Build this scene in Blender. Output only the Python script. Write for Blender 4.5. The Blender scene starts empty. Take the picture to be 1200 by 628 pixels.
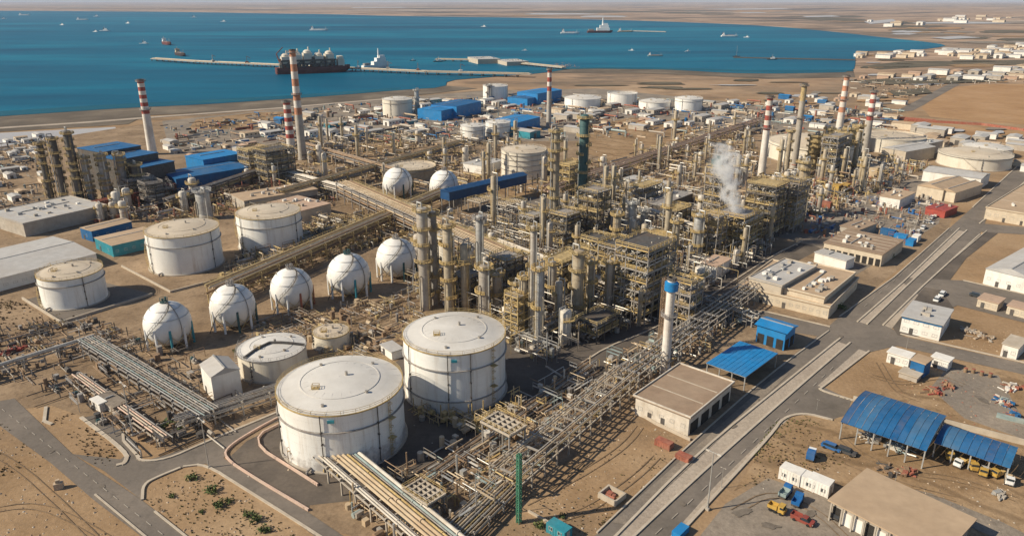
import bpy, math, random
from math import sin, cos, pi, radians as R
from mathutils import Vector, noise, geometry

rnd = random.Random(11)
S = bpy.context.scene
COL = S.collection

# ------------------------------------------------------------------ camera
FOC, CX, CY, PITCH, CAMH = 860.0, 600.0, 314.0, R(20.0), 100.0
cam = bpy.data.cameras.new("camera")
cam.sensor_width = 36.0
cam.lens = 36.0 * FOC / 1200.0
cam.clip_start, cam.clip_end = 1.0, 120000.0
cam_o = bpy.data.objects.new("camera", cam)
cam_o.location = (0, 0, CAMH)
cam_o.rotation_euler = (pi / 2 - PITCH, 0, 0)
COL.objects.link(cam_o)
S.camera = cam_o

# ------------------------------------------------------------------ sky, sun, exposure
SUN_EL, SUN_DIR = R(35), Vector((-0.975, -0.22))      # where the sun stands, seen from above
world = bpy.data.worlds.new("World")
S.world = world
world.use_nodes = True
nt = world.node_tree
sky = nt.nodes.new("ShaderNodeTexSky")
sky.sky_type = 'NISHITA'
sky.sun_disc = False
sky.sun_elevation = SUN_EL
sky.sun_rotation = math.atan2(SUN_DIR.x, SUN_DIR.y)
sky.air_density, sky.dust_density, sky.ozone_density = 1.0, 0.6, 2.0
nt.links.new(sky.outputs[0], nt.nodes["Background"].inputs[0])
nt.nodes["Background"].inputs[1].default_value = 0.075
sun = bpy.data.lights.new("sun", 'SUN')
sun.energy = 5.0
sun.angle = R(0.5)
sun.color = (1.0, 0.88, 0.68)
sun_o = bpy.data.objects.new("sun", sun)
sd = Vector((SUN_DIR.x * cos(SUN_EL), SUN_DIR.y * cos(SUN_EL), sin(SUN_EL)))
sun_o.rotation_euler = sd.to_track_quat('Z', 'Y').to_euler()
COL.objects.link(sun_o)
S.view_settings.view_transform = 'Standard'
S.view_settings.look = 'None'
S.view_settings.exposure = 0.27
S.view_settings.gamma = 1.0
S.cycles.max_bounces = 8
S.cycles.volume_bounces = 6

# ------------------------------------------------------------------ survey: photo point -> ground position
def at(px, py, z=0.0):
    dx, dy = (px - CX) / FOC, -(py - CY) / FOC
    Y, Z = cos(PITCH) + dy * sin(PITCH), -sin(PITCH) + dy * cos(PITCH)
    t = (z - CAMH) / Z
    return Vector((dx * t, Y * t))

def proj(x, y, z):
    f = y * cos(PITCH) - (z - CAMH) * sin(PITCH)
    u = y * sin(PITCH) + (z - CAMH) * cos(PITCH)
    return CX + FOC * x / f, CY - FOC * u / f

def depth(p, z=0.0):
    return p[1] * cos(PITCH) - (z - CAMH) * sin(PITCH)

def height(p, ytop):
    lo, hi = 0.0, 99.0
    for _ in range(40):
        m = (lo + hi) / 2
        if proj(p[0], p[1], m)[1] > ytop: lo = m
        else: hi = m
    return lo

UA = R(47.5)                       # the plant's grid: roads and racks run along U and V
U, V = Vector((cos(UA), sin(UA))), Vector((sin(UA), -cos(UA)))
VA = UA - pi / 2

# ------------------------------------------------------------------ materials
MATS = {}
def _n(nt, kind, **kw):
    n = nt.nodes.new(kind)
    for k, v in kw.items(): setattr(n, k, v)
    return n

def _noise(nt, vec, scale, detail=5, rough=0.6, stretch=None):
    if stretch:
        mp = _n(nt, "ShaderNodeMapping"); mp.inputs['Scale'].default_value = stretch
        nt.links.new(vec, mp.inputs['Vector']); vec = mp.outputs[0]
    n = _n(nt, "ShaderNodeTexNoise")
    n.inputs['Scale'].default_value = scale; n.inputs['Detail'].default_value = detail
    n.inputs['Roughness'].default_value = rough
    nt.links.new(vec, n.inputs['Vector'])
    return n.outputs[0]

def _ramp(nt, fac, stops):
    r = _n(nt, "ShaderNodeValToRGB")
    el = r.color_ramp.elements
    while len(el) < len(stops): el.new(0.5)
    for e, (p, c) in zip(el, stops):
        e.position = p; e.color = (*c, 1) if not isinstance(c, float) else (c, c, c, 1)
    nt.links.new(fac, r.inputs[0])
    return r.outputs[0]

def _mix(nt, a, b, fac, mode='MIX'):
    m = _n(nt, "ShaderNodeMix", data_type='RGBA', blend_type=mode)
    for sock, val in ((m.inputs[6], a), (m.inputs[7], b)):
        if isinstance(val, tuple): sock.default_value = (*val, 1)
        else: nt.links.new(val, sock)
    if isinstance(fac, float): m.inputs[0].default_value = fac
    else: nt.links.new(fac, m.inputs[0])
    return m.outputs[2]

def new_mat(name):
    m = bpy.data.materials.new(name); m.use_nodes = True
    nt = m.node_tree
    pos = _n(nt, "ShaderNodeNewGeometry").outputs['Position']
    MATS[name] = m
    return m, nt, nt.nodes["Principled BSDF"], pos

def _bump(nt, bsdf, h, strength, dist):
    b = _n(nt, "ShaderNodeBump"); b.inputs['Strength'].default_value = strength
    b.inputs['Distance'].default_value = dist
    nt.links.new(h, b.inputs['Height']); nt.links.new(b.outputs[0], bsdf.inputs['Normal'])

def paint(name, c, rough=0.6, metal=0.0, var=0.25, scale=0.8, dirt=None, damt=0.5, streak=None, samt=0.6, bump=0.0, lum=0.0, spec=0.35):
    m, nt, b, pos = new_mat(name)
    n1 = _noise(nt, pos, scale, 6, 0.65)
    lo = tuple(x * (1 - var) for x in c); hi = tuple(min(1, x * (1 + var)) for x in c)
    col = _ramp(nt, n1, [(0.3, lo), (0.7, hi)])
    if dirt:
        n2 = _noise(nt, pos, scale * 0.22, 7, 0.7)
        col = _mix(nt, col, dirt, _ramp(nt, n2, [(0.45, 0.0), (0.72, damt)]))
    if streak:
        n3 = _noise(nt, pos, 1.0, 5, 0.7, stretch=(0.55, 0.55, 0.05))
        col = _mix(nt, col, streak, _ramp(nt, n3, [(0.52, 0.0), (0.75, samt)]))
    nt.links.new(col, b.inputs['Base Color'])
    b.inputs['Roughness'].default_value = rough; b.inputs['Metallic'].default_value = metal
    b.inputs['Specular IOR Level'].default_value = spec
    if bump: _bump(nt, b, _noise(nt, pos, 3.0, 6, 0.6), bump, 0.1)
    return m

DUST = (0.42, 0.32, 0.22)
paint('tank_white', (0.78, 0.77, 0.74), 0.5, var=0.06, scale=0.15, dirt=(0.50, 0.44, 0.36), damt=0.35, streak=(0.38, 0.28, 0.19), samt=0.52)
def stained_tank():
    paint('tank_stained', (0.78, 0.77, 0.74), 0.5, var=0.06, scale=0.15, dirt=(0.50, 0.44, 0.36), damt=0.35, streak=(0.38, 0.28, 0.19), samt=0.55)
    nt = MATS['tank_stained'].node_tree; bs = nt.nodes["Principled BSDF"]; pos = [n for n in nt.nodes if n.type == 'NEW_GEOMETRY'][0].outputs['Position']
    col = bs.inputs['Base Color'].links[0].from_socket
    sx = _n(nt, "ShaderNodeSeparateXYZ"); nt.links.new(pos, sx.inputs[0])
    mr = _n(nt, "ShaderNodeMapRange"); nt.links.new(sx.outputs[2], mr.inputs[0])
    for i, v in enumerate((1.0, 9.0, 0.22, -0.12)): mr.inputs[i + 1].default_value = v
    ad = _n(nt, "ShaderNodeMath", operation='ADD'); nt.links.new(mr.outputs[0], ad.inputs[0]); nt.links.new(_noise(nt, pos, 0.22, 7, 0.7), ad.inputs[1])
    nt.links.new(_mix(nt, col, (0.34, 0.31, 0.29), _ramp(nt, ad.outputs[0], [(0.60, 0.0), (0.76, 0.75)])), bs.inputs['Base Color'])
stained_tank()
paint('tank_cream', (0.66, 0.61, 0.52), 0.6, var=0.08, scale=0.2, dirt=(0.45, 0.38, 0.29), damt=0.4, streak=(0.38, 0.28, 0.18), samt=0.4)
paint('tank_roof', (0.58, 0.56, 0.53), 0.7, var=0.1, scale=0.12, dirt=(0.38, 0.33, 0.27), damt=0.6)
paint('tank_roof_tan', (0.52, 0.45, 0.36), 0.8, var=0.1, scale=0.15, dirt=(0.34, 0.26, 0.18), damt=0.5)
paint('sphere_white', (0.74, 0.73, 0.71), 0.5, var=0.07, scale=0.3, dirt=(0.50, 0.44, 0.38), damt=0.35, streak=(0.36, 0.29, 0.22), samt=0.3)
paint('mustard', (0.47, 0.35, 0.16), 0.6, var=0.3, scale=1.2, dirt=(0.25, 0.14, 0.05), damt=0.6)
paint('ochre_steel', (0.42, 0.32, 0.16), 0.7, var=0.35, scale=0.7, dirt=(0.2, 0.14, 0.08), damt=0.6)
paint('steel_grey', (0.29, 0.275, 0.26), 0.6, var=0.3, scale=0.8, dirt=(0.16, 0.09, 0.05), damt=0.6)
paint('steel_dark', (0.09, 0.085, 0.08), 0.6, var=0.35, scale=0.8, dirt=(0.12, 0.07, 0.04), damt=0.5)
paint('galvanised', (0.42, 0.42, 0.41), 0.45, 0.3, var=0.2, scale=0.9, dirt=(0.30, 0.23, 0.16), damt=0.5)
paint('cladding', (0.42, 0.39, 0.35), 0.45, 0.3, var=0.2, scale=0.6, dirt=(0.28, 0.20, 0.12), damt=0.6, streak=(0.22, 0.14, 0.08), samt=0.5)
paint('cladding_tan', (0.38, 0.33, 0.25), 0.55, 0.1, var=0.25, scale=0.6, dirt=(0.22, 0.14, 0.08), damt=0.6, streak=(0.18, 0.1, 0.05), samt=0.5)
paint('pipe_white', (0.56, 0.52, 0.46), 0.5, var=0.18, scale=0.5, dirt=(0.34, 0.25, 0.16), damt=0.6)
paint('boat_white', (0.74, 0.74, 0.73), 0.5, var=0.08, scale=0.2, dirt=(0.5, 0.42, 0.35), damt=0.3)
paint('pipe_sand', (0.48, 0.38, 0.26), 0.6, var=0.15, scale=0.5, dirt=(0.34, 0.2, 0.1), damt=0.5)
paint('pipe_brown', (0.24, 0.16, 0.10), 0.7, var=0.35, scale=0.6, dirt=(0.36, 0.26, 0.17), damt=0.6)
paint('pipe_teal', (0.26, 0.33, 0.33), 0.5, var=0.2, scale=0.5, dirt=(0.35, 0.28, 0.2), damt=0.5)
paint('rust_red', (0.30, 0.10, 0.065), 0.7, var=0.35, scale=0.8, dirt=(0.30, 0.2, 0.14), damt=0.6)
paint('stack_red', (0.33, 0.065, 0.05), 0.6, var=0.25, scale=0.5, dirt=(0.2, 0.07, 0.05), damt=0.6)
paint('stack_orange', (0.48, 0.22, 0.13), 0.6, var=0.25, scale=0.5, dirt=(0.3, 0.14, 0.08), damt=0.6)
paint('stack_white', (0.66, 0.62, 0.57), 0.6, var=0.12, scale=0.4, dirt=(0.35, 0.28, 0.22), damt=0.5, streak=(0.25, 0.18, 0.13), samt=0.5)
paint('stack_grey', (0.40, 0.37, 0.33), 0.7, var=0.15, scale=0.4, dirt=(0.25, 0.2, 0.15), damt=0.5, streak=(0.2, 0.15, 0.1), samt=0.5)
paint('blue_sheet', (0.010, 0.105, 0.27), 0.6, var=0.2, scale=0.35, dirt=(0.10, 0.16, 0.24), damt=0.5, streak=(0.03, 0.09, 0.18), samt=0.4)
paint('blue_faded', (0.022, 0.13, 0.285), 0.65, var=0.22, scale=0.3, dirt=(0.15, 0.19, 0.24), damt=0.55, streak=(0.04, 0.10, 0.18), samt=0.4)
paint('blue_rusted', (0.010, 0.09, 0.24), 0.65, var=0.22, scale=0.45, dirt=(0.14, 0.13, 0.14), damt=0.6, streak=(0.14, 0.10, 0.08), samt=0.35)
paint('blue_bright', (0.015, 0.19, 0.46), 0.5, var=0.16, scale=0.4, dirt=(0.08, 0.2, 0.36), damt=0.5)
paint('blue_dark', (0.012, 0.06, 0.16), 0.55, var=0.2, scale=0.5, dirt=(0.05, 0.07, 0.1), damt=0.5)
paint('teal_sheet', (0.03, 0.24, 0.31), 0.55, var=0.2, scale=0.5, dirt=(0.12, 0.2, 0.2), damt=0.5)
paint('teal_dark', (0.045, 0.105, 0.11), 0.6, var=0.25, scale=0.6, dirt=(0.08, 0.1, 0.09), damt=0.5)
paint('green_paint', (0.06, 0.20, 0.13), 0.6, var=0.2, scale=0.6)
paint('concrete', (0.40, 0.36, 0.31), 0.85, var=0.16, scale=0.5, dirt=(0.28, 0.22, 0.16), damt=0.5, bump=0.2)
paint('concrete_pale', (0.46, 0.40, 0.325), 0.85, var=0.14, scale=0.5, dirt=(0.36, 0.28, 0.2), damt=0.5, bump=0.2)
paint('render_white', (0.72, 0.70, 0.66), 0.8, var=0.08, scale=0.5, dirt=(0.48, 0.4, 0.31), damt=0.4, streak=(0.4, 0.33, 0.25), samt=0.35)
paint('render_dirty', (0.58, 0.53, 0.46), 0.85, var=0.16, scale=0.6, dirt=(0.36, 0.28, 0.2), damt=0.65, streak=(0.3, 0.23, 0.16), samt=0.5)
paint('render_cream', (0.56, 0.48, 0.37), 0.8, var=0.12, scale=0.5, dirt=(0.38, 0.29, 0.2), damt=0.5, streak=(0.34, 0.26, 0.18), samt=0.35)
paint('roof_brown', (0.28, 0.20, 0.14), 0.9, var=0.16, scale=0.35, dirt=(0.38, 0.29, 0.21), damt=0.5, bump=0.2)
paint('roof_tan', (0.42, 0.31, 0.21), 0.9, var=0.12, scale=0.3, dirt=(0.32, 0.22, 0.14), damt=0.5, bump=0.2)
paint('roof_grey', (0.42, 0.41, 0.40), 0.8, var=0.12, scale=0.35, dirt=(0.34, 0.29, 0.24), damt=0.5)
paint('roof_pink', (0.44, 0.31, 0.23), 0.9, var=0.15, scale=0.4, dirt=(0.34, 0.25, 0.18), damt=0.5)
paint('bund_pink', (0.56, 0.40, 0.32), 0.85, var=0.18, scale=0.7, dirt=(0.46, 0.38, 0.31), damt=0.7)
paint('glass_dark', (0.025, 0.035, 0.045), 0.15, var=0.2, scale=2, spec=0.6)
paint('opening_dark', (0.03, 0.027, 0.025), 0.9, var=0.3, scale=1.0)
paint('rubber', (0.02, 0.02, 0.02), 0.9, var=0.2)
paint('car_white', (0.74, 0.74, 0.73), 0.3, var=0.04, dirt=(0.5, 0.44, 0.36), damt=0.3)
paint('car_red', (0.24, 0.045, 0.035), 0.35, var=0.15, dirt=(0.3, 0.2, 0.14), damt=0.4)
paint('car_dark', (0.05, 0.055, 0.065), 0.3, var=0.15, dirt=(0.2, 0.16, 0.12), damt=0.3)
paint('car_blue', (0.02, 0.12, 0.33), 0.4, var=0.15, dirt=(0.2, 0.2, 0.22), damt=0.4)
paint('yellow_plant', (0.47, 0.30, 0.07), 0.5, var=0.15, scale=1.0, dirt=(0.3, 0.18, 0.07), damt=0.5)
paint('stone_pale', (0.42, 0.33, 0.24), 0.95, var=0.25, scale=1.0, bump=0.3)
paint('hull_dark', (0.05, 0.03, 0.03), 0.6, var=0.3, scale=0.1)
paint('hull_red', (0.13, 0.04, 0.035), 0.6, var=0.3, scale=0.1)
paint('leaf_dark', (0.045, 0.075, 0.022), 0.8, var=0.4, scale=1.0)
paint('leaf_light', (0.11, 0.13, 0.04), 0.8, var=0.4, scale=1.0)
paint('grass_dry', (0.19, 0.15, 0.07), 0.9, var=0.4, scale=0.8)
paint('bark', (0.14, 0.10, 0.07), 0.9, var=0.3)

def ground_mat(name, a, b, c, s=0.05, dark=(0.16, 0.11, 0.07), damt=0.5, bump=0.5, fine=0.35, track=0.0):
    m, nt, bs, pos = new_mat(name)
    n1 = _noise(nt, pos, s, 8, 0.62)
    col = _ramp(nt, n1, [(0.3, a), (0.5, b), (0.7, c)])
    n2 = _noise(nt, pos, s * 5.5, 8, 0.7)
    col = _mix(nt, col, dark, _ramp(nt, n2, [(0.52, 0.0), (0.74, damt)]))
    n3 = _noise(nt, pos, 0.9, 6, 0.75)
    g = _ramp(nt, n3, [(0.25, 1.0 - fine), (0.75, 1.0 + fine * 0.4)])
    col = _mix(nt, col, g, 1.0, 'MULTIPLY')
    if track:
        w = _n(nt, "ShaderNodeTexWave", wave_type='BANDS', bands_direction='DIAGONAL')
        w.inputs['Scale'].default_value = 0.035; w.inputs['Distortion'].default_value = 14
        w.inputs['Detail'].default_value = 4; w.inputs['Detail Scale'].default_value = 0.35
        nt.links.new(pos, w.inputs['Vector'])
        col = _mix(nt, col, dark, _ramp(nt, w.outputs[1], [(0.0, track), (0.12, 0.0)]))
    nt.links.new(col, bs.inputs['Base Color'])
    bs.inputs['Roughness'].default_value = 0.95; bs.inputs['Specular IOR Level'].default_value = 0.1
    if bump: _bump(nt, bs, _mix(nt, n2, n3, 0.5), bump, 0.5)
    return m

ground_mat('sand', (0.23, 0.148, 0.080), (0.335, 0.225, 0.130), (0.42, 0.298, 0.185), 0.045, dark=(0.125, 0.082, 0.048), damt=0.85, track=0.5)
ground_mat('track_dark', (0.17, 0.118, 0.075), (0.235, 0.165, 0.105), (0.30, 0.215, 0.145), 0.2, dark=(0.12, 0.085, 0.055), damt=0.6)
ground_mat('track_pale', (0.34, 0.255, 0.175), (0.41, 0.31, 0.215), (0.47, 0.365, 0.26), 0.2, dark=(0.2, 0.145, 0.095), damt=0.5)
ground_mat('oil_stain', (0.15, 0.128, 0.108), (0.19, 0.162, 0.135), (0.225, 0.193, 0.16), 0.8, dark=(0.05, 0.045, 0.04), damt=0.6, bump=0.1)
ground_mat('sand_orange', (0.33, 0.19, 0.095), (0.41, 0.25, 0.13), (0.47, 0.30, 0.17), 0.02, damt=0.4, track=0.25)
ground_mat('plant_ground', (0.20, 0.14, 0.09), (0.29, 0.208, 0.135), (0.41, 0.30, 0.20), 0.045, dark=(0.09, 0.062, 0.045), damt=0.8)
ground_mat('gravel_grey', (0.20, 0.175, 0.155), (0.26, 0.22, 0.18), (0.34, 0.285, 0.23), 0.06, dark=(0.13, 0.10, 0.08), damt=0.5)
ground_mat('asphalt', (0.14, 0.122, 0.105), (0.185, 0.16, 0.138), (0.235, 0.20, 0.168), 0.05, dark=(0.10, 0.088, 0.078), damt=0.6, bump=0.15, fine=0.2)
ground_mat('asphalt_dark', (0.085, 0.074, 0.066), (0.12, 0.102, 0.088), (0.18, 0.15, 0.124), 0.05, dark=(0.06, 0.053, 0.048), damt=0.6, bump=0.15, fine=0.2)
ground_mat('median_dust', (0.36, 0.30, 0.245), (0.42, 0.355, 0.29), (0.48, 0.41, 0.34), 0.06, dark=(0.25, 0.2, 0.16), damt=0.4)
ground_mat('beach_dark', (0.10, 0.085, 0.07), (0.15, 0.125, 0.10), (0.24, 0.20, 0.155), 0.02, damt=0.4, bump=0.2)
ground_mat('salt_pale', (0.36, 0.36, 0.38), (0.42, 0.42, 0.44), (0.47, 0.46, 0.46), 0.01, dark=(0.3, 0.28, 0.27), damt=0.3, bump=0.1)
ground_mat('scrub_dark', (0.085, 0.08, 0.06), (0.13, 0.115, 0.085), (0.22, 0.175, 0.125), 0.012, damt=0.5)

def far_ground():
    m, nt, bs, pos = new_mat('desert')
    # near sand, then wide plains in soft bands of pinkish tan, grey scrub and pale salt
    a = _noise(nt, pos, 0.03, 8, 0.62)
    near = _ramp(nt, a, [(0.3, (0.25, 0.160, 0.087)), (0.5, (0.35, 0.235, 0.138)), (0.7, (0.43, 0.305, 0.19))])
    b = _noise(nt, pos, 0.0008, 10, 0.62, stretch=(0.6, 1.0, 1.0))
    far = _ramp(nt, b, [(0.38, (0.10, 0.085, 0.07)), (0.44, (0.27, 0.20, 0.15)), (0.48, (0.46, 0.325, 0.23)), (0.52, (0.30, 0.205, 0.145)), (0.555, (0.50, 0.36, 0.26)), (0.60, (0.30, 0.22, 0.165)), (0.65, (0.60, 0.53, 0.45))])
    sx = _n(nt, "ShaderNodeSeparateXYZ"); nt.links.new(pos, sx.inputs[0])
    mr = _n(nt, "ShaderNodeMapRange"); mr.inputs[1].default_value = 650; mr.inputs[2].default_value = 1300; nt.links.new(sx.outputs[1], mr.inputs[0])
    col = _mix(nt, near, far, mr.outputs[0])
    c = _noise(nt, pos, 0.008, 8, 0.7, stretch=(0.5, 1.0, 1.0))
    col = _mix(nt, col, (0.12, 0.10, 0.08), _ramp(nt, c, [(0.50, 0.0), (0.62, 0.7)]))
    e = _noise(nt, pos, 0.0025, 8, 0.7, stretch=(0.5, 0.5, 1.0))
    col = _mix(nt, col, (0.13, 0.11, 0.09), _ramp(nt, e, [(0.52, 0.0), (0.60, 0.75)]))
    d = _noise(nt, pos, 0.9, 6, 0.75)
    col = _mix(nt, col, _ramp(nt, d, [(0.25, 0.68), (0.75, 1.12)]), 1.0, 'MULTIPLY')
    nt.links.new(col, bs.inputs['Base Color'])
    bs.inputs['Roughness'].default_value = 0.95; bs.inputs['Specular IOR Level'].default_value = 0.1
    _bump(nt, bs, _mix(nt, _noise(nt, pos, 0.16, 7, 0.7), d, 0.5), 0.5, 0.5)
far_ground()

def sea_mat():
    m, nt, bs, pos = new_mat('sea_water')
    n = _noise(nt, pos, 0.0035, 7, 0.6, stretch=(0.2, 0.8, 1.0))
    n2 = _noise(nt, pos, 0.02, 6, 0.6, stretch=(0.3, 1.0, 1.0))
    col = _ramp(nt, n, [(0.36, (0.000, 0.075, 0.140)), (0.5, (0.001, 0.112, 0.195)), (0.62, (0.003, 0.165, 0.255))])
    col = _mix(nt, col, (0.001, 0.055, 0.12), _ramp(nt, n2, [(0.45, 0.0), (0.72, 0.5)]))
    nt.links.new(col, bs.inputs['Base Color'])
    bs.inputs['Roughness'].default_value = 0.45
    bs.inputs['IOR'].default_value = 1.33
    bs.inputs['Specular IOR Level'].default_value = 0.07
    _bump(nt, bs, _mix(nt, _noise(nt, pos, 0.25, 6, 0.6, stretch=(0.6, 1.2, 1)), n2, 0.4), 0.6, 1.2)
sea_mat()
ground_mat('sea_shallow', (0.006, 0.085, 0.14), (0.012, 0.10, 0.155), (0.03, 0.12, 0.155), 0.01, dark=(0.01, 0.08, 0.11), damt=0.6, bump=0.2, fine=0.1)

# ------------------------------------------------------------------ mesh builder
class MB:
    def __init__(s): s.v, s.f, s.m, s.c = [], [], [], 0
    def box(s, x, y, z, sx, sy, sz, rz=0.0):          # z is the bottom
        c, n = cos(rz), sin(rz); b = len(s.v)
        for dz in (0, sz):
            for dx, dy in ((-1, -1), (1, -1), (1, 1), (-1, 1)):
                a, d = dx * sx / 2, dy * sy / 2
                s.v.append((x + a * c - d * n, y + a * n + d * c, z + dz))
        for q in ((3, 2, 1, 0), (4, 5, 6, 7), (0, 1, 5, 4), (1, 2, 6, 5), (2, 3, 7, 6), (3, 0, 4, 7)):
            s.f.append(tuple(b + i for i in q)); s.m.append(s.c)
        return s
    def beam(s, p, q, w, h=None):
        return s.cyl(p, q, w * 0.7071, n=4, ph=pi / 4, hs=(h or w) / w)
    def cyl(s, p, q, r, r2=None, n=8, caps=True, ph=0.0, hs=1.0):
        p, q = Vector(p), Vector(q); d = q - p
        if d.length < 1e-6: return s
        d.normalize()
        up = Vector((0, 0, 1)) if abs(d.z) < 0.95 else Vector((0, 1, 0))
        a = d.cross(up).normalized(); e = a.cross(d)
        r2 = r if r2 is None else r2; b = len(s.v)
        for o, rr in ((p, r), (q, r2)):
            for i in range(n):
                t = ph + 2 * pi * i / n
                w = o + a * (rr * cos(t)) + e * (rr * sin(t) * hs)
                s.v.append((w.x, w.y, w.z))
        for i in range(n):
            j = (i + 1) % n
            s.f.append((b + i, b + n + i, b + n + j, b + j)); s.m.append(s.c)
        if caps:
            s.f.append(tuple(b + i for i in range(n))); s.m.append(s.c)
            s.f.append(tuple(b + n + i for i in reversed(range(n)))); s.m.append(s.c)
        return s
    def tube(s, pts, r, n=6):
        for a, b in zip(pts, pts[1:]): s.cyl(a, b, r, n=n)
        return s
    def lathe(s, x, y, prof, n=32, a0=0.0, a1=2 * pi):
        b = len(s.v); full = abs(a1 - a0 - 2 * pi) < 1e-6; k = n if full else n + 1
        for r, z in prof:
            for i in range(k):
                t = a0 + (a1 - a0) * i / n
                s.v.append((x + r * cos(t), y + r * sin(t), z))
        for j in range(len(prof) - 1):
            for i in range(n):
                i2 = (i + 1) % k
                s.f.append((b + j * k + i, b + j * k + i2, b + (j + 1) * k + i2, b + (j + 1) * k + i)); s.m.append(s.c)
        return s
    def prism(s, pts, z0, z1):
        b, n = len(s.v), len(pts)
        for z in (z0, z1): s.v += [(p[0], p[1], z) for p in pts]
        s.f.append(tuple(b + i for i in reversed(range(n)))); s.m.append(s.c)
        s.f.append(tuple(b + n + i for i in range(n))); s.m.append(s.c)
        for i in range(n):
            j = (i + 1) % n
            s.f.append((b + i, b + j, b + n + j, b + n + i)); s.m.append(s.c)
        return s
    def face(s, pts):
        b = len(s.v); s.v += [tuple(p) for p in pts]
        s.f.append(tuple(range(b, b + len(pts)))); s.m.append(s.c)
        return s
    def rail(s, pts, h=1.1, step=2.0, closed=False, t=0.07):
        if closed: pts = list(pts) + [pts[0]]
        for a, b in zip(pts, pts[1:]):
            a, b = Vector(a), Vector(b); L = (b - a).length; k = max(1, int(L / step))
            for zz in (h, h * 0.52): s.beam(a + Vector((0, 0, zz)), b + Vector((0, 0, zz)), t)
            for i in range(k): 
                p = a.lerp(b, i / k); s.beam(p, p + Vector((0, 0, h)), t)
        return s
    def mesh(s, name, mats, smooth=True):
        me = bpy.data.meshes.new(name)
        me.from_pydata(s.v, [], s.f)
        if isinstance(mats, str): mats = [mats]
        for m in mats: me.materials.append(MATS[m])
        if len(mats) > 1: me.polygons.foreach_set('material_index', s.m)
        if smooth:
            me.polygons.foreach_set('use_smooth', [True] * len(s.f))
            me.set_sharp_from_angle(angle=R(33))
        me.update()
        return me
    def build(s, name, mats, parent=None, loc=None, rz=0.0, smooth=True):
        return put(name, s.mesh(name, mats, smooth), parent, loc, rz)

KIDS = {}
def put(name, me, parent=None, loc=None, rz=0.0):
    o = bpy.data.objects.new(name, me); COL.objects.link(o)
    if parent:
        o.parent = parent
        KIDS.setdefault(parent, []).append(o)
    if loc is not None: o.location = (loc[0], loc[1], loc[2] if len(loc) > 2 else 0)
    if rz: o.rotation_euler = (0, 0, rz)
    return o

def thing(name, label, cat, loc, rz=0.0, group=None):
    o = bpy.data.objects.new(name, None); COL.objects.link(o)
    o.empty_display_size = 0.5
    o.location = (loc[0], loc[1], loc[2] if len(loc) > 2 else 0); o.rotation_euler = (0, 0, rz)
    o['label'] = label; o['category'] = cat
    if group: o['group'] = group
    return o

def tag(o, label, cat, group=None):
    o['label'] = label; o['category'] = cat
    if group: o['group'] = group
    return o

def kind(o, k, label=None):
    o['kind'] = k
    if label: o['label'] = label
    return o

def dup(root, loc, rz, label=None, sc=None):
    r = root.copy(); COL.objects.link(r)
    r.location = (loc[0], loc[1], loc[2] if len(loc) > 2 else 0); r.rotation_euler = (0, 0, rz)
    if sc: r.scale = sc if isinstance(sc, tuple) else (sc, sc, sc)
    if label: r['label'] = label
    for ch in KIDS.get(root, ()):
        c = ch.copy(); COL.objects.link(c); c.parent = r
        for g in KIDS.get(ch, ()):
            d = g.copy(); COL.objects.link(d); d.parent = c
    return r

BUSY = []                                            # ground already taken: (x, y, radius)
def busy(x, y, r): BUSY.append((x, y, r))
def free(x, y, r=0.0):
    for a, b, c in BUSY:
        d = c + r
        if abs(a - x) < d and abs(b - y) < d and (a - x) ** 2 + (b - y) ** 2 < d * d: return False
    return True

def inside(poly, x, y):
    k = False; j = len(poly) - 1
    for i in range(len(poly)):
        xi, yi = poly[i]; xj, yj = poly[j]
        if (yi > y) != (yj > y) and x < (xj - xi) * (y - yi) / (yj - yi) + xi: k = not k
        j = i
    return k
# ------------------------------------------------------------------ the setting
def P(poly): return [at(*p) for p in poly]

SH, FAR = [0], [0]
def smooth_line(pts, closed=False, it=2):
    for _ in range(it):
        out = [] if closed else [pts[0]]
        seg = list(zip(pts, pts[1:] + pts[:1])) if closed else list(zip(pts, pts[1:]))
        for p, q in seg: out += [p.lerp(q, .25), p.lerp(q, .75)]
        pts = out if closed else out + [pts[-1]]
    return pts

def sheet(name, pts, m, z, label=None):
    SH[0] += z < .2; FAR[0] += z >= .2; z = z + FAR[0] * .003 if z >= .2 else .01 + SH[0] * 0.0025
    n = len(pts); b = MB()
    v, e, f = geometry.delaunay_2d_cdt([Vector((p[0], p[1])) for p in pts], [(i, (i + 1) % n) for i in range(n)], [], 1, 1e-3)[:3]
    b.v = [(p.x, p.y, z) for p in v]
    for q in f:
        a_, b_, c_ = (v[i] for i in q[:3])
        b.f.append(tuple(q) if (b_ - a_).cross(c_ - a_) > 0 else tuple(reversed(q))); b.m.append(0)
    o = b.build(name, m, smooth=False); o['kind'] = 'structure'
    return o

def strip(name, px, w, h, m, z=0.0, world_pts=None, sm=False):
    """a kerb, wall or strip with thickness along a line of photo points"""
    pts = world_pts or P(px); b = MB()
    if sm: pts = smooth_line(pts)
    for p, q in zip(pts, pts[1:]):
        d = q - p; L = d.length
        b.box(*((p + q) / 2), z, L + w * 0.98, w, h, math.atan2(d.y, d.x)); z += 0.0006
    return b.build(name, m, smooth=False)

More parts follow.
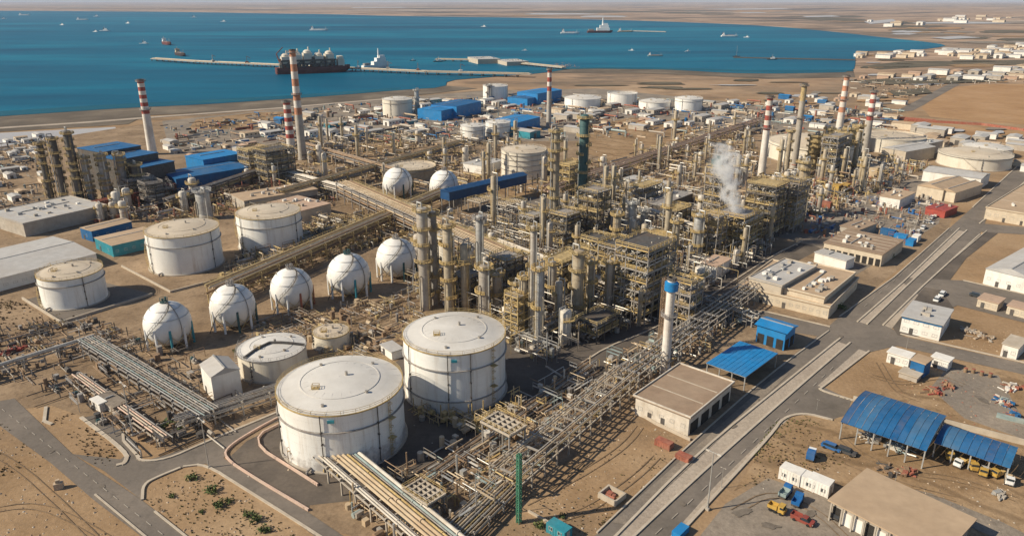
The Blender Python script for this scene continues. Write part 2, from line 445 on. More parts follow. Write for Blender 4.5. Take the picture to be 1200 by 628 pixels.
# ground: one sheet to the horizon, finely cut near by so that it can undulate, flat under the works
def ground():
    b = MB()
    X = [-60000, -20000, -9000, -5000, -3000, -1500, -700, 0, 700, 1200, 1700, 2200, 2700, 3300, 4000, 5000, 7000, 10000, 20000, 60000]
    Y = [-3000, -500, 100, 600, 1000, 1400, 1700, 2000, 2300, 2700, 3200, 4000, 5000, 6500, 9000, 13000, 20000, 32000, 60000]
    nx = len(X)
    for y in Y:
        for x in X:
            z = 0.0
            if y > 4000 and x > 1000 + 0.25 * y:            # low rises inland on the right
                z = min(45, (x - 1000 - 0.25 * y) * 0.03) * (0.5 + 0.5 * noise.noise(Vector((x * 0.0012, y * 0.0009, 0))))
            if y > 25000: z = 10 + 70 * abs(noise.noise(Vector((x * 0.00012, y * 0.0001, 3))))
            b.v.append((x, y, max(0, z)))
    for j in range(len(Y) - 1):
        for i in range(nx - 1):
            b.f.append((j * nx + i, j * nx + i + 1, (j + 1) * nx + i + 1, (j + 1) * nx + i)); b.m.append(0)
    o = b.build('ground', 'desert'); o['kind'] = 'structure'
ground()

SHORE = [(-420, 172), (-100, 145), (0, 137), (60, 133), (150, 127), (240, 123), (300, 119), (400, 112), (470, 106), (522, 103), (524, 95), (560, 92), (640, 86),
         (668, 81), (720, 80), (800, 83), (850, 86), (900, 87), (960, 86), (1000, 85), (1003, 72), (1001, 62), (1020, 60), (1062, 60), (1095, 57), (1112, 53.5), (1080, 49), (1040, 45), (1010, 41.5),
         (960, 36), (900, 31), (840, 28), (760, 25), (680, 23), (600, 21), (520, 20), (450, 19), (380, 17), (300, 16), (220, 14.6), (150, 14), (70, 13.4), (0, 13), (-120, 13.0), (-420, 13.2)]
sheet('sea', smooth_line(P(SHORE), True, 1), 'sea_water', 0.5)
sheet('shallow_water', smooth_line(P([(-420, 171), (0, 136.5), (150, 126.5), (300, 118.5), (400, 111.5), (470, 105.5), (470, 103), (400, 108.5), (300, 115), (150, 122), (0, 131), (-420, 160)]), True, 1), 'sea_shallow', 0.53)
sheet('shallow_water', smooth_line(P([(522, 94), (640, 85.5), (668, 80.6), (800, 82.5), (900, 86.5), (1000, 84.5), (1000, 82), (900, 83.5), (800, 80.5), (668, 79), (600, 85.5), (522, 92.5)]), True, 1), 'sea_shallow', 0.53)
sheet('beach', P([(-420, 173), (0, 136), (240, 121.5), (400, 111), (523, 101), (560, 104), (480, 113), (400, 121), (300, 129), (170, 136), (150, 146), (0, 155), (-420, 195)]), 'beach_dark', 0.25)
sheet('beach', P([(640, 86.5), (670, 79), (760, 80), (850, 85), (1000, 84), (1002, 91), (900, 93), (800, 88), (730, 86), (680, 86)]), 'beach_dark', 0.25)
sheet('salt_pond', P([(-300, 171), (0, 156), (60, 153), (135, 149), (140, 160), (100, 164), (0, 172), (-300, 190)]), 'salt_pale', 0.12)
strip('shore_road', [(-300, 172), (0, 150.5), (100, 144), (190, 137), (330, 127), (470, 115)], 9, 0.3, 'median_dust')['kind'] = 'structure'
for px in ([(1010, 78), (1060, 72), (1130, 72), (1230, 70), (1230, 76), (1100, 78), (1030, 82)],):
    sheet('scrubland', P(px), 'scrub_dark', 0.2)
sheet('field', P([(1080, 126), (1112, 103), (1150, 99), (1250, 98), (1260, 150), (1150, 143), (1090, 137)]), 'sand_orange', 0.08)
sheet('field', P([(1030, 150), (1060, 142), (1260, 160), (1260, 172), (1190, 160), (1100, 160)]), 'sand_orange', 0.08)
sheet('works_ground', P([(-160, 500), (-160, 190), (0, 172), (190, 142), (420, 118), (560, 106), (700, 104), (880, 125), (1040, 165), (1130, 200), (1112, 268), (984, 371),
                        (905, 440), (811, 520), (745, 470), (610, 590), (560, 660), (380, 620), (240, 545), (160, 510), (60, 475)]), 'plant_ground', 0.03)
sheet('coast_yard', P([(190, 142), (420, 119), (560, 107), (700, 104), (880, 122), (1000, 150), (700, 165), (420, 168), (200, 182)]), 'gravel_grey', 0.06)
sheet('dirt_lot', P([(676, 150), (740, 138), (800, 142), (830, 150), (770, 172), (720, 190), (680, 178)]), 'sand', 0.07)
sheet('dirt_lot', P([(560, 205), (586, 214), (640, 214), (650, 228), (600, 232), (560, 220)]), 'sand', 0.07)
sheet('dirt_lot', P([(390, 175), (440, 170), (480, 178), (430, 190)]), 'sand', 0.07)
sheet('dirt_lot', P([(230, 140), (300, 132), (380, 130), (350, 145), (290, 152), (220, 152)]), 'sand', 0.07)
sheet('paved_yard', P([(600, 475), (640, 440), (700, 408), (770, 383), (830, 343), (900, 298), (945, 282), (965, 290), (905, 322), (872, 345), (850, 366), (790, 402), (720, 433), (660, 470), (620, 500)]), 'asphalt_dark', 0.06)
sheet('paved_yard', P([(300, 515), (337, 494), (420, 452), (470, 420), (640, 380), (720, 330), (830, 250), (880, 270), (900, 300), (830, 345), (770, 385), (700, 410), (640, 445), (560, 520), (470, 580), (361, 592), (355, 560)]), 'asphalt_dark', 0.05)
sheet('paved_yard', P([(28, 352), (110, 328), (180, 345), (72, 379)]), 'asphalt', 0.06)
sheet('paved_yard', P([(560, 240), (700, 220), (760, 270), (700, 300), (600, 285)]), 'asphalt', 0.055)
sheet('paved_yard', P([(880, 270), (980, 240), (1080, 205), (1110, 225), (1100, 262), (1040, 300), (990, 330), (960, 290)]), 'gravel_grey', 0.055)
sheet('paved_yard', P([(264, 540), (290, 516), (338, 493), (400, 480), (420, 560), (372, 572), (361, 597), (300, 562)]), 'asphalt_dark', 0.055)
sheet('yard', P([(820, 628), (850, 590), (900, 560), (990, 590), (1080, 640), (1000, 680), (800, 660)]), 'gravel_grey', 0.02)
sheet('yard', P([(930, 475), (1000, 468), (1200, 430), (1300, 470), (1300, 640), (1150, 640), (1010, 575), (905, 552), (860, 575)]), 'sand', 0.01)
sheet('yard', P([(1110, 430), (1170, 440), (1215, 520), (1130, 490), (1090, 455)]), 'gravel_grey', 0.03)

for q in ([(1012, 26), (1046, 23), (1052, 26), (1020, 29)], [(1170, 19), (1210, 17), (1230, 19), (1180, 21)], [(940, 19.5), (975, 18.5), (985, 20), (945, 21)], [(820, 11.0), (905, 10.2), (960, 10.8), (860, 12)], [(410, 9.2), (470, 8.8), (480, 9.6), (415, 10)], [(1090, 45), (1125, 43), (1150, 45), (1110, 47)]):
    sheet('salt_flat', P(q), 'salt_pale', 1.5)
for q in ([(1000, 96), (1040, 93), (1120, 92), (1180, 96), (1100, 99), (1040, 100)], [(1130, 84), (1180, 82), (1215, 85), (1140, 88)], [(935, 22), (970, 20.5), (1010, 23), (960, 25)], [(600, 13.5), (700, 12.5), (780, 14), (690, 15.5)], [(1040, 108), (1085, 104), (1092, 110), (1050, 114)]):
    sheet('scrubland', P(q), 'scrub_dark', 1.0)
# scrub, ploughed strips and pale salt crust on the far plains, each with a ragged outline
def plain_strips(boxes, n, seed):
    g = random.Random(seed)
    for _ in range(n):
        x0, y0, x1, y1, w0, w1, t0, t1 = g.choice(boxes); cx, cy = g.uniform(x0, x1), g.uniform(y0, y1); w, t = g.uniform(w0, w1), g.uniform(t0, t1); k = g.random() * 9; N = 22
        q = [(cx + cos(2 * pi * i / N) * w * (1 + .5 * noise.noise(Vector((cos(2 * pi * i / N) * 1.7, sin(2 * pi * i / N) * 1.7, k)))), cy + sin(2 * pi * i / N) * t * (1 + .6 * noise.noise(Vector((cos(2 * pi * i / N) * 2, sin(2 * pi * i / N) * 2, k + 5))))) for i in range(N)]
        sheet('plain_strip', P(q), g.choice(('scrub_dark', 'scrub_dark', 'sand_orange', 'gravel_grey', 'salt_pale', 'sand', 'scrub_dark')), .55)
plain_strips([(1020, 88, 1200, 99, 6, 30, .6, 1.8), (1115, 62, 1200, 80, 8, 40, .5, 1.6), (1010, 62, 1060, 80, 5, 16, .4, 1.0), (1120, 34, 1200, 54, 10, 45, .5, 1.8), (1050, 30, 1120, 42, 8, 30, .4, 1.2), (960, 14, 1200, 30, 12, 70, .4, 1.5),
              (0, 7.5, 900, 11.5, 15, 90, .25, .7), (600, 12, 960, 20, 12, 60, .3, .9), (650, 92, 1000, 106, 8, 34, .5, 1.5), (900, 108, 1060, 122, 5, 22, .5, 1.6), (1060, 152, 1200, 164, 6, 22, .5, 1.6)], 130, 5)
# roads: edges given as photo points
def road(px, m='asphalt', z=0.09, name='road', sm=0): return sheet(name, smooth_line(P(px), True, sm) if sm else P(px), m, z)
road([(960, 392), (984, 397), (918, 450), (815, 533), (718, 632), (690, 650), (672, 650), (705, 620), (811, 518), (900, 440)])
road([(996, 402), (1008, 408), (958, 452), (840, 567), (782, 632), (760, 650), (722, 650), (735, 636), (832, 545), (940, 450)])
sheet('median_strip', P([(982, 396), (996, 402), (940, 450), (832, 545), (735, 636), (722, 650), (690, 650), (718, 632), (815, 533), (918, 450)]), 'median_dust', 0.10)
sheet('verge', P([(1008, 408), (1018, 412), (966, 454), (905, 508), (848, 570), (790, 632), (770, 650), (760, 650), (782, 632), (840, 567), (958, 452)]), 'median_dust', 0.085)
road([(957, 452), (966, 454), (998, 469), (992, 486), (974, 492), (942, 484), (917, 490), (905, 508), (930, 478)], name='side_road')
road([(960, 392), (984, 371), (1035, 379), (1056, 392), (1052, 405), (1018, 413), (1000, 407)], z=0.11, name='road_junction')
road([(850, 362), (900, 366), (972, 383), (984, 371), (960, 394), (900, 385), (850, 378)], z=0.10, name='cross_road')
road([(1054, 393), (1200, 426), (1320, 453), (1320, 470), (1200, 439), (1050, 405)], name='cross_road')
road([(984, 371), (1048, 325), (1112, 268), (1124, 268), (1058, 331), (1005, 377)], z=0.10)
sheet('median_strip', P([(1005, 377), (1058, 331), (1124, 268), (1133, 270), (1066, 332), (1016, 380)]), 'median_dust', 0.105)
road([(1016, 380), (1066, 332), (1133, 270), (1148, 275), (1082, 335), (1035, 381)], z=0.10)
sheet('verge', P([(1035, 381), (1082, 335), (1148, 275), (1156, 278), (1093, 338), (1045, 385)]), 'median_dust', 0.095)
road([(1112, 268), (1148, 275), (1157, 255), (1200, 214), (1255, 170), (1232, 166), (1190, 197), (1140, 243)], z=0.11)
road([(1093, 338), (1090, 328), (1118, 303), (1156, 271), (1170, 273), (1132, 303), (1112, 330)], 'asphalt_dark', 0.085, 'service_road')
road([(1148, 262), (1200, 266), (1300, 275), (1300, 283), (1200, 275), (1150, 272)], z=0.10, name='cross_road')
road([(1050, 325), (1130, 329), (1200, 345), (1330, 372), (1330, 405), (1200, 378), (1122, 358), (1112, 362), (1075, 345)], z=0.10, name='cross_road')
sheet('parking_lot', P([(1083, 337), (1103, 340), (1118, 362), (1090, 395), (1052, 393), (1046, 384)]), 'asphalt_dark', 0.075)
road([(-80, 425), (0, 470), (17, 467), (85, 532), (165, 585), (228, 634), (260, 660), (205, 660), (165, 628), (110, 586), (60, 543), (-10, 492), (-80, 450)], 'asphalt', 0.09)
road([(122, 552), (85, 532), (167, 541), (235, 521), (300, 494), (336, 480), (340, 488), (303, 503), (272, 522), (241, 543), (210, 549), (170, 568), (165, 585)], z=0.10, name='side_road')
road([(241, 543), (272, 522), (262, 537), (300, 563), (361, 600), (420, 640), (385, 640), (330, 600), (285, 572)], z=0.105, name='service_road')
road([(96, 490), (112, 486), (160, 518), (164, 541), (140, 540), (148, 532), (120, 508)], z=0.095, name='service_road')
road([(560, 293), (582, 274), (640, 286), (745, 308), (735, 322), (640, 302)], z=0.08, name='service_road')
road([(985, 130), (1055, 128), (1115, 97), (1125, 99), (1070, 130), (1000, 137)], z=0.12, name='far_road')
road([(995, 575), (1012, 560), (1090, 578), (1175, 612), (1230, 640), (1190, 640), (1130, 615)], 'gravel_grey', 0.07, 'yard_road')

def kerb(px, w=0.55, h=0.14, m='concrete_pale', name='kerb'):
    o = strip(name, px, w, h + .16, m, 0.04, sm=len(px) > 3); o['kind'] = 'structure'
kerb([(971, 388), (900, 440), (811, 518), (760, 567), (700, 624)], 0.35)
kerb([(984, 397), (918, 450), (815, 533), (718, 632)]); kerb([(996, 402), (940, 450), (832, 545), (735, 636)])
kerb([(1018, 412), (964, 454), (959, 457), (998, 469)]); kerb([(974, 492), (942, 484), (917, 490), (905, 508), (848, 570), (790, 632)], 0.7)
kerb([(984, 371), (1048, 325), (1112, 268)], 0.4); kerb([(1005, 377), (1058, 331), (1124, 268)]); kerb([(1016, 380), (1066, 332), (1133, 270)]); kerb([(1035, 381), (1082, 335), (1148, 275)])
kerb([(1056, 392), (1200, 425), (1320, 452)], 0.5); kerb([(1140, 243), (1190, 197), (1232, 166)], 0.6); kerb([(1148, 262), (1157, 255), (1200, 214)], 0.6)
kerb([(850, 362), (900, 366), (972, 383)], 0.4); kerb([(1129, 329), (1200, 345), (1320, 370)], 0.4); kerb([(1118, 303), (1156, 271)], 0.4)
kerb([(96, 490), (150, 531), (147, 543), (139, 545)], 0.9); kerb([(54, 478), (52, 494), (60, 497)], 0.8)
kerb([(167, 585), (168, 568), (185, 559), (210, 549)], 0.6); kerb([(160, 533), (164, 541), (195, 539), (235, 521), (300, 494), (340, 477)], 0.6)
kerb([(216, 547), (241, 544), (285, 572), (330, 600), (380, 632)], 0.55); kerb([(112, 580), (160, 620), (190, 645)], 0.35); kerb([(182, 600), (222, 632)], 0.4)
kerb([(144, 507), (145, 517), (163, 536)], 0.6)
kerb([(700, 455), (668, 480), (640, 500)], 0.4); kerb([(905, 322), (872, 345), (850, 362)], 0.6); kerb([(630, 480), (690, 415), (770, 385), (833, 347), (905, 300), (940, 283)], 0.5)
strip('pink_kerb', [(582, 272), (640, 284), (748, 307)], 1.1, 0.25, 'bund_pink')['kind'] = 'structure'

def dashes(px, n, w=0.11, frac=0.4):
    p = P(px); p, q = p[0], p[1]; d = (q - p); a = math.atan2(d.y, d.x); b = MB()
    for i in range(n):
        c = p.lerp(q, (i + 0.5) / n); b.box(c.x, c.y, 0.232, d.length / n * frac, w, 0.012, a)
    b.build('road_marking', 'concrete', smooth=False)['kind'] = 'structure'
dashes([(979, 428), (762, 632)], 16, 0.14); dashes([(0, 478), (195, 630)], 18, 0.14)
dashes([(1060, 400), (1200, 433)], 9); dashes([(1010, 362), (1118, 268)], 16)

# tyre-worn lanes on the main road, slightly paler than the asphalt
for px in ([(905, 444), (925, 438), (735, 615), (716, 612)],):
    sheet('worn_lane', P(px), 'gravel_grey', 0.094)

def tracks(px, gap=1.7, w=.38, m='gravel_grey'):
    c = smooth_line(P(px))
    for s in (-1, 1):
        L = []; Rr = []
        for i, p in enumerate(c):
            d = (c[min(i + 1, len(c) - 1)] - c[max(i - 1, 0)]).normalized(); n = Vector((-d.y, d.x))
            wob = w * (.6 + .5 * noise.noise(Vector((p.x * .3, p.y * .3, s))))
            L.append(p + n * (s * gap / 2 + wob / 2)); Rr.append(p + n * (s * gap / 2 - wob / 2))
        b = MB(); SH[0] += 1; k = len(L)
        b.v = [(p.x, p.y, .01 + SH[0] * .0025) for p in L] + [(p.x, p.y, .01 + SH[0] * .0025) for p in Rr]
        for i in range(k - 1): b.f.append((i, i + 1, k + i + 1, k + i)); b.m.append(0)
        b.build('wheel_track', m, smooth=False)['kind'] = 'structure'
tracks([(615, 590), (655, 570), (700, 545), (735, 520), (750, 500)], m='track_dark'); tracks([(650, 610), (690, 598), (745, 560), (770, 535)], m='track_dark'); tracks([(640, 572), (662, 560), (690, 540)], m='track_dark')
tracks([(985, 512), (1010, 535), (1070, 556), (1120, 560), (1190, 585)], m='track_dark'); tracks([(960, 530), (1000, 545), (1060, 570), (1120, 585)], m='track_dark'); tracks([(1020, 440), (1060, 452), (1100, 440), (1130, 452)], m='track_dark'); tracks([(1030, 425), (1050, 460), (1080, 470)], m='track_dark')
tracks([(-30, 520), (20, 545), (70, 590), (110, 630)], m='track_dark'); tracks([(-20, 600), (40, 590), (90, 610), (140, 640)], m='track_dark'); tracks([(860, 600), (905, 575), (960, 600), (1000, 640)], m='track_dark')
# spills and damp patches with a ragged edge of their own
def patch(px, py, r, m, seed, el=.5):
    g = random.Random(seed); c = at(px, py); a = g.uniform(0, 3); pts = []
    for i in range(26):
        th = 2 * pi * i / 26; q = r * (1 + .45 * noise.noise(Vector((cos(th) * 1.4, sin(th) * 1.4, seed * 7.3))) + .15 * g.uniform(-1, 1)); x, y = cos(th) * q, sin(th) * q * el
        pts.append(c + Vector((x * cos(a) - y * sin(a), x * sin(a) + y * cos(a))))
    sheet('ground_stain', pts, m, .045)
for i, (px, py, r, m) in enumerate([(870, 600, 2.2, 'oil_stain'), (902, 616, 1.6, 'oil_stain'), (950, 602, 1.5, 'oil_stain'), (860, 500, 1.0, 'oil_stain'), (800, 590, 1.0, 'oil_stain'), (120, 570, .9, 'oil_stain'), (60, 530, .8, 'oil_stain'),
        (985, 395, 1.4, 'oil_stain'), (890, 470, .9, 'oil_stain'), (1150, 468, 2.0, 'oil_stain'), (930, 590, 1.2, 'oil_stain'), (1150, 362, 1.6, 'oil_stain')]): patch(px, py, r, m, i + 1)
# low bund walls round the tank yards
def bund(px, label, h=0.9, w=0.5, m='bund_pink', group=None):
    o = strip('bund_wall', px, w, h, m, sm=len(px) > 3); tag(o, label, 'low wall', group); return o
bund([(338, 493), (290, 517), (352, 556), (372, 569)], 'inner pink bund wall hugging the nearest white tank', 0.7, 0.35)
bund([(334, 486), (300, 504), (268, 524), (262, 537), (300, 562), (361, 598)], 'outer pink bund wall along the service road by the nearest tank', 0.6, 0.4)
bund([(27, 351), (72, 379), (178, 346)], 'pale bund wall round the small white tank at the far left', 0.9, 0.5, 'concrete_pale')
bund([(143, 313), (200, 343), (270, 325)], 'pale low wall in front of the tan roofed tank by the teal sheds', 0.8, 0.45, 'concrete_pale')
bund([(640, 430), (668, 448), (700, 437)], 'thin grey wall across the dark yard behind the second big tank', 0.5, 0.35, 'concrete')
bund([(1095, 143), (1060, 140), (1000, 141)], 'reddish wall at the edge of the orange field on its near side', 2.0, 1.2, 'rust_red')
bund([(1060, 142), (1150, 147), (1260, 162)], 'long reddish wall below the orange field', 2.0, 1.2, 'rust_red')
bund([(1000, 470), (1190, 519), (1260, 536)], 'pale yard wall behind the two blue barrel roofs', 1.6, 0.3, 'concrete_pale')
bund([(1168, 489), (1200, 497), (1260, 512)], 'low pale blue fence behind the scrap yard at the right edge', 1.4, 0.3, 'pipe_teal')
bund([(740, 480), (768, 497), (808, 516)], 'pale wall in front of the brown roofed building', 0.8, 0.4, 'concrete_pale')
bund([(620, 600), (645, 614), (655, 622)], 'short pale wall beside the teal van on the sand', 0.5, 0.4, 'concrete_pale')

# ------------------------------------------------------------------ tanks, spheres, stacks, columns
def tank(label, xl, xr, yb, yl, shell='tank_white', roof='tank_roof', rings=(0.72,), rim='mustard', stair=-1.2, fit=True, group=None, n=56, flat=False, pipes=2, lad=None):
    cx = (xl + xr) / 2
    f = at(cx, yb); h = height(f, yl)
    r = (xr - xl) / 2 * depth(f, h / 2) / FOC
    r *= 1 + r / depth(f) * 0.5
    c = f + f.normalized() * r
    busy(c.x, c.y, r + 1.5)
    t = thing('storage_tank', label, 'storage tank', c, 0, group)
    MB().lathe(0, 0, [(r + 0.6, 0), (r + 0.6, 0.35), (r, 0.36)], n).build('base_pad', 'concrete', t)
    b = MB(); k = 7
    for i in range(k):
        rr = r - 0.012 * i
        b.lathe(0, 0, [(rr, 0.3 + (h - 0.3) * i / k), (rr, 0.3 + (h - 0.3) * (i + 1) / k)], n)
    b.build('shell', shell, t)
    rise = 0.02 * r if flat else 0.13 * r
    if flat:
        MB().lathe(0, 0, [(r, h), (r - 0.25, h), (r - 0.25, h - 0.9), (r * 0.6, h - 0.95), (0.01, h - 0.8)], n).build('roof', roof, t)
    else:
        MB().lathe(0, 0, [(r + 0.05, h)] + [(max(0.01, r * (1 - q)), h + rise * (1 - (1 - q) ** 2)) for q in (0.0, 0.25, 0.26, 0.5, 0.75, 0.995)], n).build('roof', roof, t)
    for q in rings:
        MB().lathe(0, 0, [(r, h * q), (r + 0.42, h * q + 0.03), (r + 0.42, h * q + 0.2), (r, h * q + 0.22)], n).build('wind_girder', 'steel_grey', t)
    MB().lathe(0, 0, [(r - 0.02, h - 0.22), (r + 0.18, h - 0.22), (r + 0.18, h + 0.06), (r - 0.03, h + 0.07)], n).build('rim', rim, t)
    pts = [(cos(2 * pi * i / 28) * (r + 0.1), sin(2 * pi * i / 28) * (r + 0.1), h + 0.05) for i in range(28)]
    MB().rail(pts, 1.0, max(1.6, r / 7), True, 0.05 + 0.0012 * r).build('railing', rim, t)
    if stair is not None:
        b = MB(); m = max(10, int(h / 0.45)); sw = 1.25 * h / r
        P0 = None
        for i in range(m + 1):
            a = stair - sw * i / m; z = 0.3 + (h - 0.3) * i / m
            b.box(cos(a) * (r + 0.5), sin(a) * (r + 0.5), z, 0.9, 0.42, 0.06, a)
            p = (cos(a) * (r + 0.95), sin(a) * (r + 0.95), z + 1.0)
            if P0:
                b.beam(P0, p, 0.07); q = Vector(p) - Vector((0, 0, 1.0)); q0 = Vector(P0) - Vector((0, 0, 1.0)); b.beam(q0, q, 0.09)
            if i % 3 == 0: b.beam((p[0], p[1], z), p, 0.06)
            P0 = p
        b.build('spiral_stair', rim if rim != 'tank_white' else 'steel_grey', t)
    if lad is not None:
        b = MB(); ca, sa = cos(lad), sin(lad)
        for s in (-.3, .3): b.beam((ca * (r + .35) - sa * s, sa * (r + .35) + ca * s, 0), (ca * (r + .35) - sa * s, sa * (r + .35) + ca * s, h + 1), .1)
        for i in range(int(h / .8)): b.beam((ca * (r + .35) + sa * .3, sa * (r + .35) - ca * .3, .8 * i + .6), (ca * (r + .35) - sa * .3, sa * (r + .35) + ca * .3, .8 * i + .6), .08)
        for i in range(int(h / 2)): b.lathe(ca * (r + .7), sa * (r + .7), [(.45, 2 * i + 2), (.5, 2 * i + 2.15)], 8)
        for q in (.35, .7): b.box(ca * (r + .8), sa * (r + .8), h * q, 1.5, 1.6, .12, lad)
        b.build('caged_ladder', rim, t)
    for j in range(pipes if isinstance(pipes, int) else len(pipes)):
        a = (-2.6 + 1.9 * j + 0.35 * (xl % 3)) if isinstance(pipes, int) else pipes[j]; b = MB()
        b.cyl((cos(a) * (r + 0.25), sin(a) * (r + 0.25), 0), (cos(a) * (r + 0.25), sin(a) * (r + 0.25), h), 0.12)
        for q in (0.25, 0.5, 0.7): b.box(cos(a) * (r + 0.2), sin(a) * (r + 0.2), h * q, 0.5, 0.35, 0.4, a)
        b.build('downpipe', 'steel_dark', t)
    if fit:
        b = MB(); b.cyl((0.1 * r, 0.05 * r, h), (0.1 * r, 0.05 * r, h + rise + 0.9), 0.35, n=10); b.build('roof_vent', 'cladding', t)
        zf = lambda s_: h + rise * (1 - s_ * s_)
        b = MB()
        for i in range(24): a_ = 2 * pi * i / 24; b.beam((cos(a_) * r * .97, sin(a_) * r * .97, zf(.97) + .0), (cos(a_) * r * .5, sin(a_) * r * .5, zf(.5) + .0), .1, .1)
        b.lathe(0, 0, [(r * .62, zf(.62)), (r * .62, zf(.62) + .09), (r * .64, zf(.64) + .09), (r * .64, zf(.64))], 40)
        b.build('roof_seams', roof, t)['kind'] = 'stuff'
        b = MB(); zz = h + rise * 0.78
        b.box(-r * 0.3, -r * 0.35, zz, 1.7, 1.2, 0.15); b.rail([(-r * 0.3 - 0.8, -r * 0.35 - 0.6, zz), (-r * 0.3 + 0.8, -r * 0.35 - 0.6, zz), (-r * 0.3 + 0.8, -r * 0.35 + 0.6, zz), (-r * 0.3 - 0.8, -r * 0.35 + 0.6, zz)], 1.0, 1, True, 0.08)
        b.build('gauge_platform', 'mustard', t)
        for q, s in ((0.9, 0.7), (2.3, 0.62), (4.6, 0.8), (5.6, 0.66)):
            MB().cyl((cos(q) * r * s, sin(q) * r * s, h), (cos(q) * r * s, sin(q) * r * s, h + rise * (1 - s * s) + 0.5), 0.38, n=10).build('manhole', 'cladding', t)
    if lad is not None:
        MB().box(cos(-1.5) * (r + .12), sin(-1.5) * (r + .12), h * .88, .25, 1.5, .7, -1.5).build('sign_plate', 'teal_sheet', t)
    b = MB(); b.cyl((cos(-1.9) * (r - 0.2), sin(-1.9) * (r - 0.2), 0.9), (cos(-1.9) * (r + 1.6), sin(-1.9) * (r + 1.6), 0.9), 0.3)
    b.cyl((cos(-1.9) * (r + 1.5), sin(-1.9) * (r + 1.5), 0.9), (cos(-1.9) * (r + 1.5), sin(-1.9) * (r + 1.5), 0.1), 0.3); b.build('inlet_pipe', 'steel_grey', t)
    return t, c, r, h

def sphere(label, cx, cy, rp, yb, teal='teal_dark'):
    g = at(cx, yb); r = .965 * rp * depth(g, 8) / FOC
    c = g + g.normalized() * r * 0.72
    lo, hi = r, 40
    for _ in range(30):
        m = (lo + hi) / 2
        if proj(c.x, c.y, m)[1] > cy: lo = m
        else: hi = m
    zc = lo; busy(c.x, c.y, r + 1)
    t = thing('gas_sphere', label, 'gas sphere', c, rnd.uniform(-0.2, 0.2), 'spherical gas tanks')
    MB().lathe(0, 0, [(max(0.02, r * sin(pi * i / 18)), zc - r * cos(pi * i / 18)) for i in range(19)], 36).build('shell', 'sphere_white', t)
    for i in range(10):
        a = 2 * pi * i / 10 + 0.2; m = 'boat_white' if i % 4 else teal
        MB().cyl((cos(a) * r * 0.98, sin(a) * r * 0.98, 0), (cos(a) * r * 0.98, sin(a) * r * 0.98, zc * 1.02), 0.38 * r / 7, n=10).build('leg', m, t)
    b = MB()
    for i in range(10):
        a, a2 = 2 * pi * i / 10 + 0.2, 2 * pi * (i + 1) / 10 + 0.2
        p, q = (cos(a) * r, sin(a) * r), (cos(a2) * r, sin(a2) * r)
        b.beam((*p, 0.4), (*q, zc * 0.72), 0.12); b.beam((*q, 0.4), (*p, zc * 0.72), 0.12)
    b.build('bracing', 'mustard', t)
    b = MB(); b.lathe(0, 0, [(0.02, zc + r), (1.25, zc + r + 0.02), (1.25, zc + r + 0.2), (0.02, zc + r + 0.22)], 12)
    b.rail([(cos(a) * 1.25, sin(a) * 1.25, zc + r + 0.2) for a in (0, 1.05, 2.1, 3.14, 4.2, 5.25)], 1.2, 1, True, 0.09); b.cyl((0.4, 0.3, zc + r), (0.4, 0.3, zc + r + 1.6), 0.3); b.cyl((-0.5, 0.1, zc + r), (-0.5, 0.1, zc + r + 1.2), 0.25)
    b.build('top_platform', 'steel_grey' if teal != 'teal_sheet' else 'teal_dark', t)
    b = MB(); pr = None
    for i in range(22):                                     # stair climbing round the front to the top
        q = i / 21; el = -0.15 + q * (pi / 2 - 0.05); a = -0.5 - 1.5 * (1 - q)
        p = Vector((cos(a) * cos(el) * (r + 0.45), sin(a) * cos(el) * (r + 0.45), zc + sin(el) * (r + 0.45)))
        if pr is not None:
            b.beam(pr, p, 0.42, 0.1); b.beam(pr + Vector((0, 0, 1)), p + Vector((0, 0, 1)), 0.08)
        if i % 2 == 0: b.beam(p, p + Vector((0, 0, 1)), 0.07)
        pr = p
    a = -0.5 - 1.5; b.tube([(cos(a) * (r + .4), sin(a) * (r + .4), zc - 0.15 * r), (cos(a - .35) * (r + 1.6), sin(a - .35) * (r + 1.6), 0)], 0.14)
    b.build('stair', 'steel_dark', t)
    b = MB(); pr = None
    for i in range(18):
        el = -pi / 2 + 0.5 + i * (pi - 0.55) / 17; p = Vector((cos(-0.55) * cos(el) * (r + 0.18), sin(-0.55) * cos(el) * (r + 0.18), zc + sin(el) * (r + 0.18)))
        if pr is not None: b.cyl(pr, p, 0.13, n=6)
        pr = p
    b.build('sprinkler_pipe', 'steel_grey', t)
    b = MB()
    for q in (0.62, 0.9): b.lathe(0, 0, [(r * q + 0.05, zc + r * math.sqrt(1 - q * q)), (r * q + 0.22, zc + r * math.sqrt(1 - q * q) + 0.02), (r * q + 0.1, zc + r * math.sqrt(1 - q * q) + 0.15)], 36)
    b.build('spray_ring', 'galvanised', t)
    MB().cyl((0, 0, 0), (0, 0, zc - r + 0.1), 0.25).build('drain_pipe', 'mustard', t)
    return t

def platform(b, x, y, z, r, a0, a1, w=1.3, n=8, t=0.09):
    """a curved grating with its handrail round a column"""
    b.lathe(x, y, [(r, z), (r + w, z), (r + w, z + 0.24), (r, z + 0.24)], n, a0, a1)
    pr = None
    for i in range(n + 1):
        a = a0 + (a1 - a0) * i / n; p = Vector((x + cos(a) * (r + w), y + sin(a) * (r + w), z))
        b.beam(p, p + Vector((0, 0, 1.15)), t)
        if pr is not None:
            for zz in (0.6, 1.15): b.beam(pr + Vector((0, 0, zz)), p + Vector((0, 0, zz)), t)
        pr = p

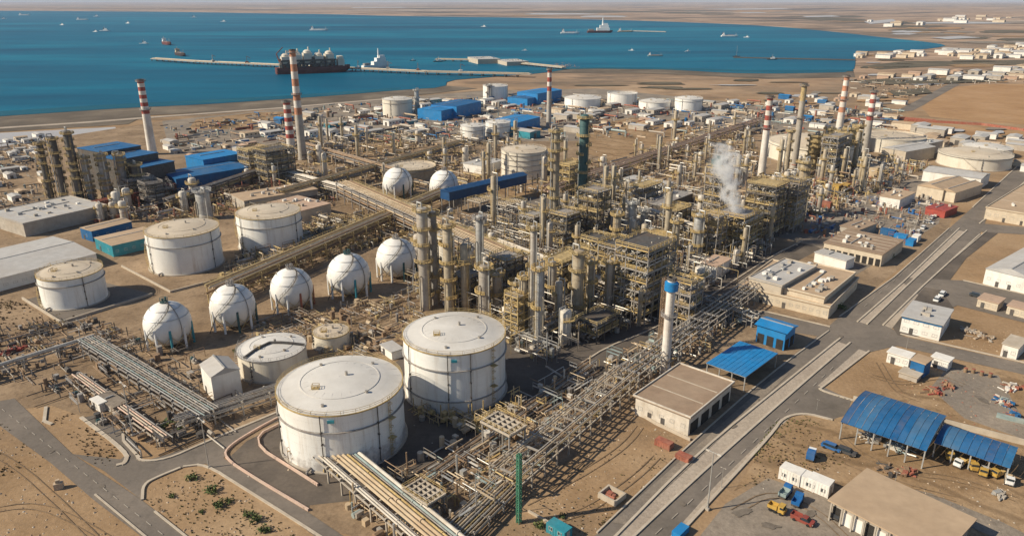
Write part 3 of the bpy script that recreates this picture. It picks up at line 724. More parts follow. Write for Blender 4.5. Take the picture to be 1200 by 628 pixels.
def column(label, px, yb, yt, rp, m='cladding', plats=5, rail='mustard', group=None, vapour=True, taper=1.0, name='process_column', cat='column', wide=1.3):
    g = at(px, yb); h = height(g, yt); r = rp * depth(g, h / 2) / FOC
    busy(g.x, g.y, r + 1)
    t = thing(name, label, cat, g, rnd.choice((0, 1, 2, 3)) * pi / 2 + UA, group)
    b = MB(); r2 = r * taper
    b.lathe(0, 0, [(r * 1.08, 0), (r * 1.02, 2.5), (r, 2.6), (r, h * 0.45), (r2, h * 0.52), (r2, h - r2 * 0.5), (r2 * 0.85, h - r2 * 0.2), (r2 * 0.4, h), (0.02, h + 0.05)], 20)
    for q in (0.2, 0.37, 0.6, 0.78, 0.9): rr = (r if q < 0.48 else r2) + 0.06; b.lathe(0, 0, [(rr - .06, h * q), (rr, h * q), (rr, h * q + 0.25), (rr - .06, h * q + 0.25)], 20)
    b.build('shell', m, t)
    for i in range(plats):
        z = h * (0.97 if i == plats - 1 else (i + 1) / plats * 0.97) + rnd.uniform(-.6, 0); rr = (r if z < h * 0.5 else r2) + 0.02
        b = MB(); a0 = rnd.uniform(0, 6.3)
        platform(b, 0, 0, z, rr, a0, a0 + (2 * pi if i == plats - 1 else rnd.uniform(2.6, 5.0)), wide, 10 if h > 25 else 8, 0.11 + 0.00032 * g.y)
        b.build('platform', rail, t)
    b = MB()
    for s in (-0.25, 0.25): b.beam((r + 0.45, s, 0.5), (r2 + 0.45, s, h), 0.07)
    for i in range(int(h / 0.9)): b.beam((r + 0.45, -0.25, i * 0.9 + 0.8), (r + 0.45, 0.25, i * 0.9 + 0.8), 0.05)
    for i in range(int(h / 3)): b.lathe(r + 0.75, 0, [(0.42, i * 3 + 2.6), (0.46, i * 3 + 2.7)], 8)
    b.build('ladder', rail, t)
    if vapour:
        b = MB(); pr = max(0.16, r * 0.17)
        b.tube([(0, 0, h), (0, 0, h + 1.3), (-r - 0.6, 0.3, h + 1.3), (-r - 0.6, 0.3, 0.5)], pr, 8)
        b.build('vapour_line', 'galvanised', t)
        b = MB(); b.tube([(0, r, h * 0.62), (0.2, r + 0.7, h * 0.62), (0.2, r + 0.7, 0.3)], pr * 0.75, 6); b.tube([(0.5, -r, h * 0.35), (0.5, -r - 0.6, h * 0.35), (0.5, -r - 0.6, 0.3)], pr * 0.7, 6)
        b.build('side_pipe', 'cladding_tan', t)
    return t

def chimney(label, px, yb, yt, rbp, rtp, bands, body='stack_white', plats=(0.97, 0.6), band_m=('stack_red', 'stack_white'), n0=0.45, cap=None):
    g = at(px, yb); h = height(g, yt); d = depth(g, h / 2); rb, rt = rbp * d / FOC, rtp * d / FOC
    busy(g.x, g.y, rb + 1)
    t = thing('chimney', label, 'chimney', g, 0, 'tall stacks of the works')
    R_ = lambda q: rb + (rt - rb) * q
    MB().lathe(0, 0, [(rb * 1.25, 0), (rb * 1.2, 1.2), (rb, 1.3)] + [(R_(q), h * q) for q in (0.15, 0.3, n0)], 24).build('shaft', body, t)
    for i in range(bands):
        q0, q1 = n0 + (1 - n0) * i / bands, n0 + (1 - n0) * (i + 1) / bands
        MB().lathe(0, 0, [(R_(q0) + 0.01 * (i % 2), h * q0), (R_(q1) + 0.01 * (i % 2), h * q1)], 24).build('band', band_m[i % 2] if not (cap and i == bands - 1) else cap, t)
    MB().lathe(0, 0, [(rt + 0.02, h - 0.8), (rt * 1.14, h - 0.7), (rt * 1.14, h), (rt * 0.8, h + 0.02), (rt * 0.8, h - 2.5), (0.02, h - 2.6)], 24).build('lip', 'steel_dark', t)
    for q in plats:
        b = MB(); platform(b, 0, 0, h * q, R_(q), 0, 2 * pi, 1.1, 14, 0.1); b.build('platform', 'steel_grey', t)
    b = MB()
    for s in (-0.25, 0.25): b.beam((s, -rb - 0.35, 0), (s, -rt - 0.35, h), 0.08)
    for i in range(int(h / 1.5)): z = i * 1.5 + 1; b.beam((-.25, -R_(z / h) - 0.35, z), (.25, -R_(z / h) - 0.35, z), 0.06)
    b.build('ladder', 'steel_grey', t)
    return t

def lattice(label, px, yb, yt, w, m, name='lattice_mast', cat='mast', seg=8):
    g = at(px, yb); h = height(g, yt); busy(g.x, g.y, w)
    t = thing(name, label, cat, g, UA)
    for sx in (-1, 1):
        for sy in (-1, 1): MB().beam((sx * w / 2, sy * w / 2, 0), (sx * w / 2, sy * w / 2, h), 0.16).build('leg', m, t)
    b = MB()
    for i in range(seg):
        z0, z1 = h * i / seg, h * (i + 1) / seg
        c = [(-w / 2, -w / 2), (w / 2, -w / 2), (w / 2, w / 2), (-w / 2, w / 2)]
        for j in range(4):
            p, q = c[j], c[(j + 1) % 4]
            b.beam((*p, z1), (*q, z1), 0.1); b.beam((*p, z0), (*q, z1), 0.09); b.beam((*q, z0), (*p, z1), 0.09)
    b.build('bracing', m, t)
    return t, g, h
# ------------------------------------------------------------------ frames, racks and plant equipment
def frame(label, px, py, nx, ny, nl, bay=4.5, lev=4.0, m='steel_grey', rail='mustard', group=None, rz=None, loc=None, fill=0.75, name='steel_structure'):
    g = loc if loc is not None else at(px, py)
    W, D = nx * bay, ny * bay; H = nl * lev
    busy(g[0], g[1], max(W, D) * 0.55)
    t = thing(name, label, 'steel structure', g, UA if rz is None else rz, group)
    for i in range(nx + 1):
        for j in range(ny + 1):
            if 0 < i < nx and 0 < j < ny: continue
            MB().beam((i * bay - W / 2, j * bay - D / 2, 0), (i * bay - W / 2, j * bay - D / 2, H + 0.4), 0.3).build('post', m, t)
    for k in range(1, nl + 1):
        z = k * lev; b = MB()
        for i in range(nx + 1): x = i * bay - W / 2; b.beam((x, -D / 2, z), (x, D / 2, z), 0.3, 0.45)
        for j in range(ny + 1): y = j * bay - D / 2; b.beam((-W / 2, y, z - 0.01), (W / 2, y, z - 0.01), 0.28, 0.43)
        b.build('floor_beam', rail if k % 3 == 1 else m, t)
        b = MB(); x0, x1, y0, y1 = -W / 2, W / 2, -D / 2, D / 2
        if rnd.random() < 0.45 and nx > 1: x1 -= bay
        b.box((x0 + x1) / 2, 0, z + 0.23, x1 - x0, D, 0.06)
        dk = b.build('deck', rnd.choice(('steel_dark', 'steel_grey', 'ochre_steel')), t)
        r = MB().rail([(x0, y0, z + 0.3), (x1, y0, z + 0.3), (x1, y1, z + 0.3), (x0, y1, z + 0.3)], 1.15, 2.2, True, 0.11 + 0.00025 * g[1])
        KIDS.setdefault(dk, []).append(r.build('railing', rail, dk))
    for k in range(nl):
        for s in (-1, 1):
            if (k + s) % 2: MB().beam((-W / 2, s * D / 2, k * lev), (-W / 2 + bay, s * D / 2, (k + 1) * lev), 0.2).build('brace', m, t)
            else: MB().beam((s * W / 2, -D / 2, k * lev), (s * W / 2, -D / 2 + bay, (k + 1) * lev), 0.2).build('brace', m, t)
    b = MB()                                                   # stair on the end wall
    for k in range(nl):
        y0 = -D / 2 + 0.4; s = 1 if k % 2 == 0 else -1; x = W / 2 + 0.7
        p, q = (x, -s * D / 2 * 0.85, k * lev + 0.2), (x, s * D / 2 * 0.85, (k + 1) * lev + 0.2)
        b.beam(p, q, 0.8, 0.12)
        for o in (-.4, .4): b.beam((p[0] + o, p[1], p[2] + 1), (q[0] + o, q[1], q[2] + 1), 0.09)
    b.build('stair', rail, t)
    b = MB()
    for _ in range(nx * ny * nl * 2 + 4):                           # vertical and level process lines through the frame
        x, y = rnd.uniform(-W / 2, W / 2), rnd.uniform(-D / 2, D / 2); z0, z1 = sorted((rnd.uniform(0, H), rnd.uniform(0, H)))
        b.c = rnd.randrange(3)
        if rnd.random() < 0.5: b.cyl((x, y, z0), (x, y, z1 + 1), rnd.uniform(0.1, 0.24), n=6)
        else:
            z = rnd.randrange(nl) * lev + rnd.uniform(1.5, 3.4); b.cyl((-W / 2 - 1, y, z), (W / 2 * rnd.uniform(0.2, 1.2), y, z), rnd.uniform(0.12, 0.3), n=6)
    b.build('process_line', ['galvanised', 'cladding', 'pipe_white'], t)
    for k in range(nl):                                         # drums and exchangers standing on the decks
        for i in range(nx):
            if rnd.random() > fill: continue
            lx, ly = (i + 0.5) * bay - W / 2, rnd.uniform(-.2, .2) * D
            z = k * lev + 0.3; c, s_ = cos(t.rotation_euler.z), sin(t.rotation_euler.z)
            drum_at(g[0] + lx * c - ly * s_, g[1] + lx * s_ + ly * c, z if k else 0.1, t.rotation_euler.z + rnd.choice((0, pi / 2)), min(bay * 0.8, D * 0.8))
    return t

DRUMS = {}
def make_drums():
    for kindn, (r, m) in {'white': (0.8, 'pipe_white'), 'silver': (0.65, 'cladding'), 'tan': (0.75, 'cladding_tan'), 'grey': (0.55, 'steel_grey')}.items():
        t = thing('process_drum', {'white': 'white horizontal process drum on saddles among the pipework', 'silver': 'silver clad horizontal exchanger on saddles among the pipework',
                  'tan': 'tan stained horizontal drum on saddles among the pipework', 'grey': 'small grey horizontal drum on saddles among the pipework'}[kindn], 'process drum', (0, -400, 0), 0, kindn + ' drums and exchangers in the process units')
        b = MB(); L = 3.6
        b.cyl((-L / 2, 0, r + 0.5), (L / 2, 0, r + 0.5), r, n=12)
        for s in (-1, 1): b.cyl((s * L / 2, 0, r + 0.5), (s * (L / 2 + r * 0.45), 0, r + 0.5), r, r * 0.45, n=12)
        b.build('shell', m, t)
        for s in (-1, 1): MB().box(s * L * 0.3, 0, 0, 0.25, r * 1.6, r * 0.6).build('saddle', 'concrete', t)
        nm = 'mustard' if kindn in ('tan', 'grey') else 'galvanised'
        MB().cyl((0.4, 0, r), (0.4, 0, 2 * r + 1.1), 0.18, n=6).build('nozzle', nm, t)
        b = MB(); b.cyl((-0.9, 0, r), (-0.9, 0, 2 * r + 0.9), 0.13, n=6); b.cyl((-0.9, 0, 2 * r + .8), (-0.9, 1.5, 2 * r + .8), 0.13, n=6)
        b.build('nozzle', nm, t)
        DRUMS[kindn] = [t, 0]
make_drums()
def drum_at(x, y, z, rz, L):
    k = rnd.choice(('white', 'silver', 'silver', 'tan', 'tan', 'grey')); d = DRUMS[k]
    s = L / 4.4 * rnd.uniform(0.8, 1.1)
    if d[1] >= 75: return
    if d[1] == 0: d[0].location = (x, y, z); d[0].rotation_euler = (0, 0, rz); d[0].scale = (s, s, s)
    else: dup(d[0], (x, y, z), rz, sc=s)
    d[1] += 1

def rack(label, p, q, w, levels, pipes, bay=8.0, m='concrete', z_extra=0.5, group=None, name='pipe_rack', rail=None, legm=None):
    """p, q ground points; levels = beam heights; pipes = (level index, offset, radius, material)"""
    d = q - p; L = d.length; a = math.atan2(d.y, d.x)
    t = thing(name, label, 'pipe rack', p, a, group)
    k = max(1, round(L / bay))
    for i in range(k + 1): busy(p.x + d.x * i / k, p.y + d.y * i / k, w * 0.6)
    top = levels[-1]
    b = MB()
    for s in (-1, 1): b.beam((0, s * w / 2, 0), (0, s * w / 2, top + 0.2), 0.34)
    for z in levels: b.beam((0, -w / 2 - 0.4, z - 0.22), (0, w / 2 + 0.4, z - 0.22), 0.34, 0.4)
    me = b.mesh('trestle', legm or m)
    for i in range(k + 1): put('trestle', me, t, (L * i / k, 0, 0))
    for z in levels:
        for s in (-1, 1): MB().beam((-0.6, s * w / 2, z - 0.6), (L + 0.6, s * w / 2, z - 0.6), 0.26, 0.32).build('side_beam', m, t)
    for lv, off, r, pm in pipes:
        z = levels[lv] + r; b = MB(); x = -1.0 + rnd.uniform(-1.5, 0.5)
        b.cyl((x, off, z), (L + rnd.uniform(0, 2), off, z), r, n=8)
        for _ in range(int(L / 22)):                             # flanges
            xx = rnd.uniform(0, L); b.cyl((xx, off, z), (xx + 0.25, off, z), r * 1.5, n=8)
        b.build('pipe', pm, t)
    if rail:
        b = MB()
        b.box(L / 2, w / 2 + 0.6, top + 0.05, L, 0.9, 0.07); b.rail([(0, w / 2 + 1.05, top + 0.1), (L, w / 2 + 1.05, top + 0.1)], 1.1, 3, False, 0.09)
        b.build('walkway', rail, t)
    return t

def mixpipes(w, nlev, n, rmin=0.1, rmax=0.3, mats=('pipe_white', 'pipe_brown', 'cladding', 'pipe_sand', 'steel_grey', 'galvanised', 'pipe_brown')):
    out = []
    for l in range(nlev):
        for i in range(n):
            out.append((l, (i + 0.5) / n * w * 0.94 - w * 0.47, rnd.uniform(rmin, rmax), rnd.choice(mats)))
    return out

def tangle(name, poly, n, hmax, mats, z0=0.0, lmin=1.5, lmax=12, seed=1, rmax=0.25, label=None, clear=None):
    """pipework, valves and small steel nobody could count: one object"""
    r = random.Random(seed); pts = P(poly)
    xs, ys = [p.x for p in pts], [p.y for p in pts]
    b = MB(); k = tries = 0
    while k < n and tries < n * 30:
        tries += 1
        x, y = r.uniform(min(xs), max(xs)), r.uniform(min(ys), max(ys))
        if not inside(pts, x, y): continue
        if clear and not clear(x, y): continue
        k += 1; b.c = r.randrange(len(mats)); a = UA if r.random() < 0.5 else VA
        L = r.uniform(lmin, lmax); z = z0 + r.random() ** 1.6 * hmax + 0.3; ty = r.random()
        dx, dy = cos(a) * L / 2, sin(a) * L / 2; rr = r.uniform(0.08, rmax)
        if ty < 0.42:
            b.cyl((x - dx, y - dy, z), (x + dx, y + dy, z), rr, n=5)
            if r.random() < 0.6: b.cyl((x + dx, y + dy, z), (x + dx, y + dy, 0), rr, n=5)
            if r.random() < 0.5: b.beam((x, y, 0), (x, y, z), 0.2)
        elif ty < 0.58: b.cyl((x, y, 0), (x, y, z + 1.5), rr * 1.3, n=6)
        elif ty < 0.72: b.box(x, y, z * 0.3, r.uniform(0.5, 2), r.uniform(0.5, 1.5), r.uniform(0.5, 1.6), a)
        elif ty < 0.86:
            zz = z * 0.7 + 1; L = min(L, 6); dx, dy = cos(a) * L / 2, sin(a) * L / 2
            for s in (-1, 1): b.beam((x + s * dx, y + s * dy, 0), (x + s * dx, y + s * dy, zz + 1), 0.12)
            b.beam((x - dx, y - dy, zz), (x + dx, y + dy, zz), 0.5, 0.1); b.beam((x - dx, y - dy, zz + 1), (x + dx, y + dy, zz + 1), 0.1)
        elif ty < 0.94: b.cyl((x, y, 0), (x, y, r.uniform(1, 3)), r.uniform(0.4, 1.0), n=8)
        else: b.cyl((x - cos(a), y - sin(a), 1.1), (x + cos(a), y + sin(a), 1.1), r.uniform(0.4, 0.8), n=8)
    o = b.build(name, mats); o['kind'] = 'stuff'
    if label: o['label'] = label
    return o

def scatter(poly, n, r, seed, ok=None):
    g = random.Random(seed); pts = P(poly); xs, ys = [p.x for p in pts], [p.y for p in pts]; out = []; tries = 0
    while len(out) < n and tries < n * 60:
        tries += 1
        x, y = g.uniform(min(xs), max(xs)), g.uniform(min(ys), max(ys))
        if inside(pts, x, y) and free(x, y, r): out.append((x, y)); busy(x, y, r)
    return out

# small plant prototypes, copied about
def proto_pump():
    t = thing('pump_skid', 'small motor pump on a concrete plinth beside the pipework', 'pump', (0, -420, 0), 0, 'pumps in the process area')
    MB().box(0, 0, 0, 2.6, 1.1, 0.35).build('plinth', 'concrete', t)
    MB().cyl((-1, 0, .85), (0.1, 0, .85), .42, n=10).build('motor', 'teal_dark', t)
    b = MB(); b.cyl((0.3, 0, .85), (0.8, 0, .85), .48, n=10); b.cyl((.55, 0, .85), (.55, 0, 2.3), .14); b.cyl((.8, 0, .85), (1.6, 0, .85), .16); b.build('pump', 'steel_grey', t)
    return t
def proto_exchanger():
    t = thing('heat_exchanger', 'pair of stacked shell and tube exchangers on concrete piers', 'heat exchanger', (0, -430, 0), 0, 'stacked exchangers in the process area')
    for z in (1.5, 3.0):
        b = MB(); b.cyl((-2.8, 0, z), (2.4, 0, z), .6, n=12); b.cyl((2.4, 0, z), (2.6, 0, z), .8, n=12); b.cyl((2.6, 0, z), (3.3, 0, z), .62, n=12)
        b.build('shell', 'cladding', t)
    for x in (-1.6, 1.4): MB().box(x, 0, 0, .5, 1.3, 1.1).build('pier', 'concrete', t)
    for x in (-2.2, 1.9):
        b = MB(); b.cyl((x, 0, 3.4), (x, 0, 5), .2); b.cyl((x, 0, 4.9), (x, 2.0, 4.9), .2); b.build('nozzle', 'pipe_sand', t)
    return t
def proto_vessel(label, m, grp, h, r):
    t = thing('vertical_vessel', label, 'vessel', (0, -440, 0), 0, grp)
    b = MB(); b.lathe(0, 0, [(r * .9, 0), (r * .9, 1.3), (r, 1.6), (r, h - r * .5), (r * .8, h - r * .15), (.02, h)], 16); b.build('shell', m, t)
    b = MB(); platform(b, 0, 0, h * 0.72, r, 0.5, 5.0, 1.1, 8, .1); b.build('platform', 'mustard', t)
    b = MB(); b.tube([(0, 0, h), (0, 0, h + .9), (r + .8, 0, h + .9), (r + .8, 0, 0)], .16, 6); b.build('outlet_pipe', 'galvanised', t)
    b = MB()
    for s in (-.25, .25): b.beam((s, -r - .3, 0), (s, -r - .3, h * .75), .08)
    for i in range(int(h)): b.beam((-.25, -r - .3, i * .75 + .5), (.25, -r - .3, i * .75 + .5), .05)
    b.build('ladder', 'mustard', t)
    return t
def proto_manifold():
    t = thing('valve_manifold', 'low valve manifold of parallel pipes with yellow hand wheels', 'valve manifold', (0, -450, 0), 0, 'valve manifolds between the tanks')
    for i in range(5):
        b = MB(); y = (i - 2) * .9; b.cyl((-3, y, .8), (3, y, .8), .2, n=6); b.cyl((-3, y, .8), (-3, y, 0), .2, n=6)
        b.build('pipe', ('pipe_brown', 'cladding', 'steel_grey')[i % 3], t)
        b = MB(); x = (-1) ** i * .8; b.box(x, y, .55, .6, .5, .5); b.cyl((x, y, 1), (x, y, 1.7), .07); b.lathe(x, y, [(.3, 1.65), (.36, 1.7), (.3, 1.75)], 10); b.build('valve', 'mustard', t)
    for x in (-2, 2): MB().box(x, 0, 0, .3, 5, .58).build('sleeper', 'concrete', t)
    return t
def proto_mast(label, h=13, m='galvanised', grp='lamp masts of the works'):
    t = thing('lamp_post', label, 'lamp post', (0, -460, 0), 0, grp)
    MB().box(0, 0, 0, 0.7, 0.7, 0.5).build('footing', 'concrete', t)
    MB().cyl((0, 0, .5), (0, 0, h), .17, .09, n=8).build('pole', m, t)
    b = MB(); b.cyl((-1.1, 0, h), (1.1, 0, h), .07); b.build('arm', m, t)
    for s in (-1, 1): MB().box(s * 1.2, 0, h - .1, .8, .35, .2).build('lamp_head', 'pipe_white', t)
    return t
def proto_cooler():
    t = thing('air_cooler', 'pale raised air cooler bank with a grid of openings on legs', 'air cooler', (0, -470, 0), 0, 'air cooler banks over the racks')
    for sx in (-1, 1):
        for sy in (-1, 1): MB().beam((sx * 4.2, sy * 2.6, -5), (sx * 4.2, sy * 2.6, 0), .3).build('leg', 'steel_grey', t)
    b = MB(); b.box(0, 0, 0, 9, 5.8, .3); b.build('casing', 'steel_dark', t)
    for i in range(6): MB().box(-4.4 + i * 1.76, 0, .3, .42, 6, .5).build('grid_bar', 'concrete_pale', t)
    for j in range(5): MB().box(0, -2.8 + j * 1.4, .31, 9.2, .34, .44).build('grid_bar', 'concrete_pale', t)
    b = MB(); b.rail([(-4.6, -3, .9), (4.6, -3, .9), (4.6, 3, .9), (-4.6, 3, .9)], 1.1, 2, True, .09); b.build('railing', 'mustard', t)
    return t

# ------------------------------------------------------------------ buildings
WIN = {}
def window_mesh(w, h, fm='galvanised'):
    k = (round(w, 1), round(h, 1), fm)
    if k not in WIN:
        b = MB(); t = .09
        b.box(0, 0.02, 0, w, .12, t); b.box(0, 0.02, h - t, w, .12, t); b.box(-w / 2 + t / 2, 0.02, t, t, .12, h - 2 * t); b.box(w / 2 - t / 2, 0.02, t, t, .12, h - 2 * t); b.box(0, 0.03, t, t * .6, .08, h - 2 * t)
        p = MB().box(0, 0.05, t, w - 2 * t, .05, h - 2 * t)
        WIN[k] = (b.mesh('window', fm, False), p.mesh('pane', 'glass_dark', False))
    return WIN[k]

def add_window(root, x, y, z, w, h, rz):
    f, p = window_mesh(w, h); o = put('window', f, root, (x, y, z), rz); put('pane', p, o)

def corners(h, L, F, R_):
    l, f, r = at(*L, h), at(*F, h), at(*R_, h)
    e, w = r - f, l - f
    u = (e.normalized() * e.length + Vector((w.y, -w.x)).normalized() * w.length).normalized()      # best fitting right angle
    n = Vector((-u.y, u.x)); a, b = e.dot(u), w.dot(n)
    c = f + u * a / 2 + n * b / 2
    return c, a, b, math.atan2(u.y, u.x)

def building(label, h, L, F, R_, wall='render_white', roof='roof_grey', cat='building', name='flat_roofed_building', over=0.3, wins=(0, 0), storeys=1, doors=1, parapet=0.0, gable=0.0, units=0, win=(1.2, 1.1), group=None, band=None, patches=0, bays=(0, 0), bay_h=.66):
    c, a, b, rz = corners(h, L, F, R_)
    busy(c.x, c.y, max(a, b) * 0.5)
    t = thing(name, label, cat, c, rz, group)
    m = MB(); m.box(0, 0, 0, a, b, h)
    m.build('wall', wall, t, smooth=False)
    if band: MB().box(0, 0, h * 0.55, a + .12, b + .12, h * 0.43).build('wall_band', band, t, smooth=False)
    if gable:
        m = MB(); long_x = a >= b; A, B = (a / 2 + over, b / 2 + over)
        if long_x: v = [(-A, -B, h), (A, -B, h), (A, B, h), (-A, B, h), (-A, 0, h + gable), (A, 0, h + gable)]; f = [(0, 1, 5, 4), (2, 3, 4, 5), (1, 2, 5), (3, 0, 4)]
        else: v = [(-A, -B, h), (A, -B, h), (A, B, h), (-A, B, h), (0, -B, h + gable), (0, B, h + gable)]; f = [(1, 2, 5, 4), (3, 0, 4, 5), (0, 1, 4), (2, 3, 5)]
        m.v, m.f, m.m = [(x, y, z + .02) for x, y, z in v], f + [(3, 2, 1, 0)], [0] * 5
        m.build('roof', roof, t, smooth=False)
        m = MB()
        if long_x: m.beam((-A, 0, h + gable + .08), (A, 0, h + gable + .08), .4, .2)
        else: m.beam((0, -B, h + gable + .08), (0, B, h + gable + .08), .4, .2)
        m.build('ridge_cap', 'galvanised', t)
    else:
        m = MB(); m.box(0, 0, h + .005, a + 2 * over, b + 2 * over, .28); m.build('roof', roof, t, smooth=False)
        if parapet:
            m = MB(); A, B = a / 2 + over, b / 2 + over
            for s in (-1, 1): m.box(0, s * (B - .15), h + .28, 2 * A - .62, .3, parapet); m.box(s * (A - .15), 0, h + .28, .3, 2 * B, parapet)
            m.build('parapet', wall, t, smooth=False)
        if patches:                                              # roof felt joints
            for i in range(patches):
                x = -a / 2 + a * (i + 1) / (patches + 1)
                MB().box(x, 0, h + .285, .35, b * .96, .06).build('roof_joint', 'concrete_pale', t)
    if units >= 0 and (units or max(a, b) > 14): units += int(a * b / 55) if h < 10 and not gable else 0
    for i in range(max(0, min(units, 16))):
        x, y = rnd.uniform(-.4, .4) * a, rnd.uniform(-.35, .35) * b
        MB().box(x, y, h + .28 + (gable * .3 if gable else 0), rnd.uniform(.9, 2.0), rnd.uniform(.8, 1.6), rnd.uniform(.6, 1.3)).build('roof_unit', rnd.choice(('galvanised', 'render_white', 'concrete')), t)
    if max(a, b) > 9 and not gable and units >= 0:                              # service duct over the roof
        MB().beam((-a * .3, b * .12, h + .5), (a * .32, b * .12, h + .5), .35, .3).build('roof_duct', 'galvanised', t)
    na, nb = wins
    for s in range(storeys):
        z = h * (s + 0.34) / storeys
        for i in range(nb):                                      # on the two ends
            y = (i + .5) / nb * b - b / 2
            add_window(t, -a / 2, y, z, *win, -pi / 2); add_window(t, a / 2, y, z, *win, pi / 2)
        for i in range(na):
            x = (i + .5) / na * a - a / 2
            add_window(t, x, -b / 2, z, *win, 0); add_window(t, x, b / 2, z, *win, pi)
    for n_, ln, horiz in ((bays[0], a, True), (bays[1], b, False)):
        for i in range(n_):
            q = (i + .5) / n_ * ln - ln / 2; w_ = ln / n_ * .7
            if horiz: MB().box(q, -b / 2, 0, w_, .18, h * bay_h).build('bay_opening', 'opening_dark', t)
            else: MB().box(-a / 2, q, 0, .18, w_, h * bay_h).build('bay_opening', 'opening_dark', t)
    for i in range(doors):
        y = b * (0.22 - 0.5 * i / max(1, doors)); MB().box(-a / 2, y, 0, .16, 1.1 if doors < 3 else 3, 2.1 if doors < 3 else min(3.2, h * .8)).build('door', 'steel_dark', t)
    return t, c, a, b, rz

def barrel_shed(label, h, L, F, R_, rise, n, m, posts=5):
    c, a, b, rz = corners(h, L, F, R_); busy(c.x, c.y, b * 0.5)
    t = thing('barrel_roof_shed', label, 'shed', c, rz)
    K = 10; prof = []
    for i in range(K + 1):
        q = i / K; prof.append((-a / 2 - .3 + (a + .6) * q, h + 4 * rise * q * (1 - q) + 0.5 * q))
    for j in range(n):                                           # ribbed roof sheets, side by side
        y0, y1 = -b / 2 + b * j / n + .03, -b / 2 + b * (j + 1) / n - .03; mb = MB(); dz = .03 * (j % 2)
        ys = [y0, y0 + .12, y1 - .12, y1]; ups = [.06, 0, 0, .06]
        for (x0, z0), (x1, z1) in zip(prof, prof[1:]):
            for (ya, ua), (yb, ub) in zip(list(zip(ys, ups)), list(zip(ys[1:], ups[1:]))):
                mb.face([(x0, ya, z0 + ua + dz), (x1, ya, z1 + ua + dz), (x1, yb, z1 + ub + dz), (x0, yb, z0 + ub + dz)])
        mb.build('roof_sheet', (m, m, 'blue_faded', m, 'blue_rusted', 'blue_faded', m)[(j * 3 + posts) % 7], t)
    for s in (-1, 1):
        mb = MB()
        for i in range(K): mb.beam((prof[i][0], s * (b / 2 - .2), prof[i][1] - .2), (prof[i + 1][0], s * (b / 2 - .2), prof[i + 1][1] - .2), .25)
        mb.beam((-a / 2, s * (b / 2 - .2), h - .15), (a / 2, s * (b / 2 - .2), h - .15), .22); mb.build('end_truss', 'galvanised', t)
    for i in range(posts):
        y = -b / 2 + .3 + (b - .6) * i / (posts - 1)
        for s in (-1, 1): MB().beam((s * (a / 2 - .3), y, 0), (s * (a / 2 - .3), y, h + .1), .28).build('post', 'galvanised', t)
    mb = MB()
    for s in (-1, 1): mb.beam((s * (a / 2 - .3), -b / 2, h - .25), (s * (a / 2 - .3), b / 2, h - .25), .22)
    mb.build('eave_beam', 'galvanised', t)
    MB().box(a / 2 - .1, 0, 0, .15, b * .98, h * .75).build('rear_wall', 'concrete', t)
    return t, c, a, b, rz

# ------------------------------------------------------------------ vehicles and cabins
def car(label, p, rz, m='car_white', group=None, pick=False):
    t = thing('parked_car', label, 'car', p, rz, group); busy(p[0], p[1], 2.6)
    b = MB(); b.prism([(-2.2, -.85), (2.1, -.85), (2.3, -.6), (2.3, .6), (2.1, .85), (-2.2, .85), (-2.3, .6), (-2.3, -.6)], .35, .95); b.build('body', m, t)
    b = MB(); x0, x1 = (-0.2, 1.1) if pick else (-1.9, 1.0)
    lo, hi = [(x0, -.8), (x1 + .5, -.8), (x1 + .5, .8), (x0, .8)], [(x0 + .25, -.68), (x1 - .1, -.68), (x1 - .1, .68), (x0 + .25, .68)]
    v = [(*q, .95) for q in lo] + [(*q, 1.5) for q in hi]; b.v = v; b.f = [(0, 1, 5, 4), (1, 2, 6, 5), (2, 3, 7, 6), (3, 0, 4, 7), (4, 5, 6, 7)]; b.m = [0] * 5
    b.build('window_band', 'glass_dark', t, smooth=False)
    MB().box((x0 + x1) / 2 + .1, 0, 1.5, x1 - x0 - .3, 1.3, .06).build('roof', m, t)
    if pick:
        b = MB(); b.box(-1.25, .8, .95, 2.0, .08, .4); b.box(-1.25, -.8, .95, 2.0, .08, .4); b.box(-2.25, 0, .95, .08, 1.68, .4); b.build('cargo_bed', m, t)
    for x in (-1.4, 1.4):
        for y in (-.82, .82): MB().cyl((x, y - .1, .34), (x, y + .1, .34), .34, n=12).build('wheel', 'rubber', t)
    for y in (-.6, .6): MB().box(2.28, y, .62, .1, .35, .16).build('headlight', 'pipe_white', t)
    return t

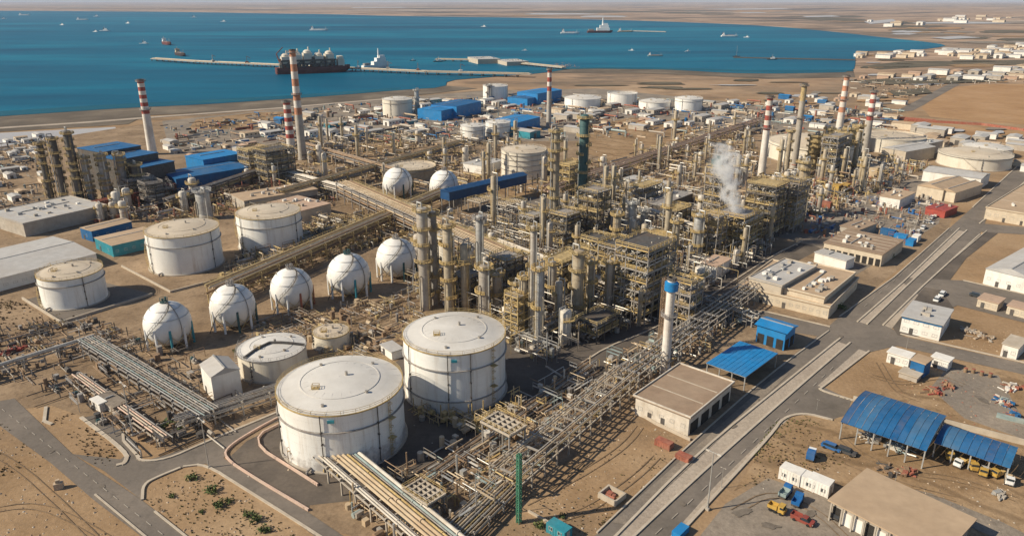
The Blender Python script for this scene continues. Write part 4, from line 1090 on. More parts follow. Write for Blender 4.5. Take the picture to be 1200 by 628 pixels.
def truck(label, p, rz, cab='car_blue', load='car_blue', L=7.5, kindn='box', group=None):
    t = thing('parked_truck', label, 'truck', p, rz, group); busy(p[0], p[1], 4)
    MB().box(0, 0, .7, L, 2.0, .3).build('chassis', 'steel_dark', t)
    b = MB(); x = L / 2 - 1.0
    b.prism([(x - .9, -1.15), (x + .8, -1.15), (x + 1, -.9), (x + 1, .9), (x + .8, 1.15), (x - .9, 1.15)], .8, 1.9); b.prism([(x - .9, -1.1), (x + .55, -1.1), (x + .55, 1.1), (x - .9, 1.1)], 1.9, 2.9); b.build('cab', cab, t)
    MB().box(x + .56, 0, 1.95, .08, 2.0, .75).build('windscreen', 'glass_dark', t)
    for s in (-1, 1): MB().box(x + .05, s * 1.11, 1.95, .9, .06, .65).build('side_window', 'glass_dark', t)
    l = L - 2.4
    if kindn == 'box': MB().box(-1.05, 0, 1.02, l, 2.4, 2.3).build('cargo_box', load, t)
    elif kindn == 'tank':
        MB().cyl((-1.05 - l / 2, 0, 2.05), (-1.05 + l / 2, 0, 2.05), 1.05, n=16).build('tank_body', load, t)
    else:
        b = MB(); b.box(-1.05, 0, 1.02, l, 2.3, .15)
        for s in (-1, 1): b.box(-1.05, s * 1.12, 1.17, l, .1, .9)
        b.box(-1.05 - l / 2, 0, 1.17, .1, 2.3, .9); b.box(-1.05 + l / 2, 0, 1.17, .1, 2.3, 1.2); b.build('tipper_body', load, t)
    for xx in (-L / 2 + 1, -L / 2 + 2.3, x):
        for y in (-1, 1): MB().cyl((xx, y - .18, .5), (xx, y + .18, .5), .5, n=12).build('wheel', 'rubber', t)
    return t

def container(label, p, rz, m, L=6.0, W=2.44, H=2.6, cat='container', win=0, group=None, name='shipping_container', z=0.0):
    t = thing(name, label, cat, (p[0], p[1], z), rz, group); busy(p[0], p[1], L * .5)
    b = MB(); b.box(0, 0, .12, L, W, H - .12)
    k = int(L / .6)
    for i in range(k):
        x = -L / 2 + (i + .5) * L / k
        for s in (-1, 1): b.box(x, s * (W / 2 + .02), .3, .28, .06, H - .5)
    b.build('body', m, t, smooth=False)
    b = MB()
    for sx in (-1, 1):
        for sy in (-1, 1): b.box(sx * (L / 2 - .05), sy * (W / 2 - .05), 0, .18, .18, H + .04)
    b.box(0, 0, H, L + .1, W + .1, .08); b.build('frame', m, t, smooth=False)
    if win:
        for i in range(win):
            x = -L / 2 + (i + .5) * L / win; add_window(t, x, -W / 2 - .06, 1.1, 1.0, .9, 0)
        for s in (-1, 1): MB().box(s * (L / 2 + .02), 0, .15, .08, .9, 2).build('door', 'galvanised', t)
    else:
        for s in (-1, 1): MB().box(L / 2 + .04, s * W * .24, .2, .06, W * .44, H - .4).build('door', m, t)
    return t

def junk(label, p, size, mats, n, seed, cat='scrap heap', name='scrap_heap', h=1.2, group=None):
    r = random.Random(seed); b = MB(); busy(p[0], p[1], size * .7)
    t = thing(name, label, cat, p, r.uniform(0, 3), group)
    for k in range(len(mats)):
        b = MB()
        for _ in range(max(2, n // len(mats))):
            x, y = r.gauss(0, size * .32), r.gauss(0, size * .22); z = max(.12, h * (1 - math.hypot(x, y) / size) * r.random()); a = r.uniform(0, pi)
            ty = r.random()
            if ty < .5: L = r.uniform(.8, 2.8); b.cyl((x, y, z), (x + cos(a) * L, y + sin(a) * L, max(.1, z + r.uniform(-.4, .4))), r.uniform(.06, .3), n=6)
            else: b.box(x, y, z * .6, r.uniform(.4, 1.5), r.uniform(.3, 1.1), r.uniform(.25, .9), a)
        b.build('scrap', mats[k], t)
    return t

# ------------------------------------------------------------------ ships
def hull(b, L, B, D, z0=0.0, sheer=0.06):
    outl = [(-.5, .36), (-.49, .46), (-.3, .5), (.2, .5), (.36, .42), (.45, .22), (.5, .0)]
    pts = [(x * L, y * B) for x, y in outl] + [(x * L, -y * B) for x, y in reversed(outl[:-1])]
    n = len(pts); k = len(b.v)
    for s, z in ((.86, 0.0), (1.0, .55), (1.0, 1.0)):
        for x, y in pts: b.v.append((x * (s if x > 0 else 1), y * s, z0 + D * z + (max(0, x / L) ** 2 * L * sheer if z == 1 else 0)))
    for j in range(2):
        for i in range(n): b.f.append((k + j * n + (i + 1) % n, k + j * n + i, k + (j + 1) * n + i, k + (j + 1) * n + (i + 1) % n)); b.m.append(b.c)
    b.f.append(tuple(k + 2 * n + i for i in reversed(range(n)))); b.m.append(b.c)

def ship(label, px, py, Lpx, ang, hullm, style='cargo', cat='ship', name='ship', group=None, superm='boat_white', scale_h=1.0):
    p = at(px, py); L = Lpx * depth(p) / FOC / max(.35, abs(cos(ang)))
    t = thing(name, label, cat, (p.x, p.y, .5), ang, group)
    B, D = L * .17, L * .075 * scale_h
    b = MB(); hull(b, L, B, D); b.build('hull', hullm, t, smooth=False)
    if style in ('cargo', 'tanker'):
        b = MB(); x = -L * .36
        b.box(x, 0, D, L * .13, B * .85, L * .05); b.box(x, 0, D + L * .05, L * .10, B * .7, L * .045); b.box(x + L * .01, 0, D + L * .095, L * .06, B * .95, L * .03); b.build('superstructure', superm, t, smooth=False)
        MB().cyl((x - L * .05, 0, D), (x - L * .05, 0, D + L * .15), L * .018, n=10).build('funnel', 'hull_red', t)
        MB().cyl((x, 0, D + L * .12), (x, 0, D + L * .2), L * .006, n=6).build('mast', 'pipe_white', t)
        for i in range(3): MB().box(L * (-.18 + .18 * i), 0, D, L * .13, B * .7, L * .02).build('hatch', 'steel_grey' if style == 'cargo' else 'rust_red', t)
        MB().cyl((L * .36, 0, D), (L * .36, 0, D + L * .13), L * .006, n=6).build('fore_mast', 'pipe_white', t)
    elif style == 'tug':
        MB().box(L * .05, 0, D, L * .4, B * .7, L * .1).build('superstructure', superm, t, smooth=False)
        MB().box(L * .1, 0, D + L * .1, L * .2, B * .55, L * .09).build('wheelhouse', superm, t, smooth=False)
        MB().cyl((0, 0, D + L * .19), (0, 0, D + L * .42), L * .012, n=6).build('mast', 'pipe_white', t)
        MB().cyl((-L * .1, 0, D + L * .1), (-L * .1, 0, D + L * .24), L * .035, n=8).build('funnel', 'steel_dark', t)
    elif style == 'service':
        MB().box(L * .12, 0, D, L * .5, B * .95, L * .10).build('deck_house', superm, t, smooth=False)
        MB().box(L * .16, 0, D + L * .10, L * .34, B * .8, L * .10).build('superstructure', superm, t, smooth=False)
        MB().box(L * .2, 0, D + L * .20, L * .2, B * .7, L * .07).build('wheelhouse', superm, t, smooth=False)
        MB().cyl((L * .1, 0, D + L * .2), (L * .1, 0, D + L * .48), L * .03, L * .015, n=8).build('mast', superm, t)
        MB().box(-L * .35, 0, D, L * .2, B * .6, L * .06).build('winch', 'steel_grey', t)
    elif style == 'gas':
        for i in range(5):
            x = -L * .36 + i * L * .145; hh = L * (.09 + .02 * (i % 3))
            b = MB(); b.box(x, 0, D + L * .05, L * .115, B * .85, hh); b.lathe(x, 0, [(L * .055, D + L * .05 + hh), (L * .05, D + L * .075 + hh), (L * .03, D + L * .09 + hh), (.05, D + L * .095 + hh)], 14); b.build('cargo_tank', superm, t)
            MB().cyl((x + L * .02, 0, D + hh), (x + L * .02, 0, D + hh + L * .13), L * .009, n=6).build('vent_post', superm, t)
            b = MB()
            for s in (-1, 1):
                for e in (-1, 1): b.beam((x + e * L * .06, s * B * .5, D), (x + e * L * .06, s * B * .5, D + L * .1), L * .014)
                b.beam((x - L * .075, s * B * .5, D + L * .09), (x + L * .075, s * B * .5, D + L * .09), L * .02); b.beam((x - L * .06, s * B * .5, D), (x + L * .06, s * B * .5, D + L * .09), L * .012); b.beam((x - L * .07, s * B * .52, D + L * .045), (x + L * .07, s * B * .52, D + L * .045), L * .016)
            b.build('deck_frame', 'steel_dark', t)
        gr = random.Random(5)
        for mm in ('steel_dark', 'rust_red', 'steel_grey', 'cladding_tan'):
            b = MB()
            for _ in range(16): b.box(gr.uniform(-.44, .3) * L, gr.uniform(-.4, .4) * B, D, L * gr.uniform(.015, .05), B * gr.uniform(.08, .25), L * gr.uniform(.03, .14))
            b.build('deck_gear', mm, t, smooth=False)['kind'] = 'stuff'
        b = MB(); x = L * .37; b.box(x, 0, D, L * .09, B * .7, L * .09); b.box(x, 0, D + L * .09, L * .06, B * .9, L * .04); b.build('superstructure', superm, t, smooth=False)
        b = MB()
        b.beam((-L * .42, 0, D), (-L * .47, 0, D + L * .18), L * .012); b.beam((-L * .42, B * .3, D), (-L * .47, 0, D + L * .18), L * .01); b.beam((-L * .47, 0, D + L * .18), (-L * .38, 0, D + L * .26), L * .01); b.build('crane', 'rust_red', t)
    elif style == 'sail':
        MB().cyl((0, 0, D), (0, 0, D + L * 1.3), L * .015, n=6).build('mast', 'steel_grey', t)
        MB().box(-L * .05, 0, D, L * .3, B * .6, L * .06).build('cabin', 'steel_dark', t)
    return t

def jetty(label, px, w, h, m='concrete', step=18, name='jetty', pm='rust_red'):
    pts = P(px); t = thing(name, label, 'jetty', pts[0], 0); o = pts[0]; pl = MB(); b = MB(); rl = MB()
    for p, q in zip(pts, pts[1:]):
        d = q - p; a = math.atan2(d.y, d.x); c = (p + q) / 2 - o
        b.box(c.x, c.y, h - 1.2, d.length + w * .5, w, 1.2, a)
        k = int(d.length / step) + 1; n = Vector((-d.y, d.x)).normalized() * w * .4
        for i in range(k):
            e = p.lerp(q, i / k) - o
            for s in (-1, 1): pl.cyl((e.x + n.x * s, e.y + n.y * s, -.5), (e.x + n.x * s, e.y + n.y * s, h - 1), .8, n=6)
        rl.cyl((p.x - o.x + n.x * .6, p.y - o.y + n.y * .6, h + .6), (q.x - o.x + n.x * .6, q.y - o.y + n.y * .6, h + .6), .6, n=6); rl.cyl((p.x - o.x - n.x * .6, p.y - o.y - n.y * .6, h + .5), (q.x - o.x - n.x * .6, q.y - o.y - n.y * .6, h + .5), .5, n=6)
    b.build('deck', m, t, smooth=False); pl.build('piles', 'steel_dark', t)['kind'] = 'stuff'; rl.build('pipeline', pm, t)
    return t
# ================================================================== LAYOUT
# ------------------------------------------------------------------ tanks
tank('huge white tank nearest the camera with yellow rim and dusty pale dome', 334, 482, 553, 486, shell='tank_stained', rings=(0.70,), stair=None, lad=-.55, pipes=(-2.62, -1.66, -0.78))
tank('huge white tank right behind the nearest one with brown stained shell and yellow rim', 474, 596, 485, 416, rings=(0.72, 0.2), stair=None, lad=-.72, pipes=(-2.5, -1.62, -1.2))
tank('white tank with tan roof left of the teal sheds behind the first spheres', 181, 263, 322, 278, roof='tank_roof_tan', stair=-2.2)
tank('white tank with tan roof beside the low brown buildings', 283, 357, 297, 257, roof='tank_roof_tan', stair=-2.0)
tank('small white tank standing alone in the walled yard at far left', 57, 126, 362, 327, roof='tank_roof_tan', rings=(0.75,), stair=-2.3)
tl = tank('low white tank with dark bent strip on its roof between spheres and the white house', 284, 363, 448, 423, shell='tank_cream', rings=(), rim='steel_grey', stair=-2.5, pipes=1)
t_, c_, r_, h_ = tl
b = MB(); dv = lambda x, y: (x * r_, y * r_, h_ + .13 * r_ * (1 - x * x - y * y) + .35)
b.tube([dv(-.55, -.82), dv(-.30, -.40), dv(-.02, -.05), dv(.30, -.02), dv(.62, .0), dv(.98, .05)], .4, 8); b.build('roof_strip', 'steel_dark', t_)  # dark bent strip following the roof dome from the near edge to the right
tank('small low beige tank right of the low white tank', 369, 411, 412, 396, shell='tank_cream', roof='tank_roof_tan', rings=(), rim='ochre_steel', stair=None, pipes=1)
tank('ringed cream tank with several girders behind the blue covered bridge', 587, 640, 211, 180, shell='tank_cream', roof='tank_roof_tan', rings=(0.3, 0.5, 0.7, 0.88), rim='tank_cream', stair=-1.0)
tank('cream tank near the shore left of the first blue coastal building', 449, 484, 139, 118, shell='tank_cream', roof='tank_roof', rings=(0.8,), rim='tank_cream', stair=None)
tank('pale grey tank by the shore with a slim dark vessel beside it', 566, 595, 118, 102, shell='tank_white', rings=(), rim='tank_white', stair=None)
tank('short white tank in front of the blue boxes, left of its twin', 540, 569, 166, 149, rings=(0.7,), rim='tank_white', stair=None)
tank('short white tank in front of the blue boxes, right of its twin', 569, 598, 162, 145, rings=(0.7,), rim='tank_white', stair=None)
tank('pale dusty tank under the thin striped stack by the shore', 661, 704, 128, 117, rings=(), rim='tank_white', stair=None)
tank('white tank with round flat roof in the coastal row', 711, 746, 125, 111, rings=(), rim='tank_white', stair=None, flat=True)
tank('white tank standing rightmost in the coastal row', 790, 822, 131, 117, rings=(0.8,), rim='tank_white', stair=None)
tank('wide low white tank just right of the coastal flat roofed tank', 748, 785, 130, 121, rings=(), rim='tank_cream', stair=None)
tank('wide open topped tank with dark shell behind the two far spheres', 452, 512, 214, 200, shell='cladding_tan', roof='tank_roof_tan', rings=(0.8,), rim='ochre_steel', stair=None, flat=True)
tank('very wide pale tank behind the tall yellow towers on the right', 898, 1000, 194, 174, shell='tank_cream', roof='tank_roof_tan', rings=(0.85,), rim='tank_cream', stair=-2.0)
tank('very wide flat pale tank right of the rightmost striped stack', 1000, 1078, 180, 164, shell='tank_cream', roof='tank_roof_tan', rings=(), rim='tank_cream', stair=None, flat=True)
tank('wide cream tank with a second low dome behind it near the right edge road', 1100, 1177, 200, 186, shell='tank_cream', roof='tank_roof_tan', rings=(0.9,), rim='tank_cream', stair=-2.0)
tank('low cream tank half hidden behind the wide cream tank near the right road', 1128, 1180, 186, 176, shell='tank_cream', roof='tank_roof', rings=(), rim='tank_cream', stair=None)
tank('tall tank with whitish walls between the dark columns and the yellow rimmed process tower', 513, 534, 320, 278, shell='tank_cream', rings=(), rim='mustard', stair=None)

sphere('nearest white gas sphere on legs above the white house', 202, 385, 28, 410, 'teal_sheet')
sphere('second white gas sphere from the camera in the diagonal row of five', 277, 361, 27, 388)
sphere('middle white gas sphere with reddish legs in the diagonal row of five', 345, 341, 25.5, 366, 'rust_red')
sphere('fourth gas sphere in the diagonal row with teal legs', 411, 321, 26, 350, 'teal_sheet')
sphere('farthest gas sphere of the diagonal row of five, beside the tall grey columns', 466, 303, 24.5, 329)
sphere('white gas sphere far behind the row, left one of the pair', 467, 218, 18, 233)
sphere('cream tinted gas sphere far behind the row, right one of the pair', 521, 220, 17.5, 235)

# ------------------------------------------------------------------ stacks
chimney('red and white banded chimney standing alone by the left shore', 179, 181, 93, 5.2, 3.6, 9, n0=0.55)
chimney('tallest orange banded chimney in front of the moored gas ship', 355, 187, 58, 5, 3.5, 9, body='stack_grey', n0=0.42, band_m=('stack_orange', 'stack_white', ))
chimney('short red and white chimney beside the tallest orange one', 342, 180, 118, 5, 4, 9, n0=0.3, plats=(0.97,))
chimney('thin red topped chimney by the coastal blue boxes', 643, 149, 80, 3, 2.4, 5, n0=0.62, body='stack_grey', plats=(0.97,))
chimney('red and white banded chimney left of the tall yellow topped one', 892, 206, 112, 4.6, 3.2, 7, n0=0.58, body='stack_white')
chimney('slim tall chimney with yellow platform at its head', 930, 197, 98, 4.2, 3, 2, n0=0.8, body='stack_grey', band_m=('ochre_steel', 'ochre_steel'))
chimney('orange striped chimney tallest in the right hand group', 982, 160, 88, 4.4, 2.9, 7, n0=0.4, band_m=('stack_orange', 'stack_white'), body='stack_white')
chimney('red and white banded chimney rightmost of all', 1013, 178, 106, 4.6, 3, 7, n0=0.52, body='stack_grey')
chimney('white stack with bright blue collar beside the blue roofed shelter', 779, 434, 325, 5.6, 4.9, 2, body='stack_white', n0=0.93, plats=(0.6,), band_m=('stack_white', 'stack_white'))
def blue_collar():
    g = at(779, 434); h = height(g, 325); r = 5.1 * depth(g, h / 2) / FOC
    par = [o for o in COL.objects if o.get('label', '').startswith('white stack with bright blue')][0]
    MB().lathe(0, 0, [(r * .98, h * .86), (r * 1.55, h * .87), (r * 1.55, h * .95), (r * .98, h * .96)], 24).build('collar', 'blue_bright', par)
blue_collar()
lattice('rusty brown lattice tower tight behind the blue collared stack', 774, 412, 326, 1.5, 'pipe_brown', 'lattice_tower', 'tower', 12)
lattice('slim green lattice mast at the near end of the main rack', 608, 612, 532, 0.7, 'green_paint', seg=14)

# ------------------------------------------------------------------ columns
LG = 'columns of the cracker at far left'
for i, (px, yb, yt, rp, m, lab) in enumerate([(62, 241, 166, 3.6, 'steel_dark', 'dark ringed column leftmost of the group by the blue sheds'), (78, 242, 160, 3.8, 'steel_dark', 'second dark column from the left by the blue sheds'),
        (96, 242, 153, 4.6, 'steel_dark', 'tallest and darkest column of the left group'), (109, 241, 184, 4, 'steel_grey', 'short grey column right of the darkest one in the left group'),
        (129, 239, 180, 5.0, 'steel_grey', 'fat greyish column in the left group'), (149, 236, 180, 4.6, 'steel_grey', 'rightmost fat grey column of the left group')]):
    column(lab, px, yb, yt, rp, m, 10, 'ochre_steel', LG, wide=1.1)
column('thin dark column between the left group and the blue sheds', 166, 236, 192, 5, 'steel_dark', 4, 'ochre_steel', LG)
column('silver silo like vessel standing behind the tan roofed tank', 241, 256, 223, 8, 'galvanised', 1, 'galvanised', name='silo', cat='silo')
CG = 'process columns of the central units'
for px, yb, yt, rp, m, n, rail, lab in [
    (499, 362, 243, 6.5, 'cladding', 6, 'ochre_steel', 'twin grey column just right of the farthest sphere, left of the pair'),
    (510, 356, 247, 5, 'steel_grey', 6, 'ochre_steel', 'twin darker column just right of the farthest sphere, right of the pair'),
    (527, 366, 262, 5.5, 'cladding_tan', 5, 'mustard', 'yellow railed tan column right of the dark twin columns'),
    (545, 350, 290, 4, 'cladding_tan', 3, 'mustard', 'short tan column right of the yellow railed tan one'),
    (563, 330, 252, 4.5, 'galvanised', 1, 'steel_grey', 'plain grey column with bare sides in front of the pink kerbed road'),
    (568, 370, 310, 6.5, 'cladding', 2, 'mustard', 'silver column with yellow top standing behind the second big tank'),
    (582, 365, 320, 6, 'cladding', 2, 'mustard', 'second silver column with yellow top behind the second big tank'),
    (624, 395, 264, 3.6, 'cladding', 3, 'ochre_steel', 'very slim tall grey column right of the second big tank'),
    (631, 402, 312, 4.5, 'galvanised', 2, 'mustard', 'bright silver column with yellow head, in front of the slim tall one'),
    (614, 390, 322, 3.6, 'cladding_tan', 3, 'mustard', 'slim tan column left of the bright silver column'),
    (649, 274, 150, 5.0, 'cladding_tan', 11, 'ochre_steel', 'very tall grey column with yellow platforms, left one of the tall central two'),
    (681, 270, 134, 5.4, 'teal_dark', 13, 'ochre_steel', 'tallest dark teal column with ringed platforms in the middle'),
    (647, 360, 306, 4.6, 'cladding', 2, 'mustard', 'silver column behind the bright silver one with yellow platform top'),
    (676, 376, 292, 7, 'cladding_tan', 4, 'ochre_steel', 'broad tan column in front of the pink kerbed road'),
    (690, 370, 305, 4, 'cladding_tan', 3, 'mustard', 'slender tan column right of the broad tan column'),
    (712, 368, 305, 5, 'cladding', 3, 'mustard', 'grey column with yellow platforms by the dark yard'),
    (739, 284, 236, 4.5, 'galvanised', 2, 'galvanised', 'pale silver column with white pipes above the stepped yellow structure'),
    (753, 278, 245, 3.6, 'galvanised', 2, 'galvanised', 'shorter pale silver column right of the one above the stepped structure'),
    (721, 300, 250, 4.5, 'cladding_tan', 3, 'mustard', 'tan column with yellow rails left of the pale silver columns'),
    (790, 302, 258, 4.2, 'cladding_tan', 3, 'mustard', 'tan column right of the pale silver columns'),
    (815, 304, 250, 5.6, 'galvanised', 3, 'mustard', 'silver column wrapped in yellow platforms near the steam vent'),
    (936, 255, 188, 6, 'cladding_tan', 8, 'ochre_steel', 'yellowish ringed tower right of the steam plume'),
    (951, 196, 158, 6.5, 'ochre_steel', 6, 'ochre_steel', 'fat ochre tower left of the right hand tower cluster'),
    (966, 195, 150, 4.5, 'ochre_steel', 6, 'ochre_steel', 'ochre tower second in the right hand tower cluster'),
    (979, 192, 152, 4.5, 'cladding_tan', 6, 'ochre_steel', 'ochre tower third in the right hand tower cluster'),
    (991, 190, 150, 6, 'ochre_steel', 7, 'ochre_steel', 'broad ochre tower fourth in the right hand tower cluster'),
    (1001, 186, 146, 5, 'ochre_steel', 7, 'ochre_steel', 'rightmost ochre tower of the right hand tower cluster'),
    (921, 200, 152, 2.6, 'cladding_tan', 4, 'ochre_steel', 'thin ochre tower just left of the slim tall chimney'),
    (604, 372, 330, 4, 'cladding', 3, 'mustard', 'small column with layered yellow decks touching the second big tank'),
    (489, 134, 105, 2.2, 'galvanised', 3, 'galvanised', 'thin grey tower by the cream coastal tank'),
    (573, 118, 100, 2.4, 'steel_grey', 2, 'steel_grey', 'slim dark vessel beside the pale grey coastal tank'),
    ]:
    column(lab, px, yb, yt, rp, m, n, rail, CG)

# ------------------------------------------------------------------ steel structures
SG = 'open steel process structures'
for a in [
    ('tall stepped steel structure with many yellow decks in front of the silver columns', 752, 366, 4, 3, 7, 4.2, 3.6),
    ('open yellow railed structure left of the tall stepped one', 722, 340, 3, 2, 5, 4.2, 3.6),
    ('yellow decked structure behind the blue collared stack', 800, 380, 2, 2, 4, 4, 4),
    ('dark structure full of drums in front of the very tall grey column', 665, 290, 3, 2, 4, 4.5, 4),
    ('dark block structure at the foot of the tallest teal column', 695, 285, 2, 2, 6, 5, 4),
    ('ochre structure in the middle behind the bright silver column', 660, 345, 3, 2, 4, 4.2, 3.6),
    ('low yellow decked structure beside the dark yard road', 700, 392, 3, 2, 2, 4, 3),
    ('layered yellow rack structure against the second big tank', 606, 392, 2, 2, 5, 2.8, 2.8),
    ('dark framed structure behind the silver pair of columns', 598, 345, 3, 2, 4, 4.2, 3.8),
    ('dark framed structure between the farthest sphere and the tan column', 548, 355, 2, 2, 3, 4.2, 3.6),
    ('yellow structure under the steam vent', 862, 290, 4, 3, 4, 4.5, 4),
    ('yellow structure left of the steam vent beside the silver wrapped column', 832, 300, 2, 2, 5, 4.2, 3.6),
    ('teal topped steel structure left of the steam plume', 836, 268, 2, 2, 7, 4.2, 4.2),
    ('shadowed dark structure right of the steam plume', 893, 275, 3, 3, 6, 4.5, 4),
    ('small yellow structure between the teal topped one and the dark shed', 790, 270, 3, 2, 3, 4.2, 3.6),
    ('ochre decked structure beside the yellowish ringed tower', 925, 268, 3, 2, 6, 4, 3.8),
    ('ochre structure at the feet of the right hand tower cluster', 975, 205, 5, 2, 6, 4.5, 4),
    ('ochre structure left of the pale silver columns', 700, 318, 3, 2, 4, 4, 3.6),
    ('small yellow structure in front of the pale silver columns', 770, 305, 3, 2, 3, 4, 3.6),
    ('dark furnace structure between the left columns and the blue sheds', 186, 240, 3, 2, 3, 4.5, 4),
    ('dark furnace structure just right of the fat grey column at left', 166, 236, 3, 2, 3, 4.5, 4),
    ('dark ochre structure at the foot of the tallest orange chimney', 325, 215, 4, 3, 5, 4.5, 4),
    ('ochre structure left of the tallest orange chimney', 300, 205, 3, 3, 4, 4.5, 4),
    ('low ochre structure left of the very tall grey column', 628, 278, 3, 2, 3, 4.2, 3.6),
    ('greyish frame beside the ringed cream tank', 668, 225, 3, 2, 4, 4.5, 4),
    ('wide low structure behind the pale silver columns', 755, 240, 4, 2, 3, 4.5, 3.6),
    ]:
    lab, px, py, nx, ny, nl, bay, lev = a
    dark = 'dark' in lab or 'shadow' in lab
    frame(lab, px, py, nx, ny, nl, bay, lev, 'steel_dark' if dark else rnd.choice(('steel_grey', 'ochre_steel')), 'steel_grey' if 'furnace' in lab else 'ochre_steel' if (dark or 'ochre' in lab) else 'mustard', SG)
g = at(836, 268)
b = MB(); b.box(0, 0, 29.7, 6.5, 5, 3.2); b.cyl((0, 0, 32.9), (0, 0, 34), 1.5, n=14)
tag(b.build('cooling_head', 'teal_dark', None, g, UA, smooth=False), 'dark teal box head on the structure left of the steam', 'plant box')

# ------------------------------------------------------------------ pipe racks
def R2(a, b_): return at(*a), at(*b_)
p, q = at(585, 590), at(748, 462)
rack('main pipe rack with grey legs running from the bottom to the brown roofed building', at(608, 588) + V * -4.2, q + V * -4.2, 7.4, (3.8, 6.2), [(1, o, r_, m_) for o, r_, m_ in ((-2.9, .16, 'pipe_sand'), (-2.2, .12, 'pipe_white'), (1.6, .12, 'pipe_sand'), (2.2, .16, 'cladding'))] + mixpipes(7.4, 1, 5, .1, .2, ('pipe_sand', 'ochre_steel', 'steel_grey', 'pipe_brown')), 5, m='concrete_pale', legm='cladding', group='pipe racks')
p, q = at(748, 462), at(892, 352)
p, q = at(608, 588) + V * -4.2, at(500, 668)
rack('low continuation of the main pipe rack toward the bottom of the view', p, q, 6.5, (2.6,), [(0, -2.8 + i * .7, rnd.uniform(.1, .22), ('pipe_sand', 'steel_grey', 'ochre_steel', 'cladding')[i % 4]) for i in range(9)], 5, m='concrete_pale', legm='steel_grey', group='pipe racks')
p, q = at(748, 462), at(892, 352)
rack('upper stretch of the main pipe rack behind the blue roofed shelter', p + V * -3.5, q + V * -3.5, 6.5, (4.4, 6.4), mixpipes(6.5, 2, 4, .1, .22, ('pipe_sand', 'cladding', 'ochre_steel', 'pipe_brown', 'steel_grey')), 6, m='concrete_pale', legm='steel_grey', group='pipe racks')
p, q = at(455, 600), at(690, 432)
rack('low grey pipe trench rack running between the second tank and the main rack', p, q, 4, (1.6,), mixpipes(4, 1, 6, .12, .28, ('steel_grey', 'pipe_brown', 'cladding')), 7, group='pipe racks')
p, q = at(395, 548), at(640, 760)
rack('foreground pipe bridge of fat sand and white pipes leaving the nearest tank', p - (q - p).normalized() * 2, q, 8.4, (4.2,),
     [(0, -3.6, .22, 'pipe_white'), (0, -3.0, .22, 'pipe_white'), (0, -2.5, .14, 'steel_grey'), (0, -1.4, .34, 'pipe_sand'), (0, -.5, .36, 'pipe_sand'), (0, .45, .38, 'pipe_sand'), (0, 1.3, .3, 'mustard'), (0, 2.2, .16, 'steel_grey'), (0, 2.7, .26, 'pipe_teal'), (0, 3.5, .4, 'pipe_white')], 6, group='pipe racks')
p, q = at(108, 412), at(246, 498)
rack('wide rack of grey pipes below the nearest sphere', p, q, 5.6, (2.6, 4.2), [(1, -2.5 + i * .72, rnd.uniform(.1, .17), ('galvanised', 'pipe_teal', 'steel_grey', 'cladding')[i % 4]) for i in range(8)] + mixpipes(5.6, 1, 4, .1, .2), 6, m='steel_grey', group='pipe racks')
p, q = at(95, 448), at(195, 520)
rack('reddish pipe rack beside the wide grey one below the nearest sphere', p, q, 3, (2.0,), [(0, -1, .2, 'bund_pink'), (0, -.3, .2, 'concrete_pale'), (0, .4, .2, 'bund_pink'), (0, 1, .16, 'steel_grey')], 7, group='pipe racks')
p, q = at(-60, 462), at(108, 408)
rack('long single white pipe on trestles at the left edge', p, q, 2, (3.6,), [(0, 0, .42, 'pipe_white'), (0, -.8, .2, 'steel_grey')], 9, group='pipe racks')
p, q = at(215, 505), at(345, 462)
rack('grey pipe rack from the white house to the nearest tank', p, q, 4, (2.4, 4.0), mixpipes(4, 2, 5, .1, .22, ('galvanised', 'cladding', 'steel_grey', 'pipe_white')), 7, group='pipe racks')
p, q = at(405, 235), at(648, 352)
rack('long brown multi deck pipe rack descending behind the tall dark twin columns', p, q, 9, (5, 7.5, 10), mixpipes(9, 3, 8, .15, .34, ('pipe_brown', 'pipe_brown', 'pipe_sand', 'cladding', 'pipe_white')), 9, m='steel_grey', group='pipe racks', rail='ochre_steel')
p, q = at(255, 358), at(520, 238)
rack('brown pipe rack passing behind the row of spheres', p, q, 8, (4.5, 7), mixpipes(8, 2, 8, .15, .34, ('pipe_brown', 'pipe_sand', 'pipe_brown', 'ochre_steel', 'cladding')), 9, m='ochre_steel', group='pipe racks', rail='ochre_steel')
p, q = at(330, 212), at(500, 262)
rack('rack of long pale pipes crossing in front of the two far spheres', p, q, 5, (5, 7), [(1, -2 + i * .8, .26, 'pipe_white') for i in range(5)] + mixpipes(5, 1, 5), 10, group='pipe racks')
p, q = at(300, 205), at(452, 248)
rack('second rack of pale pipes behind the tank by the brown buildings', p, q, 4, (5,), [(0, -1.4 + i * .9, .3, rnd.choice(('pipe_white', 'cladding', 'steel_grey'))) for i in range(4)], 10, group='pipe racks')
p, q = at(330, 240), at(540, 178)
rack('far brown pipe rack above the two far spheres', p, q, 6, (5, 7.5), mixpipes(6, 2, 6, .2, .4, ('pipe_brown', 'pipe_sand', 'ochre_steel', 'steel_grey')), 12, m='ochre_steel', group='pipe racks')
p, q = at(330, 172), at(470, 215)
rack('far dark rack of pipes right of the tallest chimney', p, q, 5, (5, 7.5), mixpipes(5, 2, 5, .2, .4, ('pipe_brown', 'steel_grey', 'steel_dark')), 12, m='steel_grey', group='pipe racks')
p, q = at(585, 300), at(716, 352)
rack('grey rack with fat white pipes below the pink kerbed road', p, q, 6, (4, 6), [(1, -2 + i, .36, rnd.choice(('pipe_white', 'cladding', 'steel_grey'))) for i in range(5)] + mixpipes(6, 1, 6), 8, group='pipe racks')
p, q = at(760, 262), at(838, 292)
rack('white piped rack joining the steam vent unit and the silver columns', p, q, 4, (5, 7), [(1, -1.2 + i * .8, .3, 'pipe_white') for i in range(4)] + mixpipes(4, 1, 4), 8, group='pipe racks')
p, q = at(118, 250), at(206, 228)
